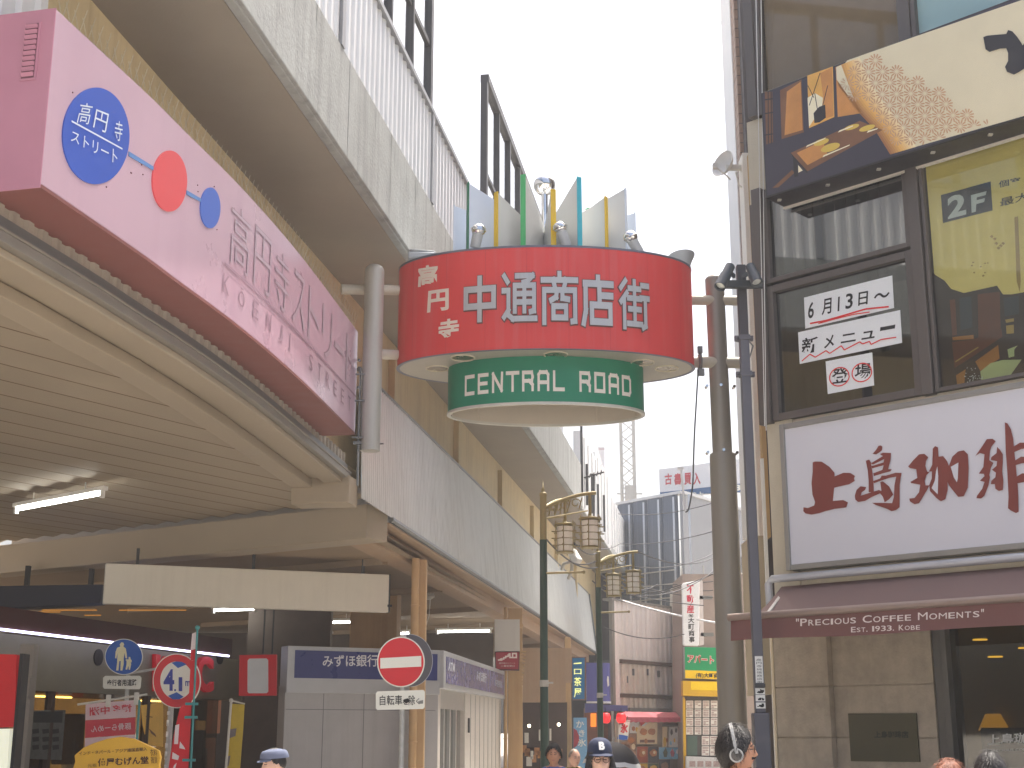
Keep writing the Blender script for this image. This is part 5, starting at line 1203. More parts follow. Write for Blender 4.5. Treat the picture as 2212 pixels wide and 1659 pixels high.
# square red board of the shop, its printed portrait left off
sF = FY(29.5); D2 = crop(700, 2300, 2.291)
mb = MB(); sF.pxpoly(mb, [D2((550, 1008)), D2((885, 1005)), D2((888, 635)), D2((556, 640))], 0, .14)
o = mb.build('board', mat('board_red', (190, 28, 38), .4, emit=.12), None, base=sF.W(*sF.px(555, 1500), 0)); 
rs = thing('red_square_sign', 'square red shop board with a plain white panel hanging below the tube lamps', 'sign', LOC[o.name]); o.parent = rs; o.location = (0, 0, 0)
mb = MB(); sF.pxpoly(mb, [D2(p) for p in ((640, 985), (628, 970), (630, 690), (645, 672), (800, 670), (815, 685), (816, 968), (802, 984))], .012, .01); mb.build('blank_panel', mat('emblem_white', (206, 204, 202), .5, emit=.1), rs)
mb = MB(); q = sF.px(555, 1412); a1 = sF.px(597, 1412)[0]
for a_ in (q[0] + .1, a1 - .12): sF.box(mb, a_, a_ + .03, q[1], 4.66, -.1, -.07)
mb.build('hanger', darkgrey, rs)
# left edge: grey post and red / white light box
lp = thing('red_white_light_box', 'tall light box, red above and white below, at the left edge', 'light box', (atY(10, 1500, 19).x, 19, 0)); lf = FY(19)
mb = MB(); lf.pxpoly(mb, [(-40, 1572), (31, 1570), (36, 1414), (-40, 1412)], 0, .2); mb.build('red_panel', mat('lightbox_red', (190, 30, 36), .4, emit=.15), lp)
mb = MB(); lf.pxpoly(mb, [(-40, 1575), (21, 1574), (16, 1655), (5, 1680), (-40, 1680)], 0, .2); mb.build('white_panel', mat('lightbox_white', (232, 232, 210), .4, emit=.35), lp)
mb = MB(); a_ = lf.px(36, 1500)[0]; lf.box(mb, a_ + .002, a_ + .05, 0, lf.px(36, 1412)[1], -.25, .02); lf.box(mb, a_ - .9, a_, 0, lf.px(30, 1680)[1], -.2, 0); mb.build('frame', darkgrey, lp)
mb = MB(); p = atY(50, 1500, 20.5); mb.bb(p.x - .11, p.x + .11, 20.5, 20.7, 0, atY(50, 1392, 20.5).z); mb.box((p.x, 20.5, 2.2), (.26, .3, .3)); o = mb.build('steel_post', mat('steel_post', (150, 146, 140), .45, .4), base=(p.x, 20.5, 0), bevel=.01); tag(o, 'plain grey steel post beside the red and white light box', 'post')
nb2 = thing('dark_blue_awning_box', 'dark blue fascia box hanging under the canopy at the far left', 'fascia box', (atY(100, 1290, 26).x, 26, 3.7)); f_ = FY(26)
mb = MB(); f_.pxpoly(mb, [(-30, 1318), (215, 1304), (222, 1262), (-30, 1266)], 0, .4); mb.build('box', mat('fascia_navy', (44, 48, 66), .5, var=.1), nb2, bevel=.02)
mb = MB(); f_.box(mb, f_.px(40, 1300)[0], f_.px(40, 1300)[0] + .08, f_.px(40, 1290)[1], 4.66, -.3, -.2); f_.box(mb, f_.px(180, 1300)[0], f_.px(180, 1300)[0] + .08, f_.px(40, 1290)[1], 4.66, -.3, -.2); mb.build('hanger', darkgrey, nb2)
mb = MB()
for x, y, wd in ((150, 1318, 1.3), (200, 1329, .4), (330, 1318, 1.6), (90, 1322, .9)): q = atZ(x, y, 4.4); mb.box(q, (wd, .06, .02))
o = mb.build('amber_downlight_row', emis('amber_glow', (196, 130, 50), .45), base=atZ(200, 1325, 4.4)); tag(o, 'row of faint amber ceiling lamps behind the blank board', 'ceiling light')
# dark far wall of the concourse and side rooms
dw = thing('concourse_wall', 'dark grey wall closing the concourse behind the shops', 'wall', (-8, 44, 0))
mb = MB(); mb.bb(-22, -.6, 44, 44.4, 0, 4.6); mb.build('wall', mat('concourse_dark', (92, 82, 74), .8, var=.15), dw)
mb = MB(); mb.bb(-6.4, -4.4, 33.5, 33.9, 0, 4.6); mb.build('wall', mat('concourse_brown', (112, 102, 94), .8, var=.15), dw)

# ================================================================== nobori flags and yellow board on the left
def pole_thing(name, label, cat, x, y, Y, group=None): return thing(name, label, cat, (atY(x, y, Y).x, Y, 0), group)
teal = mat('flag_pole_teal', (62, 136, 136), .4)
nr = pole_thing('red_nobori_flag', 'narrow red and white flag on a teal pole behind the round height sign', 'flag', 415, 1650, 16.6); F_ = FY(16.6)
mb = MB(); b_ = F_.W(*F_.px(411, 1680)); t_ = F_.W(*F_.px(426.5, 1356)); base = b_ + (b_ - t_).normalized() * (b_.z / ((t_ - b_).normalized().z)); mb.tube(base, t_, .012, n=10); mb.ball(t_, .03, 10)
for y in (1180, 1280, 1600): mb.box(F_.W(*F_.px(*Kc((1428 - (y - 1280) * .05, y)))), (.15, .02, .03))
mb.build('pole', teal, nr)
rcl = mat('flag_red', (206, 36, 46), .7, var=.08, sc=4); wcl = mat('flag_white', (222, 206, 206), .7)
mb = MB(); F_.pxpoly(mb, [Kc((1425, 860)), Kc((1460, 850)), Kc((1430, 1180)), Kc((1420, 1400)), Kc((1400, 1780)), Kc((1240, 1780)), Kc((1300, 1400)), Kc((1345, 1210)), Kc((1410, 1150))], -.02, .01); F_.pxpoly(mb, [Kc((1424, 780)), Kc((1466, 770)), Kc((1462, 848)), Kc((1426, 858))], -.02, .01); c_ = mb.build('cloth', rcl, nr)
mb = MB(); F_.pxpoly(mb, [Kc((1436, 655)), Kc((1470, 640)), Kc((1466, 768)), Kc((1424, 778))], -.02, .01); mb.build('white_cloth', wcl, nr)
mb = MB()
for pl in ([(1310, 1340), (1340, 1330), (1330, 1480), (1300, 1480)], [(1345, 1460), (1375, 1500), (1385, 1520), (1340, 1510)], [(1290, 1540), (1340, 1570), (1330, 1600), (1285, 1590)], [(1300, 1640), (1320, 1620), (1300, 1700), (1280, 1700)]): F_.pxpoly(mb, [Kc(p) for p in pl], -.005)
mb.build('lettering', wcl, nr)
nm = pole_thing('ramen_banner', 'pink white and red banner seen from behind with mirrored lettering', 'banner', 302, 1560, 18.5); F_ = FY(18.5)
mb = MB(); q = F_.px(*Kc((1043, 1150))); mb.tube(F_.W(q[0], 0), F_.W(*q), .016, n=8); mb.build('pole', teal, nm)
mb = MB(); mb.tube(F_.W(*F_.px(*Kc((580, 1185)))), F_.W(*F_.px(*Kc((1100, 1108)))), .014, n=8)
for x, y in ((810, 1158), (1020, 1140)): mb.box(F_.W(*F_.px(*Kc((x, y)))), (.06, .03, .16))
mb.build('crossbar', offwhite, nm)
wb = mat('banner_pale_pink', (214, 186, 190), .7, var=.04); rb = mat('banner_red', (200, 66, 78), .7)
mb = MB(); F_.pxpoly(mb, [Kc((640, 1180)), Kc((1015, 1150)), Kc((1012, 1278)), Kc((638, 1302))], -.01, .008); F_.pxpoly(mb, [Kc((634, 1436)), Kc((1008, 1410)), Kc((1005, 1900)), Kc((630, 1900))], -.01, .008); mb.build('cloth', wb, nm)
mb = MB(); F_.pxpoly(mb, [Kc((638, 1304)), Kc((1012, 1280)), Kc((1010, 1408)), Kc((635, 1434))], -.01, .008); mb.build('red_band', rb, nm)
mb = MB(); text(F_, mb, '博多中洲', [Kc((670, 1270)), Kc((985, 1240)), Kc((985, 1180)), Kc((670, 1205))], .0, bold=.02, flip=True); mb.build('lettering', rb, nm)
mb = MB(); text(F_, mb, '豚骨らーめん', [Kc((680, 1395)), Kc((980, 1370)), Kc((980, 1320)), Kc((680, 1345))], .0, bold=.015, flip=True); mb.build('lettering', wb, nm)
yb_ = pole_thing('yellow_shop_board', 'yellow crown shaped shop board with black lettering at the bottom left', 'sign board', 250, 1659, 14.0); F_ = FY(14.0)
mb = MB(); pts = [(480, 1900), (545, 1659), (560, 1610), (555, 1565), (590, 1535), (625, 1505), (700, 1472), (800, 1440), (900, 1425), (1000, 1440), (1090, 1480), (1150, 1510), (1188, 1530), (1200, 1580), (1190, 1640), (1230, 1900)]
F_.pxpoly(mb, [Kc(p) for p in pts], 0, .06); mb.build('board', mat('board_yellow', (206, 160, 44), .5, var=.06), yb_, bevel=.008)
mb = MB(); text(F_, mb, 'インド・ネパール・アジア諸国直輸入', [Kc((590, 1566)), Kc((1100, 1530)), Kc((1100, 1502)), Kc((590, 1536))], .006, bold=.01); text(F_, mb, '仲屋むげん堂', [Kc((730, 1650)), Kc((1112, 1628)), Kc((1108, 1570)), Kc((730, 1588))], .006, bold=.03); text(F_, mb, '元祖', [Kc((655, 1655)), Kc((722, 1650)), Kc((722, 1625)), Kc((655, 1630))], .006); text(F_, mb, '衣料\n雑貨', [Kc((1130, 1625)), Kc((1178, 1625)), Kc((1172, 1520)), Kc((1120, 1515))], .006)
mb.build('lettering', mat('board_ink', (70, 40, 16), .5), yb_)
mb = MB(); q = F_.px(*Kc((600, 1900))); q2 = F_.px(*Kc((1100, 1900)))
for a_ in (q[0], q2[0]): F_.box(mb, a_, a_ + .05, 0, q[1] + .4, -.12, -.07)
mb.build('leg', darkgrey, yb_)
yn = pole_thing('yellow_nobori_flag', 'narrow yellow and white flag in front of the chicken shop', 'flag', 500, 1600, 22); F_ = FY(22)
mb = MB(); q = F_.px(*D2((482, 1050))); mb.tube(F_.W(q[0] - .06, 0), F_.W(*q), .02, n=8); mb.tube(F_.W(*q), F_.W(*F_.px(*D2((605, 1080)))), .012, n=6); mb.ball(F_.W(*q), .035, 8); mb.build('pole', offwhite, yn)
mb = MB(); F_.pxpoly(mb, [D2((488, 1080)), D2((602, 1085)), D2((590, 1300)), D2((555, 1750)), D2((430, 1750)), D2((470, 1300))], -.02, .01); mb.build('cloth', mat('flag_yellow', (198, 170, 50), .7, var=.15, sc=4), yn)
mb = MB(); F_.pxpoly(mb, [D2((470, 1310)), D2((530, 1300)), D2((520, 1370)), D2((465, 1390))], -.005); F_.pxpoly(mb, [D2((430, 1560)), D2((475, 1545)), D2((460, 1640)), D2((425, 1650))], -.005); mb.build('print', mat('flag_grey_print', (120, 112, 110), .6), yn)

# ================================================================== traffic signs
wr = mat('sign_white', (226, 226, 216), .4, var=.02); spm = mat('sign_post_stickered', (176, 176, 172), .5, .3, var=.25, sc=9)
def disc(mb, F, c, rx, ry, out, th=.012): F.pxpoly(mb, circ(c, rx, ry, 56), out, th)
# no entry
ne = pole_thing('no_entry_sign', 'round red no entry sign with a white bar and a bicycle exemption plate', 'traffic sign', 866, 1500, 16.2); F_ = FY(16.2)
E3 = crop(1300, 2300, 2.2917)
mb = MB(); x_ = F_.px(866.5, 1600)[0]; mb.tube((x_, 16.235, 0), (x_ + .005, 16.235, F_.px(867, 1372)[1]), .03, n=16); mb.build('post', spm, ne, smooth=40)
mb = MB(); disc(mb, F_, (866, 1430), 51.5, 54.5, 0); d_ = mb.build('sign_plate', wr, ne)
mb = MB(); disc(mb, F_, (866, 1430), 49, 52, .003, 0); mb.build('red_face', red_p, d_)
mb = MB(); F_.pxpoly(mb, [E3((452, 762)), E3((822, 744)), E3((822, 648)), E3((452, 668))], .006); mb.build('white_bar', wr, d_)
mb = MB(); F_.pxpoly(mb, [E3(p) for p in ((425, 1136), (412, 1120), (412, 985), (428, 968), (840, 955), (854, 968), (852, 1110), (838, 1126))], 0, .01); pl_ = mb.build('exemption_plate', wr, ne)
mb = MB()
for s_, x0, x1 in (('自転車', 447, 650), ('除', 708, 766)): text(F_, mb, s_, [E3((x0, 1094)), E3((x1, 1090)), E3((x1, 1000)), E3((x0, 1004))], .004, bold=.008)
text(F_, mb, 'を', [E3((655, 1090)), E3((705, 1088)), E3((705, 1035)), E3((655, 1038))], .004, bold=.02); text(F_, mb, 'く', [E3((775, 1085)), E3((806, 1085)), E3((806, 1028)), E3((775, 1030))], .004)
F_.pxpoly(mb, [E3((665, 1040)), E3((700, 1030)), E3((725, 1055)), E3((690, 1075)), E3((660, 1062))], .005); mb.build('lettering', ink, pl_)
mb = MB(); F_.pxpoly(mb, [E3((790, 1060)), E3((838, 1045)), E3((838, 1078)), E3((805, 1080))], .006); mb.build('scuff', mat('scuff_grey', (130, 130, 126), .6), pl_)
mb = MB(); F2 = Frame((F_.px(880, 1430)[0], 16.45, 0), (.9, .43, 0)); F2.pxpoly(mb, circ((886, 1427), 48, 56, 48), 0, .012); mb.build('rear_sign_plate', mat('sign_back_grey', (92, 88, 92), .5, .3), ne)
mb = MB(); F2.pxpoly(mb, circ((886, 1427), 49, 57, 48), -.0135, .006); mb.build('rear_sign_rim', mat('sign_rim_pale', (190, 190, 195), .4, .3), ne)
mb = MB(); F_.box(mb, x_ - .05, x_ + .05, F_.px(866, 1440)[1], F_.px(866, 1434)[1], -.03, -.013); F_.box(mb, x_ - .05, x_ + .05, F_.px(866, 1512)[1], F_.px(866, 1506)[1], -.03, -.011); mb.build('clamp', silver, ne)
# pedestrian road
pd = pole_thing('pedestrian_road_sign', 'round blue pedestrian sign showing an adult and child, over a small lettered plate', 'traffic sign', 267, 1420, 19.8); F_ = FY(19.8)
mb = MB(); x_ = F_.px(272, 1500)[0]; mb.tube((x_, 19.85, 0), (x_, 19.85, F_.px(270, 1400)[1]), .03, n=14); mb.bar((x_, 19.85, F_.px(270, 1455)[1]), (x_ + .55, 19.85, F_.px(270, 1440)[1]), .03, .03); mb.build('post', spm, pd, smooth=40)
mb = MB(); disc(mb, F_, (267.4, 1418.8), 41, 39, 0); d_ = mb.build('sign_plate', wr, pd)
mb = MB(); disc(mb, F_, (267.4, 1418.8), 39.4, 37.4, .003, 0); mb.build('blue_face', blue_p, d_)
mb = MB()
ad = [(905, 720), (920, 720), (928, 735), (922, 750), (940, 765), (948, 810), (950, 840), (938, 838), (930, 800), (925, 840), (925, 880), (915, 930), (900, 930), (902, 860), (892, 860), (885, 930), (868, 930), (875, 870), (878, 800), (870, 840), (860, 838), (864, 790), (875, 760), (898, 752), (895, 735)]
F_.pxpoly(mb, [Kc(p) for p in ad], .006)
ch_ = [(962, 828), (974, 830), (976, 845), (985, 855), (984, 872), (978, 862), (980, 885), (972, 925), (962, 925), (960, 895), (950, 925), (938, 922), (945, 885), (946, 862), (938, 850), (946, 845), (960, 848)]
F_.pxpoly(mb, [Kc(p) for p in ch_], .006); mb.build('figure_symbol', mat('symbol_cream', (226, 222, 186), .5), d_)
mb = MB(); F_.pxpoly(mb, [Kc(p) for p in ((778, 1066), (768, 1052), (770, 985), (786, 970), (1045, 970), (1056, 985), (1050, 1058), (1040, 1070))], 0, .01); pl_ = mb.build('lower_plate', wr, pd)
mb = MB(); text(F_, mb, '歩行者用道路', [Kc((800, 1046)), Kc((1024, 1046)), Kc((1024, 994)), Kc((800, 998))], .004, bold=.02); mb.build('lettering', ink, pl_)
# height limit
hl = pole_thing('height_limit_sign', 'round white height limit sign with a red ring reading 4.1 m', 'traffic sign', 381, 1470, 16.9); F_ = Frame((atY(381, 1470, 16.9).x, 16.9, 0), (.94, -.34, 0))
mb = MB(); q = F_.px(364, 1600, -.05); q2 = F_.px(372, 1440, -.05); mb.tube(F_.W(q[0], 0, -.05), F_.W(q[0] + .01, q2[1], -.05), .034, n=16); mb.build('post', spm, hl, smooth=40)
mb = MB(); disc(mb, F_, (381.5, 1470.9), 51.5, 59, 0); d_ = mb.build('sign_plate', wr, hl)
mb = MB(); pr = [F_.px(x, y, .003) for x, y in circ((381.5, 1470.9), 49.8, 57, 56)]; pi_ = [F_.px(x, y, .003) for x, y in circ((381.5, 1469.9), 35.5, 41, 56)]
mb.add([F_.W(a_, b_, .003) for a_, b_ in pr + pi_], [(i, (i + 1) % 56, 56 + (i + 1) % 56, 56 + i) for i in range(56)]); mb.build('red_ring', red_p, d_)
mb = MB(); text(F_, mb, '4', [Kc((1222, 1082)), Kc((1302, 1082)), Kc((1302, 920)), Kc((1222, 920))], .004, bold=.03); text(F_, mb, '1', [Kc((1335, 1085)), Kc((1362, 1085)), Kc((1362, 980)), Kc((1335, 980))], .004, bold=.03); text(F_, mb, 'm', [Kc((1385, 1046)), Kc((1422, 1046)), Kc((1422, 1008)), Kc((1385, 1008))], .004, bold=.02)
F_.pxpoly(mb, [Kc(p) for p in ((1302, 1070), (1315, 1070), (1315, 1084), (1302, 1084))], .004); mb.build('lettering', mat('sign_numeral_blue', (36, 52, 150), .4), d_)
mb = MB()
F_.pxpoly(mb, [Kc(p) for p in ((1282, 872), (1320, 862), (1360, 866), (1396, 884), (1330, 912))], .004); F_.pxpoly(mb, [Kc(p) for p in ((1255, 1120), (1320, 1092), (1372, 1126), (1340, 1146), (1290, 1146))], .004); mb.build('wedge', blue_p, d_)
random.seed(11)
mb = MB()
for k in range(9): z_ = 1.0 + k * .13; mb.lathe(F_.W(q[0], z_, -.05), [(.0352, 0), (.0352, random.uniform(.03, .1))], 16, cap=False)
mb.build('sticker', mat('sticker_mixed', (214, 214, 210), .6, var=.6, sc=14), hl)
# red stairs sign
rs2 = thing('stairs_sign', 'white and dark red hanging sign with a white stair line drawing on the column', 'sign', atY(1095, 1445, 34.2)); F_ = FY(34.2)
mb = MB(); F_.pxpoly(mb, [E3((1484, 605)), E3((1712, 603)), E3((1710, 318)), E3((1484, 318))], 0, .35); mb.build('white_panel', offwhite, rs2)
mb = MB(); F_.pxpoly(mb, [E3((1490, 775)), E3((1706, 778)), E3((1710, 606)), E3((1486, 608))], .0, .35); mb.build('frame', mat('dark_red_frame', (70, 24, 28), .5), rs2)
mb = MB(); F_.pxpoly(mb, [E3((1498, 766)), E3((1698, 768)), E3((1702, 614)), E3((1494, 616))], .004, .002); rp_ = mb.build('red_panel', mat('sign_maroon', (160, 28, 46), .4), rs2)
mb = MB(); ln = [(1520, 685), (1548, 685), (1548, 676), (1566, 676), (1566, 664), (1584, 664), (1584, 652), (1606, 652), (1606, 640), (1616, 640), (1616, 630), (1622, 630), (1622, 662), (1640, 662)]
def pline(F, mb, pts, w_, out):
    P = [Vector((*F.px(*p, out), 0)) for p in pts]
    for i in range(len(P) - 1):
        d = (P[i + 1] - P[i]).normalized(); n = Vector((-d.y, d.x, 0)) * w_; F.poly(mb, [(P[i] - n - d * w_).xy, (P[i + 1] - n + d * w_).xy, (P[i + 1] + n + d * w_).xy, (P[i] + n - d * w_).xy], out + i * .0005)
pline(F_, mb, [E3(p) for p in ln], .018, .008); pline(F_, mb, [E3(p) for p in ((1646, 662), (1646, 626), (1680, 626), (1680, 662), (1646, 662))], .018, .016); pline(F_, mb, [E3(p) for p in ((1520, 685), (1545, 672))], .014, .02)
text(F_, mb, '高円寺ストリート', [E3((1524, 722)), E3((1670, 722)), E3((1670, 706)), E3((1524, 706))], .008); text(F_, mb, '二番街東口', [E3((1540, 746)), E3((1665, 746)), E3((1665, 730)), E3((1540, 730))], .008)
mb.build('stair_symbol', mat('symbol_pinkish', (236, 216, 208), .5), rp_)
mb = MB()
for y in (375, 735): F_.box(mb, F_.px(*E3((1712, y)))[0], F_.px(*E3((1742, y)))[0], F_.px(*E3((0, y + 15)))[1], F_.px(*E3((0, y - 15)))[1], -.2, -.1)
for k in range(11): F_.box(mb, F_.px(*E3((1722, 0)))[0], F_.px(*E3((1768 - k * 3, 0)))[0], F_.px(*E3((0, 600 + k * 30)))[1] - .03, F_.px(*E3((0, 600 + k * 30)))[1], -.4, -.1)
mb.build('bracket', colm, rs2)
# ================================================================== street lamps
gold = mat('lamp_gold_paint', (150, 136, 92), .5, .15, var=.08); gpost = mat('lamp_green_paint', (58, 78, 66), .45, .2, var=.1, streak=.15, scol=(120, 120, 90))
lglass = mat('lantern_frosted_glass', (252, 248, 238), .3, var=.05, spec=.4)
def make_lamp(x, Y, label):
    r0 = thing('street_lamp', label, 'street lamp', (x, Y, 0), 'street lamps with paired lanterns')
    o = Vector((x, Y, 0)); H = 6.1
    mb = MB(); mb.lathe(o, [(.11, 0), (.11, .5), (.075, .55), (.068, 4.98)], 16); mb.build('post', gpost, r0, smooth=40)
    mb = MB(); mb.lathe(o + Z * 4.98, [(.062, 0), (.062, .8), (.07, .81), (.07, .86), (.062, .87)], 14); mb.lathe(o + Z * 5.85, [(.062, 0), (.03, .02), (.035, .06), (.012, .1), (.0, .25)], 10, cap=False); mb.build('upper_post', gold, r0, smooth=40)
    for dx, dy in ((.94, 0), (.48, .83)):
        d = Vector((dx, dy, 0)); n = Vector((-dy, dx, 0)).normalized(); u = d.normalized(); L_ = .98
        A0 = o + Z * 5.55; pts = [A0 + u * (L_ * f) + Z * (.30 * (1 - (1 - f) ** 1.8)) for f in [i / 10 for i in range(11)]]
        mb = MB(); mb.sweep(pts, .034, 10); mb.sweep([A0 - Z * .18 + u * (L_ * .84 * f) + Z * (.3 * f * .5) for f in (0, .5, 1)], .013, 6)
        # scrollwork panel
        for k in range(3):
            c = A0 + u * (.16 + .22 * k) + Z * (.02 + .045 * k); a_ = u; b__ = Z; sc_r = .07 + .012 * k
            mb.sweep([c + (a_ * math.cos(t) + b__ * math.sin(t)) * sc_r * (1 - t * .09) for t in [i * .55 for i in range(12)]], .011, 5)
            mb.sweep([c + u * .06 - Z * .12, c + u * .12 + Z * .1], .012, 5)
        arm = mb.build('arm', gold, r0, smooth=45)
        tip = A0 + u * (L_ * .88) + Z * .28
        mb = MB(); mb.tube(tip + Z * .02, tip - Z * .40, .03, n=10); mb.lathe(tip - Z * .46, [(.09, 0), (.03, .06)], 12); mb.build('hanger', gold, arm)
        c = tip - Z * .98
        lan = MB()
        lan.lathe(c + Z * .5, [(.21, 0), (.215, .03), (.08, .06)], 18); lan.lathe(c - Z * .02, [(.16, 0), (.165, .03)], 18)
        for zz in (.12, .25, .38): lan.torus(c + Z * zz, .172, .008, n=24, k=5)
        for k in range(6):
            t = k * math.pi / 3 + .3; e = Vector((math.cos(t), math.sin(t), 0)); lan.bar(c + e * .19 - Z * .04, c + e * .19 + Z * .58, .018, .02); 
            for zz in (.12, .25, .38): lan.bar(c + e * .17 + Z * zz, c + e * .27 + Z * zz, .025, .02)
        lo_ = lan.build('lantern', gold, r0)
        mb = MB(); mb.lathe(c, [(.145, .02), (.158, .48)], 20); mb.build('glass_shade', lglass, lo_, smooth=40)
    mb = MB(); mb.tube(o + Z * 4.37 + Vector((.05, -.03, 0)), o + Z * 4.37 + Vector((.72, -.03, .02)), .022, n=8); mb.ball(o + Z * 4.39 + Vector((.73, -.03, 0)), .034, 10); mb.build('banner_bar', gold, r0, smooth=40)
    mb = MB(); mb.lathe(o + Z * 2.35, [(.072, 0), (.08, .02), (.08, .1), (.072, .12)], 14); mb.bar(o + Vector((.05, -.06, 2.42)), o + Vector((.16, -.06, 2.42)), .04, .03); mb.build('collar', silver, r0)
    return r0
L1 = atZ(1173, 1036, 6.1); L2 = atZ(1291, 1170, 6.1)
l1 = make_lamp(L1.x + .0, L1.y, 'green and gold street lamp with two hanging lanterns, nearer of the pair')
l2 = copy_tree(l1); l2.location = (L2.x, L2.y, 0); l2['label'] = 'green and gold street lamp with two hanging lanterns, farther of the pair'
# security camera on the canopy edge
ct = thing('security_camera', 'white security camera on a curved bracket at the canopy roof edge', 'security camera', atY(1228, 1222, 36))
c = atY(1242, 1203, 36); a_ = atY(1234, 1190, 36); d = (atY(1250, 1216, 35.8) - a_); 
mb = MB(); mb.bar(a_, a_ + d, .2, .22); mb.build('camera_body', white, ct, bevel=.05)
mb = MB(); mb.sweep([atY(1214, 1230, 36.2), atY(1218, 1218, 36), atY(1230, 1214, 36), atY(1236, 1205, 36)], .045, 10); mb.sweep([atY(1236, 1210, 36), atY(1235, 1232, 36), atY(1228, 1250, 36.2)], .045, 10); mb.build('bracket', silver, ct, smooth=40)

# ================================================================== shops and buildings down the street
# tea house column signs
th = thing('tea_house_sign', 'tall teal shop sign with pale yellow lettering on the canopy column', 'sign', atY(1250, 1510, 46)); F_ = FY(46); S4 = crop(1900, 2300, 2.2917); S5 = crop(2200, 2500, 3.16)
mb = MB(); F_.pxpoly(mb, [S4((806, 1045)), S4((932, 1045)), S4((936, 655)), S4((804, 658))], 0, .3); mb.build('frame', mat('sign_frame_brown', (112, 78, 62), .5), th)
mb = MB(); F_.pxpoly(mb, [S4((812, 1038)), S4((920, 1036)), S4((922, 664)), S4((810, 668))], .01, .008); fc = mb.build('face', mat('sign_teal', (8, 86, 128), .35, var=.15, emit=.12), th)
mb = MB()
for ch, y0, y1 in (('一', 740, 690), ('口', 815, 765), ('茶', 920, 840), ('屋', 1022, 940)): text(F_, mb, ch, [S4((825 if ch != '一' else 820, y0 if ch != '一' else 722)), S4((893, y0 if ch != '一' else 718)), S4((893, y1 if ch != '一' else 705)), S4((825, y1 if ch != '一' else 712))], .02, bold=.015)
mb.build('lettering', mat('sign_letter_yellow', (232, 238, 150), .5, emit=.35), fc)
ki = thing('shaved_ice_banner', 'blue banner with white lettering and a red shaved ice picture', 'banner', (atY(1253, 1610, 45.5).x, 45.5, 0)); F_ = FY(45.5)
mb = MB(); F_.pxpoly(mb, [S4((822, 1800)), S4((950, 1800)), S4((940, 1205)), S4((820, 1205))], 0, .02); mb.build('cloth', mat('banner_blue', (108, 158, 196), .6, var=.12, sc=1.5), ki)
mb = MB(); F_.pxpoly(mb, [S4(p) for p in ((822, 1300), (850, 1320), (870, 1370), (872, 1420), (850, 1460), (822, 1480))], .008); mb.build('picture', mat('ice_red', (150, 40, 54), .5, var=.3, sc=6), ki)
mb = MB(); 
for ch, x0, y0, x1, y1 in (('か', 845, 1295, 915, 1232), ('き', 870, 1375, 920, 1315), ('氷', 860, 1465, 935, 1395)): text(F_, mb, ch, [S4((x0, y0)), S4((x1, y0)), S4((x1, y1)), S4((x0, y1))], .014, bold=.01)
mb.build('lettering', wr, ki)
mb = MB(); x_ = F_.px(1238, 1600)[0]; F_.box(mb, x_ - .03, x_, 0, 2.6, -.02, .01); mb.build('pole', darkgrey, ki)
# interior of the shop behind the canopy columns
tr = thing('tea_shop_front', 'dark tea shop front with an orange lintel behind the canopy columns', 'shop front', (atY(1180, 1500, 44).x, 43, 0)); F_ = FY(43)
mb = MB(); F_.pxpoly(mb, [(1126, 1517), (1222, 1517), (1222, 1474), (1126, 1474)], 0, .3); F_.pxpoly(mb, [(1126, 1474), (1235, 1474), (1235, 1400), (1126, 1400)], -.02, .3); mb.build('lintel', tan, tr)
mb = MB(); F_.pxpoly(mb, [(1120, 1720), (1225, 1720), (1225, 1517), (1120, 1517)], -1.2, .2); mb.build('back_wall', mat('tea_shop_dark', (62, 46, 40), .7, var=.4, sc=2), tr)
mb = MB()
for x, y, wd, h in ((1133, 1605, 9, 22), (1164, 1600, 5, 24), (1187, 1600, 4, 26), (1137, 1655, 12, 20), (1146, 1640, 6, 18)): F_.pxpoly(mb, [(x, y), (x + wd, y), (x + wd, y - h), (x, y - h)], -.5, .03)
mb.build('notice', offwhite, tr)
mb = MB(); 
for k in range(12): a_, b_ = F_.px(1132 + k * 7, 1618 + (k * 7) % 23, -.6); mb.box(F_.W(a_, b_, -.7), (.16, .2, .22))
mb.build('shelf_goods', mat('goods_amber', (160, 110, 60), .6, var=.5, sc=5), tr)
mb = MB(); 
for x, y in ((1207, 1565), (1143, 1568)): mb.ball(F_.W(*F_.px(x, y, -.8), -.8), .05, 10)
mb.build('lamp_bulb', emis('bulb', (255, 236, 200), 6), tr)
# dark yard behind the canopy end
dy = thing('dark_gable_wall', 'dark gap wall with pipes between the canopy end and the white shed', 'wall', (4.2, 62, 0))
mb = MB(); F_ = FY(63); F_.pxpoly(mb, [(1130, 1700), (1345, 1700), (1345, 1230), (1290, 1180), (1130, 1140)], 0, .5); mb.build('wall', mat('gable_dark', (42, 38, 38), .8, var=.2), dy)
mb = MB(); F_.pxpoly(mb, [(1282, 1515), (1321, 1515), (1321, 1437), (1282, 1437)], .3, .1); F_.pxpoly(mb, [(1284, 1437), (1322, 1433), (1322, 1425), (1284, 1428)], .4, .1); mb.build('pipe_panel', darkgrey, dy)
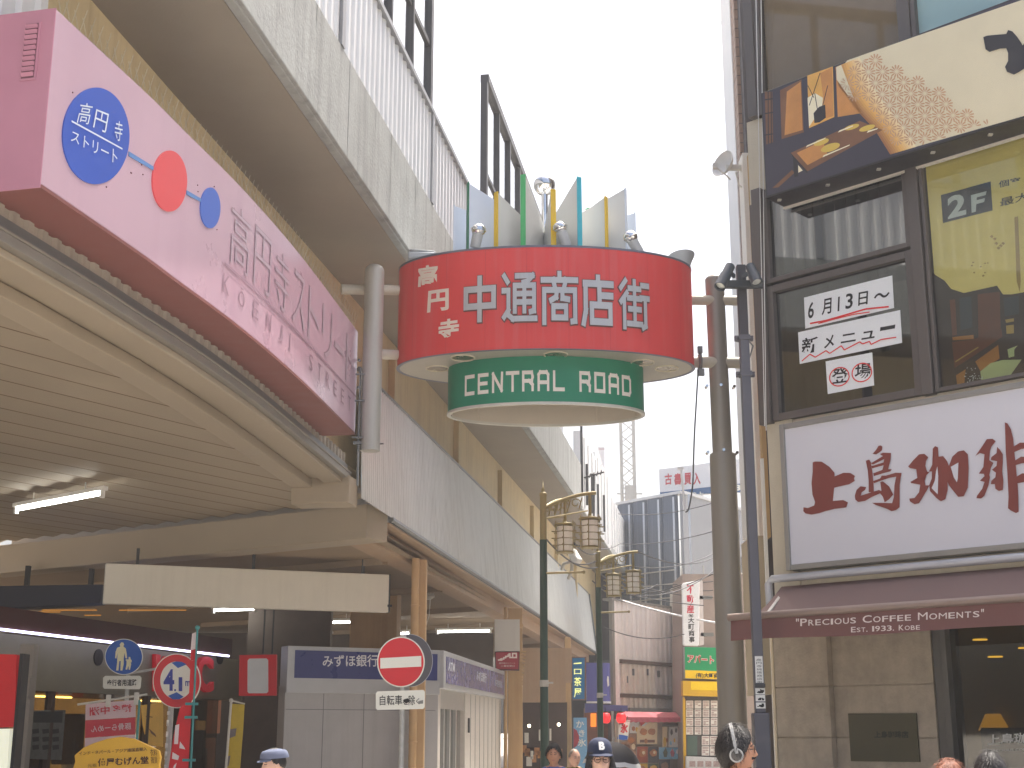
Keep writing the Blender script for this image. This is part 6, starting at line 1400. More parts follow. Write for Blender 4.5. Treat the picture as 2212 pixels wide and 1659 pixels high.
# navy curved awning sign
na = thing('navy_curved_sign', 'navy curved shop canopy sign between the teal sign and the white shed', 'shop canopy', atY(1290, 1510, 48)); F_ = FY(48)
nvm = mat('navy_canopy', (72, 74, 142), .5, var=.06)
q0 = F_.px(1267, 1510)[0]; q1 = F_.px(1320, 1510)[0]; z0 = F_.px(1290, 1515)[1]; z1 = F_.px(1290, 1432)[1]
cv = Curve([(q0, 47.9), (q0 + (q1 - q0) * .7, 47.9), (q0 + (q1 - q0) * .9, 48.0), (q1, 48.25), (q1 + .05, 49)])
mb = MB(); ribbon(mb, cv, z0, z1, o0=-.3, o1=0); mb.build('body', nvm, na, smooth=40)
mb = MB(); ribbon(mb, cv, z0 - .06, z0 - .005, o0=-.3, o1=.02); mb.build('edge', white, na)
mb = MB(); F_.pxpoly(mb, [(1312, 1460), (1315, 1462), (1316, 1480), (1313, 1484), (1311, 1470)], .12, .02); mb.build('mark', wr, na)
mb = MB(); F_.pxpoly(mb, [(1264, 1540), (1303, 1536), (1303, 1521), (1264, 1519)], .2, .3); F_.pxpoly(mb, [(1303, 1536), (1356, 1536), (1356, 1524), (1303, 1522)], .3, .3); mb.build('lower_canopy', mat('navy_lower', (66, 74, 128), .5), na)
# bar front under it
bf = thing('bar_front', 'small orange lit bar front hung with red lanterns', 'shop front', (atY(1300, 1600, 50).x, 50, 0)); F_ = FY(50)
mb = MB(); F_.pxpoly(mb, [(1262, 1720), (1350, 1720), (1350, 1530), (1262, 1530)], -.3, .3); mb.build('wall', mat('bar_wall', (120, 74, 48), .7, var=.3, sc=1.2), bf)
mb = MB(); F_.pxpoly(mb, [(1276, 1570), (1288, 1570), (1288, 1541), (1276, 1541)], -.2, .05); mb.build('lit_window', emis('orange_glow', (230, 120, 30), .8), bf)
mb = MB()
for x in (1314, 1326, 1344): F_.pxpoly(mb, [(x, 1720), (x + 6, 1720), (x + 6, 1536), (x, 1536)], -.1, .1)
mb.build('post', mat('bar_post', (78, 62, 56), .6), bf)
def lantern(x, y, Y, label):
    c = atY(x, y, Y); t = thing('paper_lantern', label, 'lantern', c, 'red paper lanterns')
    mb = MB(); mb.lathe(c - Z * .17, [(.08, 0), (.14, .04), (.165, .11), (.17, .17), (.165, .23), (.14, .3), (.08, .34)], 22); mb.build('shade', mat('lantern_red', (232, 28, 34), .5, emit=.55), t, smooth=60)
    mb = MB(); mb.lathe(c + Z * .17, [(.085, 0), (.085, .04)], 16); mb.lathe(c - Z * .21, [(.085, 0), (.085, .04)], 16); mb.tube(c + Z * .2, c + Z * .34, .01, n=5); mb.build('cap', black, t)
    return t
lantern(1308, 1551, 47, 'red paper lantern beside the farther street lamp post'); lantern(1342, 1551, 47.5, 'red paper lantern at the end of the red awning')
# white corrugated shed
sd = Vector((math.sin(rad(36)), math.cos(rad(36)), 0)); sA = atY(1320, 1400, 50); SF = Frame((sA.x, sA.y, 0), sd)
sh = thing('corrugated_shed_building', 'white corrugated sheet building with two rusty rails above the snack shop', 'building', (sA.x, sA.y, 0))
aR = SF.px(1474, 1400)[0]; zt = SF.px(1322, 1296)[1]; z0 = SF.px(1321, 1528)[1]
cs_ = Curve([(SF.o.x, SF.o.y), (SF.W(aR, 0).x, SF.W(aR, 0).y)]); cs_.split = 0
shw = mat('corrugated_white', (246, 238, 232), .5, .0, var=.04, streak=.12, scol=(150, 130, 112), ssc=1.6)
mb = MB(); ribs(mb, cs_, .0, aR, z0, zt, .34, .06, out=0, duty=.3); mb.build('corrugated_front', shw, sh)
mb = MB(); SF.box(mb, .1, aR, 0, zt - .05, -.1, -.03); mb.build('body', shw, sh)
mb = MB(); zb1 = SF.px(1330, 1428)[1]; zb2 = SF.px(1330, 1502)[1]
SF.box(mb, .45, aR - .25, zb1 - .07, zb1 + .07, .06, .16); SF.box(mb, .45, aR, zb2 - .07, zb2 + .07, .06, .16); mb.build('rusty_rail', mat('rust_rail', (104, 82, 66), .8, var=.2), sh)
mb = MB(); ribs(mb, cs_, .5, 3.0, z0, zb1 - .08, .34, .07, out=.08, duty=.5); mb.build('corrugated_patch', mat('corrugated_stained', (232, 222, 206), .6, var=.08, streak=.3, scol=(170, 146, 120)), sh)
mb = MB(); SF.box(mb, -.05, aR + .1, zt - .02, zt + .06, -.3, .1); SF.box(mb, aR * .18, aR + .3, z0 - .18, z0, .02, .18); SF.box(mb, -.02, .14, z0, zt, -.06, .075); mb.build('flashing', mat('shed_gutter', (140, 136, 128), .5), sh)
mb = MB()
for x, y in ((1366, 1452), (1397, 1452), (1421, 1456), (1352, 1468)): q = SF.px(x, y, .07); SF.box(mb, q[0] - .03, q[0] + .03, q[1] - .12, q[1] + .12, .05, .15)
mb.build('bracket', greymetal, sh)
mb = MB(); a_ = aR - .1
mb.sweep([SF.W(a_, zt - 1, .1), SF.W(a_, 2.5, .12)], .05, 8); SF.box(mb, a_ - .2, a_ + .1, SF.px(1470, 1470)[1] - .3, SF.px(1470, 1470)[1] + .3, .02, .2); SF.box(mb, a_ - .25, a_ + .05, SF.px(1470, 1490)[1] - .2, SF.px(1470, 1490)[1] + .2, .02, .22); mb.build('meter_box', mat('meter_grey', (110, 104, 98), .6), sh)
# snack shop below: awning, posters
sn = thing('snack_shop', 'snack shop front crowded with food posters under a faded red awning', 'shop front', (sA.x, sA.y - 1, 0)); NF = FY(49.2)
mb = MB(); b0 = atY(1339, 1537, 50); b1 = atY(1484, 1539, 50); f0 = atY(1355, 1549, 48.6); f1 = atY(1502, 1550, 48.6); g0 = atY(1356, 1559, 48.55); g1 = atY(1501, 1559, 48.55)
n_ = 24
v = [b0.lerp(b1, i / n_) for i in range(n_ + 1)] + [f0.lerp(f1, i / n_) for i in range(n_ + 1)] + [g0.lerp(g1, i / n_) - Z * .03 * (i % 2) for i in range(n_ + 1)]
mb.add(v, [(r * (n_ + 1) + i, r * (n_ + 1) + i + 1, (r + 1) * (n_ + 1) + i + 1, (r + 1) * (n_ + 1) + i) for r in (0, 1) for i in range(n_)]); mb.build('awning_cloth', mat('awning_faded_red', (164, 74, 84), .7, var=.06), sn)
mb = MB(); mb.tube(f1, atY(1484, 1580, 50), .03, n=6); mb.tube(f0, atY(1350, 1560, 50), .03, n=6); mb.build('awning_arm', darkgrey, sn)
mb = MB(); NF.pxpoly(mb, [(1328, 1720), (1480, 1720), (1480, 1553), (1328, 1553)], -.35, .2); mb.build('wall', mat('snack_wall', (178, 160, 140), .7, var=.2, sc=2), sn)
mb = MB(); NF.pxpoly(mb, [S5((1530, 1720)), S5((1560, 1720)), S5((1560, 1080)), S5((1528, 1080))], -.05, .1); NF.pxpoly(mb, [S5((1290, 1140)), S5((1530, 1140)), S5((1530, 1100)), S5((1290, 1105))], -.06, .1); mb.build('door_frame', mat('snack_frame', (84, 66, 56), .6), sn)
PM = {'cream': mat('poster_cream', (232, 208, 168), .5, var=.06), 'food': mat('poster_food', (188, 120, 66), .5, var=.35, sc=6), 'brown': mat('poster_cocoa', (120, 78, 56), .5), 'white': mat('poster_white', (226, 224, 220), .5, var=.06), 'red': mat('poster_red', (190, 44, 40), .5), 'yel': mat('poster_yellow', (226, 180, 50), .5), 'blue': mat('poster_sky', (130, 182, 212), .5, var=.12), 'orange': mat('poster_orange', (176, 84, 52), .5, var=.15), 'slate': mat('poster_slate_dark', (74, 66, 68), .5), 'olive': mat('poster_olive', (92, 96, 66), .5, var=.3), 'mag': mat('poster_magenta', (162, 58, 84), .5, var=.2), 'mixed': mat('poster_mixed', (160, 120, 92), .6, var=.7, sc=5)}
def poster(F, pts, base, blobs=(), out=-.1, label=None):
    mb = MB(); F.pxpoly(mb, [S5(p) for p in pts], out, .02); o = mb.build('poster', PM[base], sn)
    for i, (m, pl) in enumerate(blobs):
        mb = MB(); F.pxpoly(mb, [S5(p) for p in pl], out + .004 + i * .001); mb.build('print', PM[m], o)
    return o
def oval(cx, cy, rx, ry, n=14, j=.12): return [(cx + rx * math.cos(2 * math.pi * k / n) * (1 + random.uniform(-j, j)), cy + ry * math.sin(2 * math.pi * k / n) * (1 + random.uniform(-j, j))) for k in range(n)]
random.seed(21)
poster(NF, [(975, 1355), (1225, 1355), (1228, 1090), (1015, 1090), (970, 1200)], 'cream', [('food', oval(1055, 1205, 45, 45)), ('food', oval(1160, 1205, 48, 42)), ('brown', [(1010, 1340), (1195, 1340), (1195, 1305), (1010, 1305)]), ('red', [(1005, 1085), (1080, 1085), (1020, 1140)]), ('white', [(1030, 1130), (1090, 1090), (1110, 1095), (1060, 1140)]), ('food', oval(1085, 1320, 20, 30))])
poster(NF, [(885, 1222), (985, 1222), (1000, 1080), (890, 1080)], 'white', [('food', oval(930, 1165, 22, 30)), ('yel', oval(970, 1175, 16, 30))], -.12)
poster(NF, [(1365, 1395), (1525, 1395), (1525, 1125), (1370, 1125)], 'white', [('slate', oval(1405, 1210, 16, 40)), ('slate', oval(1460, 1190, 14, 30)), ('blue', oval(1395, 1345, 16, 26)), ('yel', oval(1440, 1310, 12, 26)), ('mag', oval(1490, 1340, 12, 30))])
poster(NF, [(1290, 1400), (1350, 1400), (1350, 1110), (1290, 1110)], 'cream', [('yel', oval(1320, 1330, 22, 60)), ('orange', oval(1345, 1310, 8, 30))], -.13)
poster(NF, [(975, 1590), (1108, 1590), (1108, 1390), (975, 1390)], 'orange', [('food', oval(1045, 1470, 48, 50)), ('cream', oval(1055, 1465, 18, 22))])
poster(NF, [(1114, 1590), (1242, 1590), (1242, 1390), (1114, 1390)], 'slate', [('food', oval(1180, 1470, 46, 46)), ('cream', oval(1190, 1462, 16, 20))])
poster(NF, [(1246, 1545), (1525, 1545), (1525, 1400), (1246, 1400)], 'blue', [('olive', [(1330, 1400), (1355, 1460), (1345, 1520), (1310, 1520), (1298, 1460)]), ('mag', [(1415, 1410), (1442, 1470), (1430, 1515), (1400, 1515), (1385, 1460)]), ('white', oval(1480, 1450, 20, 30))], -.09)
poster(NF, [(980, 1750), (1105, 1750), (1105, 1600), (980, 1600)], 'yel', [('food', oval(1040, 1670, 45, 40))]); poster(NF, [(1114, 1750), (1242, 1750), (1242, 1600), (1114, 1600)], 'olive', [('yel', oval(1180, 1660, 48, 40))])
poster(NF, [(1250, 1750), (1380, 1750), (1385, 1550), (1245, 1550)], 'slate', [('mixed', oval(1320, 1640, 50, 60))], -.11)
poster(NF, [(700, 1750), (970, 1750), (965, 1230), (880, 1230), (860, 1320), (720, 1360)], 'mixed', [('food', oval(900, 1310, 45, 40)), ('brown', oval(840, 1400, 50, 40)), ('orange', oval(790, 1580, 45, 60)), ('olive', oval(920, 1580, 50, 60)), ('cream', oval(930, 1390, 24, 40))], -.14)
iF = FY(47.6); ic = thing('ice_flag', 'small white flag with a red ice character over blue waves', 'flag', iF.W(*iF.px(*S5((800, 1300)))))
mb = MB(); iF.pxpoly(mb, [S5((735, 1250)), S5((860, 1300)), S5((885, 1080)), S5((765, 1085))], 0, .012); mb.build('cloth', wr, ic)
mb = MB(); text(iF, mb, '氷', [S5((765, 1220)), S5((855, 1225)), S5((868, 1105)), S5((775, 1105))], .01, bold=.05); mb.build('lettering', red_p, ic)
mb = MB(); iF.pxpoly(mb, [S5(p) for p in ((725, 1290), (750, 1240), (800, 1245), (860, 1260), (855, 1300), (800, 1310))], .006); mb.build('wave', blue_p, ic)
mb = MB(); mb.tube(iF.W(*iF.px(*S5((760, 1075)))), iF.W(*iF.px(*S5((890, 1070)))), .012, n=6); q = iF.px(*S5((745, 1075))); mb.tube(iF.W(q[0], q[1]), iF.W(q[0] - .05, 0), .014, n=6); mb.build('pole', offwhite, ic)
# estate agent
ea = thing('estate_agent_building', 'narrow estate agent building with green and yellow sign and window papers', 'building', (atY(1510, 1500, 47.5).x, 47.5, 0)); F_ = FY(47.5)
mb = MB(); F_.pxpoly(mb, [(1474, 1720), (1640, 1720), (1640, 1240), (1474, 1240)], -.5, 3); mb.build('wall', mat('estate_wall', (150, 136, 128), .8, var=.1), ea)
F8_ = crop(2000, 1800, 2.073)
mb = MB(); F_.pxpoly(mb, [(1478.5, 1466), (1560, 1468), (1560, 1398), (1478, 1397)], -.1, .3); mb.build('sign_frame', mat('sign_frame_grey', (150, 150, 148), .4, .3), ea)
mb = MB(); F_.pxpoly(mb, [S5((1572, 435)), S5((2080, 455)), S5((2080, 160)), S5((1568, 150))], -.095); gs = mb.build('green_sign', mat('estate_green', (0, 148, 92), .4), ea)
mb = MB(); text(F_, mb, 'アパート・', [S5((1600, 350)), S5((2000, 372)), S5((2000, 262)), S5((1600, 238))], -.09, bold=.075); mb.build('lettering_outline', wr, gs)
mb = MB(); text(F_, mb, 'アパート・', [S5((1604, 345)), S5((1994, 367)), S5((1994, 267)), S5((1604, 243))], -.085, bold=.02); mb.build('lettering', mat('estate_red', (206, 50, 60), .4), gs)
mb = MB(); F_.pxpoly(mb, [S5((1574, 540)), S5((2080, 555)), S5((2080, 456)), S5((1573, 437))], -.094); ys = mb.build('yellow_sign', mat('estate_yellow', (248, 208, 0), .4), ea)
mb = MB(); text(F_, mb, '(有)大町商事', [S5((1705, 540)), S5((2050, 545)), S5((2050, 475)), S5((1705, 470))], -.088, bold=.03); mb.build('lettering', ink, ys)
mb = MB(); F_.pxpoly(mb, [S5((1550, 755)), S5((2100, 770)), S5((2080, 580)), S5((1545, 570))], .1, .6); mb.build('yellow_fascia', mat('estate_yellow_dull', (214, 168, 24), .5, var=.06), ea)
mb = MB(); F_.pxpoly(mb, [S5((1645, 685)), S5((2080, 695)), S5((2080, 590)), S5((1645, 582))], .11, .01); mb.build('fascia_panel', MATS['estate_yellow'], ea)
mb = MB(); F_.pxpoly(mb, [S5((1580, 1720)), S5((2090, 1720)), S5((2090, 770)), S5((1575, 770))], -.3, .1); mb.build('window_wall', mat('estate_window_dark', (70, 64, 62), .4), ea)
mb = MB(); F_.pxpoly(mb, [S5((1600, 1500)), S5((1725, 1500)), S5((1725, 1255)), S5((1600, 1255))], -.28, .05); mb.build('door_pane', mat('door_green_glass', (84, 104, 96), .15), ea)
mb = MB(); F_.pxpoly(mb, [S5((1556, 1720)), S5((1590, 1720)), S5((1575, 800)), S5((1545, 760))], -.1, .1); mb.build('yellow_post', MATS['estate_yellow_dull'], ea)
pn = mat('flyer_paper', (222, 218, 212), .6, var=.05); pin = mat('flyer_print', (172, 150, 146), .6, var=.4, sc=14)
def flyer(x0, y0, x1, y1):
    mb = MB(); F_.pxpoly(mb, [S5((x0, y1)), S5((x1, y1)), S5((x1, y0)), S5((x0, y0))], -.25, .02); o = mb.build('flyer', pn, ea)
    mb = MB(); h = y1 - y0
    F_.pxpoly(mb, [S5((x0 + 8, y0 + h * .25)), S5((x1 - 8, y0 + h * .25)), S5((x1 - 8, y0 + h * .1)), S5((x0 + 8, y0 + h * .1))], -.246)
    for k in range(3):
        for c in range(2):
            if random.random() < .8:
                xa = x0 + 8 + c * (x1 - x0 - 16) / 2; F_.pxpoly(mb, [S5((xa, y0 + h * (.5 + k * .2))), S5((xa + (x1 - x0) * .38, y0 + h * (.5 + k * .2))), S5((xa + (x1 - x0) * .38, y0 + h * (.36 + k * .2))), S5((xa, y0 + h * (.36 + k * .2)))], -.246)
    mb.build('print', pin, o)
for r in range(4):
    for c in range(5): flyer(1586 + c * 100 + (6 if c else 0), 818 + r * 108, 1586 + c * 100 + 88, 818 + r * 108 + 98)
for r in range(2):
    for c in range(3): flyer(1780 + c * 104, 1258 + r * 128, 1780 + c * 104 + 94, 1258 + r * 128 + 116)
mb = MB(); F_.pxpoly(mb, [S5((1588, 1720)), S5((2090, 1720)), S5((2090, 1530)), S5((1588, 1510))], .2, .4); rk = mb.build('leaflet_rack', mat('rack_white', (206, 206, 206), .5), ea)
mb = MB()
for k in range(5): F_.pxpoly(mb, [S5((1625 + k * 100, 1640)), S5((1700 + k * 100, 1640)), S5((1700 + k * 100, 1570)), S5((1625 + k * 100, 1570))], .21, .01)
mb.build('leaflet', MATS['flyer_print'], rk)
vs_ = thing('vertical_estate_sign', 'tall white projecting sign with red and black lettering above the green sign', 'sign', atY(1497, 1395, 46.8)); F_ = FY(46.8)
mb = MB(); F_.pxpoly(mb, [F8_(p) for p in ((1440, 1535), (1432, 1525), (1422, 1040), (1430, 1028), (1552, 1005), (1565, 1012), (1562, 1530), (1552, 1540))], 0, .25); mb.build('box', mat('sign_box_white', (222, 222, 224), .4, emit=.05), vs_, bevel=.03)
mb = MB(); F_.pxpoly(mb, [F8_(p) for p in ((1566, 1535), (1600, 1530), (1590, 1010), (1560, 1002))], -.1, .25); mb.build('side', mat('sign_side_pinkish', (208, 200, 198), .5), vs_)
mb = MB()
for ch, y0, y1 in (('不', 1115, 1045), ('動', 1195, 1125), ('産', 1275, 1205)): text(F_, mb, ch, [F8_((1460, y0)), F8_((1520, y0)), F8_((1518, y1)), F8_((1458, y1))], .008, bold=.022)
mb.build('lettering_red', mat('sign_letter_crimson', (202, 30, 66), .4), vs_)
mb = MB()
for ch, y0, y1, x0, x1 in (('㈲', 1308, 1280, 1476, 1512), ('大', 1355, 1310, 1470, 1522), ('町', 1408, 1362, 1473, 1520), ('商', 1460, 1412, 1475, 1522), ('事', 1512, 1465, 1478, 1524)): text(F_, mb, ch, [F8_((x0, y0)), F8_((x1, y0)), F8_((x1, y1)), F8_((x0, y1))], .008, bold=.02)
mb.build('lettering_black', ink, vs_)
mb = MB(); F_.box(mb, F_.px(1512, 1300)[0], F_.px(1540, 1300)[0], F_.px(1512, 1290)[1] - .06, F_.px(1512, 1290)[1] + .06, -.2, -.1); F_.box(mb, F_.px(1512, 1300)[0], F_.px(1540, 1300)[0], F_.px(1512, 1370)[1] - .06, F_.px(1512, 1370)[1] + .06, -.2, -.1); mb.build('bracket', greymetal, vs_)
ub = thing('upper_brown_house', 'pale house wall with a brown window bay above the estate agent', 'building', (atY(1540, 1300, 52).x, 52, 0)); F_ = FY(52)
mb = MB(); F_.pxpoly(mb, [(1460, 1720), (1700, 1720), (1700, 1275), (1460, 1262)], 0, 2); mb.build('wall', mat('house_wall_pale', (186, 182, 176), .8, var=.06), ub)
mb = MB(); F_.pxpoly(mb, [(1518, 1400), (1560, 1400), (1560, 1292), (1516, 1290)], .05, .04); mb.build('window_bay', mat('bay_brown', (112, 88, 84), .6), ub)
mb = MB(); F_.pxpoly(mb, [(1580, 1480), (1660, 1480), (1660, 1340), (1580, 1336)], .05, .04)
for k in range(4): F_.pxpoly(mb, [(1582, 1350 + k * 28), (1660, 1350 + k * 28), (1660, 1346 + k * 28), (1582, 1346 + k * 28)], .2, .1)
mb.build('window', mat('house_window_grey', (140, 142, 140), .4, var=.2), ub)
for x, y in ((1618, 1255), (1632, 1300), (1608, 1420)):
    a_, b_ = F_.px(x, y, .3); mb = MB(); F_.box(mb, a_ - .42, a_ + .42, b_ - .3, b_ + .3, .05, .38); ac = mb.build('air_conditioner', offwhite, ub, bevel=.02); mb = MB(); mb.torus(F_.W(a_ - .1, b_, .39), .22, .012, F_.n, 24, 5); mb.torus(F_.W(a_ - .1, b_, .39), .13, .01, F_.n, 20, 5); mb.build('fan_grille', darkgrey, ac)
mb = MB(); a_, _ = F_.px(1606, 1300); mb.tube(F_.W(a_, 0, .1), F_.W(a_, 8, .1), .06, n=8); mb.build('downpipe', greymetal, ub)
# grey ribbed building
gA = atY(1475, 1100, 60); gd1 = Vector((-.63, .777, 0)); gd2 = Vector((math.sin(rad(35)), math.cos(rad(35)), 0))
gz = atY(1475, 1066, 60).z
G1 = Frame((gA.x, gA.y, 0), -gd1); G2 = Frame((gA.x, gA.y, 0), gd2)
gb_ = thing('grey_ribbed_building', 'grey blue metal clad building standing at the bend of the street', 'building', (gA.x, gA.y, 0))
gl = G1.px(1334, 1100)[0]
gcl = mat('clad_blue_grey', (96, 104, 116), .35, .35, var=.06, streak=.12, scol=(180, 186, 192)); gcr = mat('clad_pale_grey', (140, 142, 146), .45, .2, var=.03)
c_ = Curve([(G1.W(gl, 0).x, G1.W(gl, 0).y), (gA.x, gA.y)]); c_.split = 0
mb = MB(); ribs(mb, c_, 0, c_.t[-1], 0, gz, .95, .08, duty=.2); mb.build('ribbed_wall', gcl, gb_)
mb = MB(); t = .0
while t < c_.t[-1]: mb.add([c_.W(t + .80, 0, .09), c_.W(t + .92, 0, .09), c_.W(t + .92, gz - .1, .09), c_.W(t + .80, gz - .1, .09)], [(0, 1, 2, 3)]); t += .95
mb.build('seam_strip', mat('seam_pale', (190, 196, 204), .4, .3), gb_)
mb = MB(); G2.box(mb, 0, 9, 0, gz, -.15, 0); mb.build('side_wall', gcr, gb_)
mb = MB(); G1.box(mb, gl, 0, gz, gz + .12, -.3, .12); G2.box(mb, 0, 9, gz + .001, gz + .121, -.3, .08); mb.build('roof_edge', mat('roof_edge_pale', (196, 198, 200), .4, .2), gb_)
mb = MB(); q = G1.px(1335, 1420)[1]
for k in range(5): G1.box(mb, gl * .95, -.5, G1.px(1400, 1240)[1] - .6 * k, G1.px(1400, 1240)[1] - .6 * k + .05, .12, .16)
for k in range(6): G1.box(mb, gl * .95 + k * 1.3, gl * .95 + k * 1.3 + .05, G1.px(1400, 1240)[1] - 2.4, G1.px(1400, 1240)[1] + .05, .12, .16)
mb.build('rail_grid', silver, gb_)
# billboard on the roof behind
bi = thing('roof_billboard', 'white roof billboard with red lettering over a blue band behind the grey building', 'billboard', atY(1500, 1075, 66)); bF = Frame((atY(1500, 1020, 66).x, 66, 0), (.95, -.3, 0))
mb = MB(); bF.pxpoly(mb, [F8_((1240, 315)), F8_((1900, 290)), F8_((1900, 15)), F8_((1232, 100))], 0, .3); mb.build('board', mat('billboard_pale', (214, 216, 220), .5, var=.04), bi)
mb = MB(); bF.pxpoly(mb, [F8_((1240, 312)), F8_((1900, 287)), F8_((1900, 215)), F8_((1240, 288))], .02, .02); mb.build('blue_band', mat('billboard_blue', (52, 92, 136), .5), bi)
mb = MB()
for ch, x0, x1 in (('古', 1280, 1338), ('書', 1358, 1415), ('買', 1438, 1498), ('入', 1512, 1572)): text(bF, mb, ch, [F8_((x0, 228)), F8_((x1, 222)), F8_((x1, 132 - (x1 - 1300) * .04)), F8_((x0, 136 - (x0 - 1300) * .04))], .02, bold=.03)
mb.build('lettering_red', mat('billboard_red', (184, 56, 66), .5), bi)
mb = MB(); text(bF, mb, '即参上', [F8_((1425, 325)), F8_((1600, 316)), F8_((1600, 280)), F8_((1425, 288))], .03, bold=.02); text(bF, mb, '0120-33', [F8_((1700, 300)), F8_((1850, 295)), F8_((1850, 262)), F8_((1700, 268))], .03, bold=.03); text(bF, mb, '33', [(1589, 1060), (1612, 1059), (1612, 1046), (1589, 1047)], .03, bold=.05); mb.build('lettering_white', wr, bi)
mb = MB()
for x in (1250, 1400, 1550, 1700): q = bF.px(*F8_((x, 310))); bF.box(mb, q[0], q[0] + .15, 0, q[1] + .3, -.5, -.31)
mb.build('support', greymetal, bi)
# lattice mast
lm = thing('lattice_mast', 'grey steel lattice mast rising behind the street', 'mast', (atY(1356, 1090, 75).x, 75, 0))
cx = atY(1356, 1000, 75).x; hw = 14 / FPX * 75; mb = MB(); zt = atY(1356, 880, 75).z
C4 = [Vector((cx + a_ * hw, 75 + b_ * hw, 0)) for a_, b_ in ((-1, -1), (1, -1), (1, 1), (-1, 1))]
for c in C4: mb.bar(c, c + Z * zt, .12, .12)
mb.build('leg', silver, lm)
mb = MB(); z = 6; k = 0
while z < zt - .9:
    for i in range(4):
        a_, b_ = C4[i], C4[(i + 1) % 4]; mb.bar(a_ + Z * z, b_ + Z * (z + .62), .06, .05); mb.bar(b_ + Z * (z + .62), a_ + Z * (z + 1.24), .06, .05)
    z += 1.24
mb.build('lattice_brace', silver, lm)
mb = MB(); mb.box((cx, 74.2, atY(1356, 1070, 75).z), (.5, .3, .8)); mb.bar((cx - .7, 74.2, atY(1356, 1072, 75).z), (cx + .7, 74.2, atY(1356, 1072, 75).z), .06, .06); mb.build('antenna_box', silver, lm)
# roof chimney / flag and tv antenna near the viaduct end
va = thing('rooftop_antenna', 'small dark television antenna against the white viaduct cladding', 'antenna', VP(46, .3, 9))
mb = MB(); p = atY(1283, 1130, 44.5); t_ = atY(1283, 1026, 44.5); mb.tube(p, t_, .035, n=6); mb.bar(atY(1262, 1032, 44.4), atY(1304, 1020, 44.6), .05, .05)
for k in range(5): q = atY(1266 + k * 8, 1030 - k * 2.2, 44.5); mb.bar(q - Vector((0, .35, 0)), q + Vector((0, .35, 0)), .03, .03)
mb.build('aerial', darkgrey, va)
fl = thing('white_roof_fin', 'tall pale roof fin rising behind the end of the viaduct', 'roof fin', (atY(1302, 1010, 70).x, 70, 0)); F_ = FY(70)
mb = MB(); F_.pxpoly(mb, [(1300, 1400), (1318, 1400), (1306, 1000), (1306, 965), (1292, 965), (1302, 1005)], 0, .4); mb.build('fin', mat('roof_fin_white', (232, 230, 232), .5), fl)
mb = MB(); F_.pxpoly(mb, [(1294, 972), (1306, 972), (1306, 968), (1293, 968)], .01); mb.build('band', mat('fin_pinkish', (206, 190, 192), .5), fl)

# ================================================================== overhead wires
wire_m = mat('wire_black', (46, 46, 50), .6); wire_w = mat('wire_white', (220, 220, 222), .5)
def wire(x0, y0, Y0, x1, y1, Y1, s, label, m=wire_m, r=.016):
    a_ = atY(x0, y0, Y0); b_ = atY(x1, y1, Y1); mb = MB(); mb.sweep(sag(a_, b_, s), r, 5); o = mb.build('overhead_wire', m, base=a_); tag(o, label, 'wire', 'overhead wires across the street')
T = 'overhead wire '
wl = [(1240, 1173, 25, 1288, 1195, 33.4, .1, 'short wire slung between the two street lamps'), (1241, 1176, 25, 1340, 1174, 58, .15, 'thin wire from the nearer lamp to the grey building'),
 (1375, 1190, 33.5, 1540, 1206, 45, .25, 'wire sagging from the farther lamp arm to the big pole'), (1297, 1211, 33.5, 1540, 1197, 45, .3, 'wire rising from the farther lamp post to the big pole'), (1240, 1217, 30, 1288, 1212, 33.4, .05, 'wire from the security camera to the farther lamp'),
 (1352, 1296, 55, 1540, 1240, 44, .12, 'thick wire climbing from the shed roof to the big pole'), (1340, 1175, 58, 1540, 1148, 46, .15, 'wire crossing the pale side of the grey building'), (1345, 1265, 56, 1540, 1256, 46, .05, 'upper of two level wires crossing below the grey building'),
 (1345, 1276, 56, 1540, 1275, 46, .05, 'lower of two level wires crossing below the grey building'), (1310, 1273, 50, 1520, 1308, 46, .08, 'dark wire passing behind the tall white sign'), (1304, 1354, 45, 1478, 1370, 46.5, .25, 'thin wire sagging across the corrugated shed'), (1280, 1255, 40, 1350, 1300, 50, .1, 'wire from the canopy roof to the corner of the shed')]
wl += [(1180, 1165, 24.9, 1292, 1225, 33.5, .2, 'slack wire looping between the lamp posts below the arms'), (1296, 1240, 33.5, 1420, 1262, 54, .3, 'slack wire from the farther lamp post across the grey building'), (1330, 1245, 54, 1540, 1290, 46, .2, 'wire crossing low in front of the brown house wall'),
 (1300, 1268, 40, 1545, 1232, 44, .5, 'long wire crossing behind the farther lamp'), (1336, 1110, 58, 1545, 1085, 50, .2, 'faint high wire crossing the top of the grey building'), (1350, 1285, 52, 1474, 1262, 47, .1, 'short wire ending at the tall white sign')]
for a in wl: wire(*a)
wire(1346, 1298, 50.5, 1545, 1345, 46, .06, 'white cable from the shed roof corner toward the big pole', wire_w, .035)
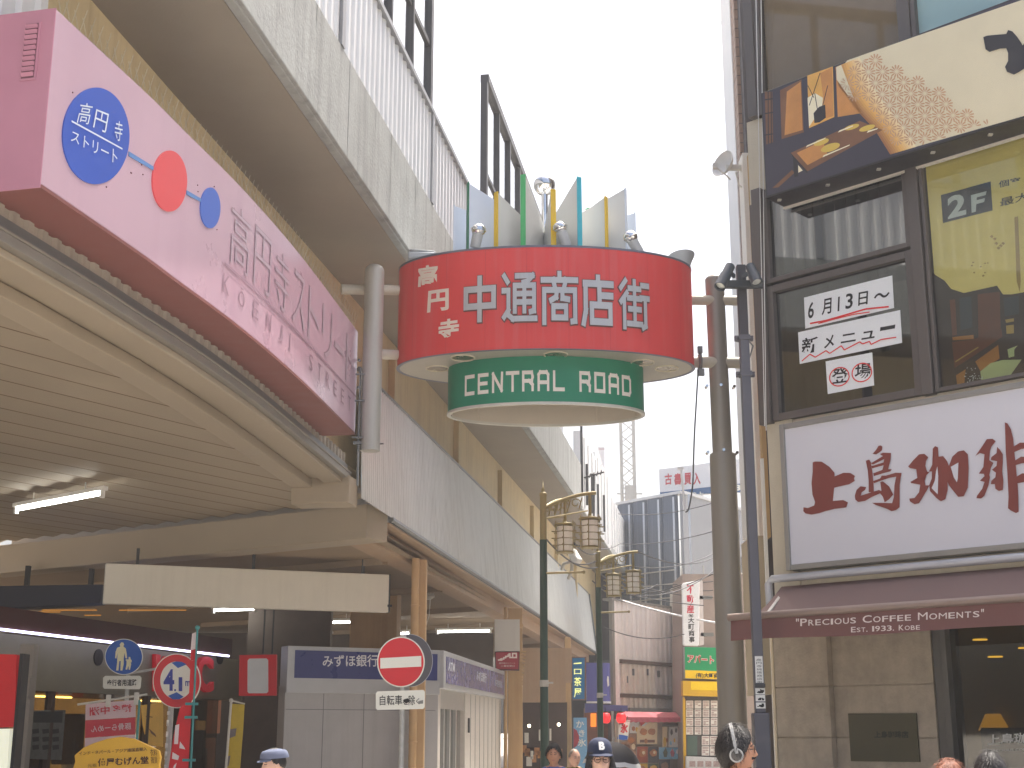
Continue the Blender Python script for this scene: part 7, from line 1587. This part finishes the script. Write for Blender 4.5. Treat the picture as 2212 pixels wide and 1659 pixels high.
# ================================================================== people
def skin_body():
    J = {'pel': (0, 0, .95, .125, .1), 'sp1': (0, .0, 1.08, .12, .09), 'che': (0, .0, 1.26, .145, .1), 'ups': (0, 0, 1.385, .10, .075), 'nek': (0, -.005, 1.455, .052, .052), 'nk2': (0, .012, 1.53, .05, .052)}
    E_ = [('pel', 'sp1'), ('sp1', 'che'), ('che', 'ups'), ('ups', 'nek'), ('nek', 'nk2')]
    for s, n in ((-1, 'l'), (1, 'r')):
        f = .12 * s
        J['sh' + n] = (s * .165, -.01, 1.385, .06, .06); J['el' + n] = (s * .235, -.03, 1.11, .043, .043); J['wr' + n] = (s * .22, .09, .89, .029, .026)
        J['pm' + n] = (s * .215, .125, .82, .036, .02)
        J['hp' + n] = (s * .09, 0, .90, .095, .09); J['kn' + n] = (s * .10, .05 + f, .50, .062, .062); J['an' + n] = (s * .10, -.02 + f, .085, .042, .042); J['to' + n] = (s * .11, .15 + f, .035, .04, .03)
        E_ += [('ups', 'sh' + n), ('sh' + n, 'el' + n), ('el' + n, 'wr' + n), ('wr' + n, 'pm' + n), ('pel', 'hp' + n), ('hp' + n, 'kn' + n), ('kn' + n, 'an' + n), ('an' + n, 'to' + n)]
        for k, (dx, ln) in enumerate(((-.026, .075), (-.009, .088), (.009, .082), (.026, .062))):
            J[f'f{k}{n}'] = (s * .215 + dx * .5, .15 + .02, .80 - ln * .3, .0095, .0095); J[f'g{k}{n}'] = (s * .215 + dx * .7 - s * .01, .165, .80 - ln, .008, .008); E_ += [('pm' + n, f'f{k}{n}'), (f'f{k}{n}', f'g{k}{n}')]
        J['t' + n] = (s * .185, .15, .83, .011, .011); J['u' + n] = (s * .18, .17, .80, .009, .009); E_ += [('pm' + n, 't' + n), ('t' + n, 'u' + n)]
    ks = list(J); me = bpy.data.meshes.new('body_skeleton'); me.from_pydata([J[k][:3] for k in ks], [(ks.index(a), ks.index(b)) for a, b in E_], [])
    o = bpy.data.objects.new('body_skeleton', me); COL.objects.link(o)
    md = o.modifiers.new('skin', 'SKIN'); md.use_smooth_shade = True
    for i, k in enumerate(ks): me.skin_vertices[0].data[i].radius = J[k][3:]; me.skin_vertices[0].data[i].use_root = (k == 'pel')
    sb = o.modifiers.new('sub', 'SUBSURF'); sb.levels = 2; sb.render_levels = 2
    m2 = bpy.data.meshes.new_from_object(o.evaluated_get(bpy.context.evaluated_depsgraph_get()))
    v = [x.co.copy() for x in m2.vertices]; f = [tuple(p.vertices) for p in m2.polygons]
    bpy.data.objects.remove(o); bpy.data.meshes.remove(me); bpy.data.meshes.remove(m2); return v, f
BODY = skin_body()
def G_(x, m, s): return math.exp(-((x - m) / s) ** 2)
def head_point(x, y, z, hair=0.):
    px, py, pz = x * .077, y * .097, z * .122
    if z < 0:
        k = (-z); px *= 1 - .28 * k ** 1.5
        if y < 0: py *= 1 - .28 * k
    if y > 0:
        py *= .95; ax = abs(x)
        py += .016 * G_(x, 0, .13) * G_(z, -.14, .2) + .013 * G_(x, 0, .12) * G_(z, -.26, .08) + .004 * G_(ax, .1, .07) * G_(z, -.29, .07)
        py -= .010 * G_(ax, .38, .15) * G_(z, .03, .11)
        py += .005 * G_(z, .2, .09) * G_(x, 0, .5)
        py += .006 * G_(x, 0, .24) * G_(z, -.5, .09) - .004 * G_(x, 0, .22) * G_(z, -.505, .02) + .009 * G_(x, 0, .28) * G_(z, -.88, .16)
        px += 0
    return Vector((px, py, pz))
NH, MH = 84, 64
def head_mesh():
    vs = []; fs = []; ds = []
    for i in range(MH + 1):
        t = math.pi * i / MH
        for k in range(NH):
            p = 2 * math.pi * k / NH; d = (math.sin(t) * math.sin(p), math.sin(t) * math.cos(p), math.cos(t)); ds.append(d); vs.append(head_point(*d))
    mi = []
    for i in range(MH):
        for k in range(NH):
            f = (i * NH + k, (i + 1) * NH + k, (i + 1) * NH + (k + 1) % NH, i * NH + (k + 1) % NH); fs.append(f)
            x = sum(ds[j][0] for j in f) / 4; y = sum(ds[j][1] for j in f) / 4; z = sum(ds[j][2] for j in f) / 4; m = 0; ax = abs(x)
            if y > 0:
                if .17 < ax < .5 and abs(z - .03 + .12 * (ax - .33) ** 2) < .035: m = 3
                if .15 < ax < .55 and .17 < z - .1 * (.33 - ax) < .225: m = 4
                if ax < .22 and -.56 < z < -.45: m = 5
            mi.append(m)
    return vs, fs, mi
HEAD = head_mesh()
def skin_m(n, c): return mat(n, c, .5, var=.05, sc=20, spec=.35)
eye_m = mat('eye_dark', (46, 36, 34), .3); 
def person(label, hx, hy, Y, yaw, skin, shirt, trouser, hair, pitch=0, height=None, style='short', group=None):
    """head centre at view pixel (hx,hy) and depth Y; yaw 0 = facing the camera, +90 = facing the reader's right"""
    hc = atY(hx, hy, Y); Ht = hc.z + .118; sc = Ht / 1.735; hs = 1.0
    root = thing('person', label, 'person', (hc.x, hc.y, 0), group)
    R = Matrix.Rotation(rad(180 + yaw), 4, 'Z'); Rp = R @ Matrix.Rotation(rad(pitch), 4, 'X'); base = Vector((hc.x, hc.y, 0))
    lipm = mat('lip_' + skin.name, (176, 112, 104), .5); brow = hair
    mb = MB()
    nb_ = len(BODY[0]); off = Vector((0, -.03, 0))
    vv = [base + (R @ ((v + off) * sc)) for v in BODY[0]]
    mb.add(vv, BODY[1]);
    for i, f in enumerate(BODY[1]):
        c = sum((BODY[0][j] for j in f), Vector()) / len(f); m = 0
        if c.z < .96 and abs(c.x) < .2: m = 2
        if c.z < .09: m = 4
        if .94 <= c.z < 1.43 and (abs(c.x) < .2 or c.z > 1.15): m = 1
        mb.m[i] = m
    n0 = len(mb.f)
    mb.add([hc + (Rp @ v) for v in HEAD[0]], HEAD[1]); mb.m[n0:] = HEAD[2]
    H = lambda p: hc + (Rp @ Vector(p))
    for s in (-1, 1):
        e = MB(); e.ball((0, 0, 0), .031, 12, sx=.35, sy=.62, sz=1.0); k = len(mb.f)
        mb.add([H(Vector((s * .077, -.008, -.008)) + v) for v in e.v], e.f)
    o = mb.build('body', [skin, shirt, trouser, eye_m, brow, lipm], root, smooth=80)
    return root, H, hc
random.seed(4)
def hair_cap(root, H, m, front=.55, side=.02, back=-.62, th=.016, jit=.05, strands=0, fall=0.):
    vs = []; fs = []; ok = {}
    n1, n2 = 72, 48
    def zmin(phi): 
        a = abs(phi) / math.pi
        return front + (side - front) * min(1, a / .42) ** 1.6 if a < .42 else side + (back - side) * ((a - .42) / .58) ** .7
    for i in range(n2 + 1):
        t = math.pi * .86 * i / n2
        for k in range(n1):
            phi = -math.pi + 2 * math.pi * k / n1; d = (math.sin(t) * math.sin(phi), math.sin(t) * math.cos(phi), math.cos(t))
            zm = zmin(phi) + jit * math.sin(phi * 23 + 1) + jit * .7 * math.sin(phi * 41)
            ed = max(0, min(1, (d[2] - zm) / .2)); p = head_point(*d); q = p.normalized()
            wv = .5 + .5 * math.sin(phi * 17 + d[2] * 4) * math.sin(phi * 9 + d[2] * 6)
            vs.append(p + q * (th * (.25 + .75 * ed) + .004 * wv * ed)); ok[i * n1 + k] = d[2] > zm
    for i in range(n2):
        for k in range(n1):
            f = (i * n1 + k, (i + 1) * n1 + k, (i + 1) * n1 + (k + 1) % n1, i * n1 + (k + 1) % n1)
            if all(ok[j] for j in f): fs.append(f)
    mb = MB(); mb.add([H(v) for v in vs], fs)
    for _ in range(strands):
        j = random.choice([i for i in ok if ok[i]]) ; p = vs[j]; q = p.normalized(); dn = Vector((q.x * q.z, q.y * q.z, -(1 - q.z ** 2))) + Vector((random.uniform(-.3, .3), random.uniform(-.3, .3), 0)); dn.normalize(); s_ = q.cross(dn).normalized()
        L_ = random.uniform(.03, .06); wd = random.uniform(.0006, .0014); a0 = p + q * .002; a1 = p + dn * L_ * .5 + q * .010; a2 = p + dn * L_ + q * .003
        mb.add([H(a0 - s_ * wd), H(a0 + s_ * wd), H(a1 - s_ * wd), H(a1 + s_ * wd), H(a2)], [(0, 1, 3, 2), (2, 3, 4)])
    return mb.build('hair', m, root, smooth=80)
hair_b = mat('hair_black', (34, 30, 30), .55, var=.25, sc=30, bump=.3, bsc=90); hair_r = mat('hair_auburn', (150, 92, 66), .5, var=.25, sc=30, bump=.3, bsc=90); hair_g = mat('hair_grey_thin', (128, 116, 106), .5, var=.2)
sk1 = skin_m('skin_light', (206, 162, 140)); sk2 = skin_m('skin_tan', (190, 140, 112)); sk3 = skin_m('skin_fair', (216, 176, 156))
navy_tr = mat('trousers_navy', (44, 48, 62), .8); grey_tr = mat('trousers_grey', (98, 96, 94), .8)
def cloth(n, c): return mat(n, c, .85, var=.08, sc=8, bump=.15, bsc=120)
# man with headphones on the right
r, H, hc = person('man with black hair and white headphones walking right beside the blue grey pole', 1592, 1623, 8.0, 82, sk2, cloth('shirt_red', (186, 40, 46)), navy_tr, hair_b, 6)
hair_cap(r, H, hair_b, .5, -.32, -.78, .024, .03, 900)
mb = MB(); pts = [Vector((0.108 * math.cos(t), -.005 - .01 * math.sin(t), .165 * math.sin(t) - .01)) for t in [math.pi * i / 20 for i in range(21)]]
mb.v = []; Pp = [H(p) for p in pts]
for a_, b_ in zip(Pp, Pp[1:]): mb.bar(a_, b_, .018, .007, up=(H((0, 0, 0)) - (a_ + b_) / 2).normalized())
hp = mb.build('headphones', mat('headphone_white', (186, 186, 184), .35), r)
for s in (-1, 1):
    mb = MB(); c = H((s * .102, -.008, -.02)); ax = (H((s, 0, 0)) - H((0, 0, 0))).normalized(); mb.torus(c, .034, .0055, ax, 24, 8); mb.build('ear_pad_ring', MATS['headphone_white'], hp, smooth=50)
    mb = MB(); mb.lathe(c - ax * .012, [(.034, 0), (.034, .014), (.02, .018), (0, .018)], 20, ax); mb.build('ear_cup', mat('headphone_grey', (96, 92, 88), .5), hp, smooth=50)
mb = MB()
for k in range(60): 
    x = random.uniform(-.035, .035); z = random.choice([-.045, -.046, -.098, -.105, -.11]) + random.uniform(-.004, .004); zz = z / .122
    p = head_point(x / .077, math.sqrt(max(0, 1 - (x / .077) ** 2 - zz ** 2)), zz); mb.ball(H(p + Vector((0, .001, 0))), .004, 6)
mb.build('beard', hair_b, r)
def specs(r, H, name='glasses'):
    mb = MB()
    for s in (-1, 1):
        c = H((s * .031, .098, .002)); ax = (H((0, 1, 0)) - H((0, 0, 0))).normalized(); mb.torus(c, .022, .0022, ax, 20, 6); mb.sweep([H((s * .052, .096, .004)), H((s * .073, .06, .006)), H((s * .079, .0, .006))], .0018, 5)
    mb.sweep([H((-.01, .1, .004)), H((0, .104, .007)), H((.01, .1, .004))], .002, 5); mb.build('glasses', mat('glasses_frame', (84, 60, 44), .3), r)
specs(r, H)
# woman in the navy cap
r, H, hc = person('woman in a navy cap with a white B and glasses, facing the camera', 1296, 1642, 10.2, 4, sk3, cloth('shirt_dark', (52, 50, 56)), navy_tr, hair_b, 2)
hair_cap(r, H, hair_b, .6, -.8, -.85, .02, .03, 100)
mb = MB()
for s in (-1, 1):
    mb.sweep([H((s * .074, .02, .03)), H((s * .088, .03, -.06)), H((s * .092, .03, -.16)), H((s * .085, .03, -.26))], [.02, .028, .03, .012], 10); mb.sweep([H((s * .06, -.05, .03)), H((s * .075, -.05, -.1)), H((s * .07, -.05, -.25))], [.03, .04, .02], 10)
mb.build('long_hair', hair_b, r, smooth=60)
capm = mat('cap_navy', (44, 52, 78), .8, var=.08, bump=.15, bsc=90)
def cap(r, H, m, flat=False):
    mb = MB(); n1, n2 = 40, 14; vs = []
    for i in range(n2 + 1):
        t = math.pi * .5 * i / n2
        for k in range(n1):
            phi = 2 * math.pi * k / n1
            rr = 1.13 + (.05 * math.sin(t) if flat else .02); st = math.sin(t) ** .72; d = Vector((st * math.sin(phi) * .079, st * math.cos(phi) * .100, math.cos(t) ** .85 * .098 * (.72 if flat else 1.0))) * rr * (1.08 if flat and i > 6 else 1.0)
            vs.append(H(d + Vector((0, -.004, .046))))
    mb.add(vs, [(i * n1 + k, (i + 1) * n1 + k, (i + 1) * n1 + (k + 1) % n1, i * n1 + (k + 1) % n1) for i in range(n2) for k in range(n1)])
    o = mb.build('cap', m, r, smooth=60); mb = MB()
    ln = .075 if not flat else .045; top = []; bot = []
    for k in range(17):
        a_ = rad(-62 + 124 * k / 16); e = math.cos(rad(90 * (k - 8) / 8.6)); inner = Vector((.088 * math.sin(a_), .108 * math.cos(a_), .046)); outer = inner + Vector((.012 * math.sin(a_), ln * e, -.018 * e - .010 * abs(math.sin(a_))))
        top += [inner, outer]
    n = len(top); mb.add([H(p) for p in top] + [H(p - Vector((0, 0, .006))) for p in top], [(2 * k, 2 * k + 1, 2 * k + 3, 2 * k + 2) for k in range(16)] + [(n + 2 * k + 2, n + 2 * k + 3, n + 2 * k + 1, n + 2 * k) for k in range(16)] + [(2 * k + 1, n + 2 * k + 1, n + 2 * k + 3, 2 * k + 3) for k in range(16)])
    mb.build('visor', m, o, smooth=60); return o
o = cap(r, H, capm)
class HF_:
    split = 0
    def __init__(s, H): s.H = H
    def W(s, a_, b_, out=0.): return s.H(Vector((-a_, .114 - (b_ - .05) * .42 - a_ * a_ * 4.2 - max(0, b_ - .085) * .5 + out, b_ + .034)))
mb = MB(); hf = HF_(H); text(hf, mb, 'B', [(-.02, .035), (.022, .035), (.022, .092), (-.02, .092)], .004, bold=.06, px=False, th=.004); mb.build('badge', mat('badge_white', (230, 230, 228), .6), o)
specs(r, H)
# man in the middle distance
r, H, hc = person('man with black hair and a blue shirt standing beside the nearer street lamp', 1196, 1632, 17.0, -6, sk2, cloth('shirt_blue', (68, 92, 160)), navy_tr, hair_b, 6)
hair_cap(r, H, hair_b, .5, -.12, -.6, .024, .05, 300)
# bald man
r, H, hc = person('bald older man in a yellow and dark shirt behind the woman in the cap', 1241, 1638, 19.5, 24, sk1, cloth('shirt_yellow_dark', (120, 112, 56)), grey_tr, hair_g, 2)
hair_cap(r, H, hair_g, 1.2, .1, -.5, .005, .04)
# man in grey blue cap at left
r, H, hc = person('man in a grey blue flat cap looking left in front of the bank booth', 592, 1650, 12.2, -62, sk3, cloth('shirt_grey', (120, 122, 128)), grey_tr, hair_b, -4)
hair_cap(r, H, hair_b, .6, .0, -.5, .01, .03); cap(r, H, mat('cap_grey_blue', (108, 116, 140), .85, var=.08, bump=.15, bsc=90), True)
# heads at the lower right
r, H, hc = person('person with auburn hair passing below the bronze plaque', 2052, 1695, 8.5, 150, sk3, cloth('shirt_white', (200, 196, 190)), navy_tr, hair_r, 0)
hair_cap(r, H, hair_r, .5, -.4, -.8, .022, .04, 700)
r, H, hc = person('person with short black hair walking in front of the coffee house window', 2141, 1676, 8.4, 170, sk2, cloth('shirt_charcoal', (60, 60, 64)), navy_tr, hair_b, 0)
hair_cap(r, H, hair_b, .5, -.3, -.8, .02, .03, 500)
# umbrella and the person under it
r, H, hc = person('person holding up a dark umbrella, mostly hidden behind the woman in the cap', 1322, 1668, 17.6, 10, sk3, cloth('shirt_beige', (170, 160, 146)), navy_tr, hair_b, 0)
hair_cap(r, H, hair_b, .5, -.3, -.8, .018, .04)
uc = atY(1326, 1602, 17.6)
um = thing('umbrella', 'dark grey umbrella with a white rim behind the woman in the navy cap', 'umbrella', uc)
ax = Vector((.10, .0, 1)).normalized(); mb = MB(); a_ = ax.orthogonal().normalized(); b_ = ax.cross(a_); n1 = 64; rows_ = []
Ru = .37
for i in range(10):
    f = i / 9; row = []
    for k in range(n1):
        t = 2 * math.pi * k / n1; sc8 = 1 - .05 * f * f * (1 - abs(math.cos(4 * t))); rr = Ru * math.sin(f * 1.25) / math.sin(1.25) * sc8
        row.append(uc + (a_ * math.cos(t) + b_ * math.sin(t)) * rr + ax * (-.30 * (1 - math.cos(f * 1.25)) / (1 - math.cos(1.25)) + (1 - sc8) * .35))
    rows_.append(row)
def rowmesh(lo, hi):
    mb = MB(); vs = [p for r_ in rows_[lo:hi + 1] for p in r_]; mb.add(vs, [(i * n1 + k, (i + 1) * n1 + k, (i + 1) * n1 + (k + 1) % n1, i * n1 + (k + 1) % n1) for i in range(hi - lo) for k in range(n1)]); return mb
rowmesh(0, 8).build('canopy', mat('umbrella_charcoal', (44, 42, 46), .6, var=.06), um, smooth=60); rowmesh(8, 9).build('rim', mat('umbrella_rim', (206, 206, 204), .6), um, smooth=60)
mb = MB(); mb.tube(uc + ax * .05, uc - ax * .75, .007, n=8); mb.build('shaft', silver, um)
# ================================================================== haze added over the whole street, standing in for lens glare
mb = MB(); mb.bb(-60, 60, -40, 140, -1, 40); hz = mb.build('haze', [])
hm = bpy.data.materials.new('glare_haze'); hm.use_nodes = True; N = hm.node_tree.nodes; N.remove(N['Principled BSDF'])
pv = N.new('ShaderNodeVolumePrincipled'); pv.inputs['Color'].default_value = (.93, .95, 1, 1); pv.inputs['Density'].default_value = .0015; pv.inputs['Anisotropy'].default_value = .3
hm.node_tree.links.new(pv.outputs[0], N['Material Output'].inputs['Volume']); hz.data.materials.append(hm); tag(hz, 'thin pale summer haze filling the street air', 'haze', kind='stuff')
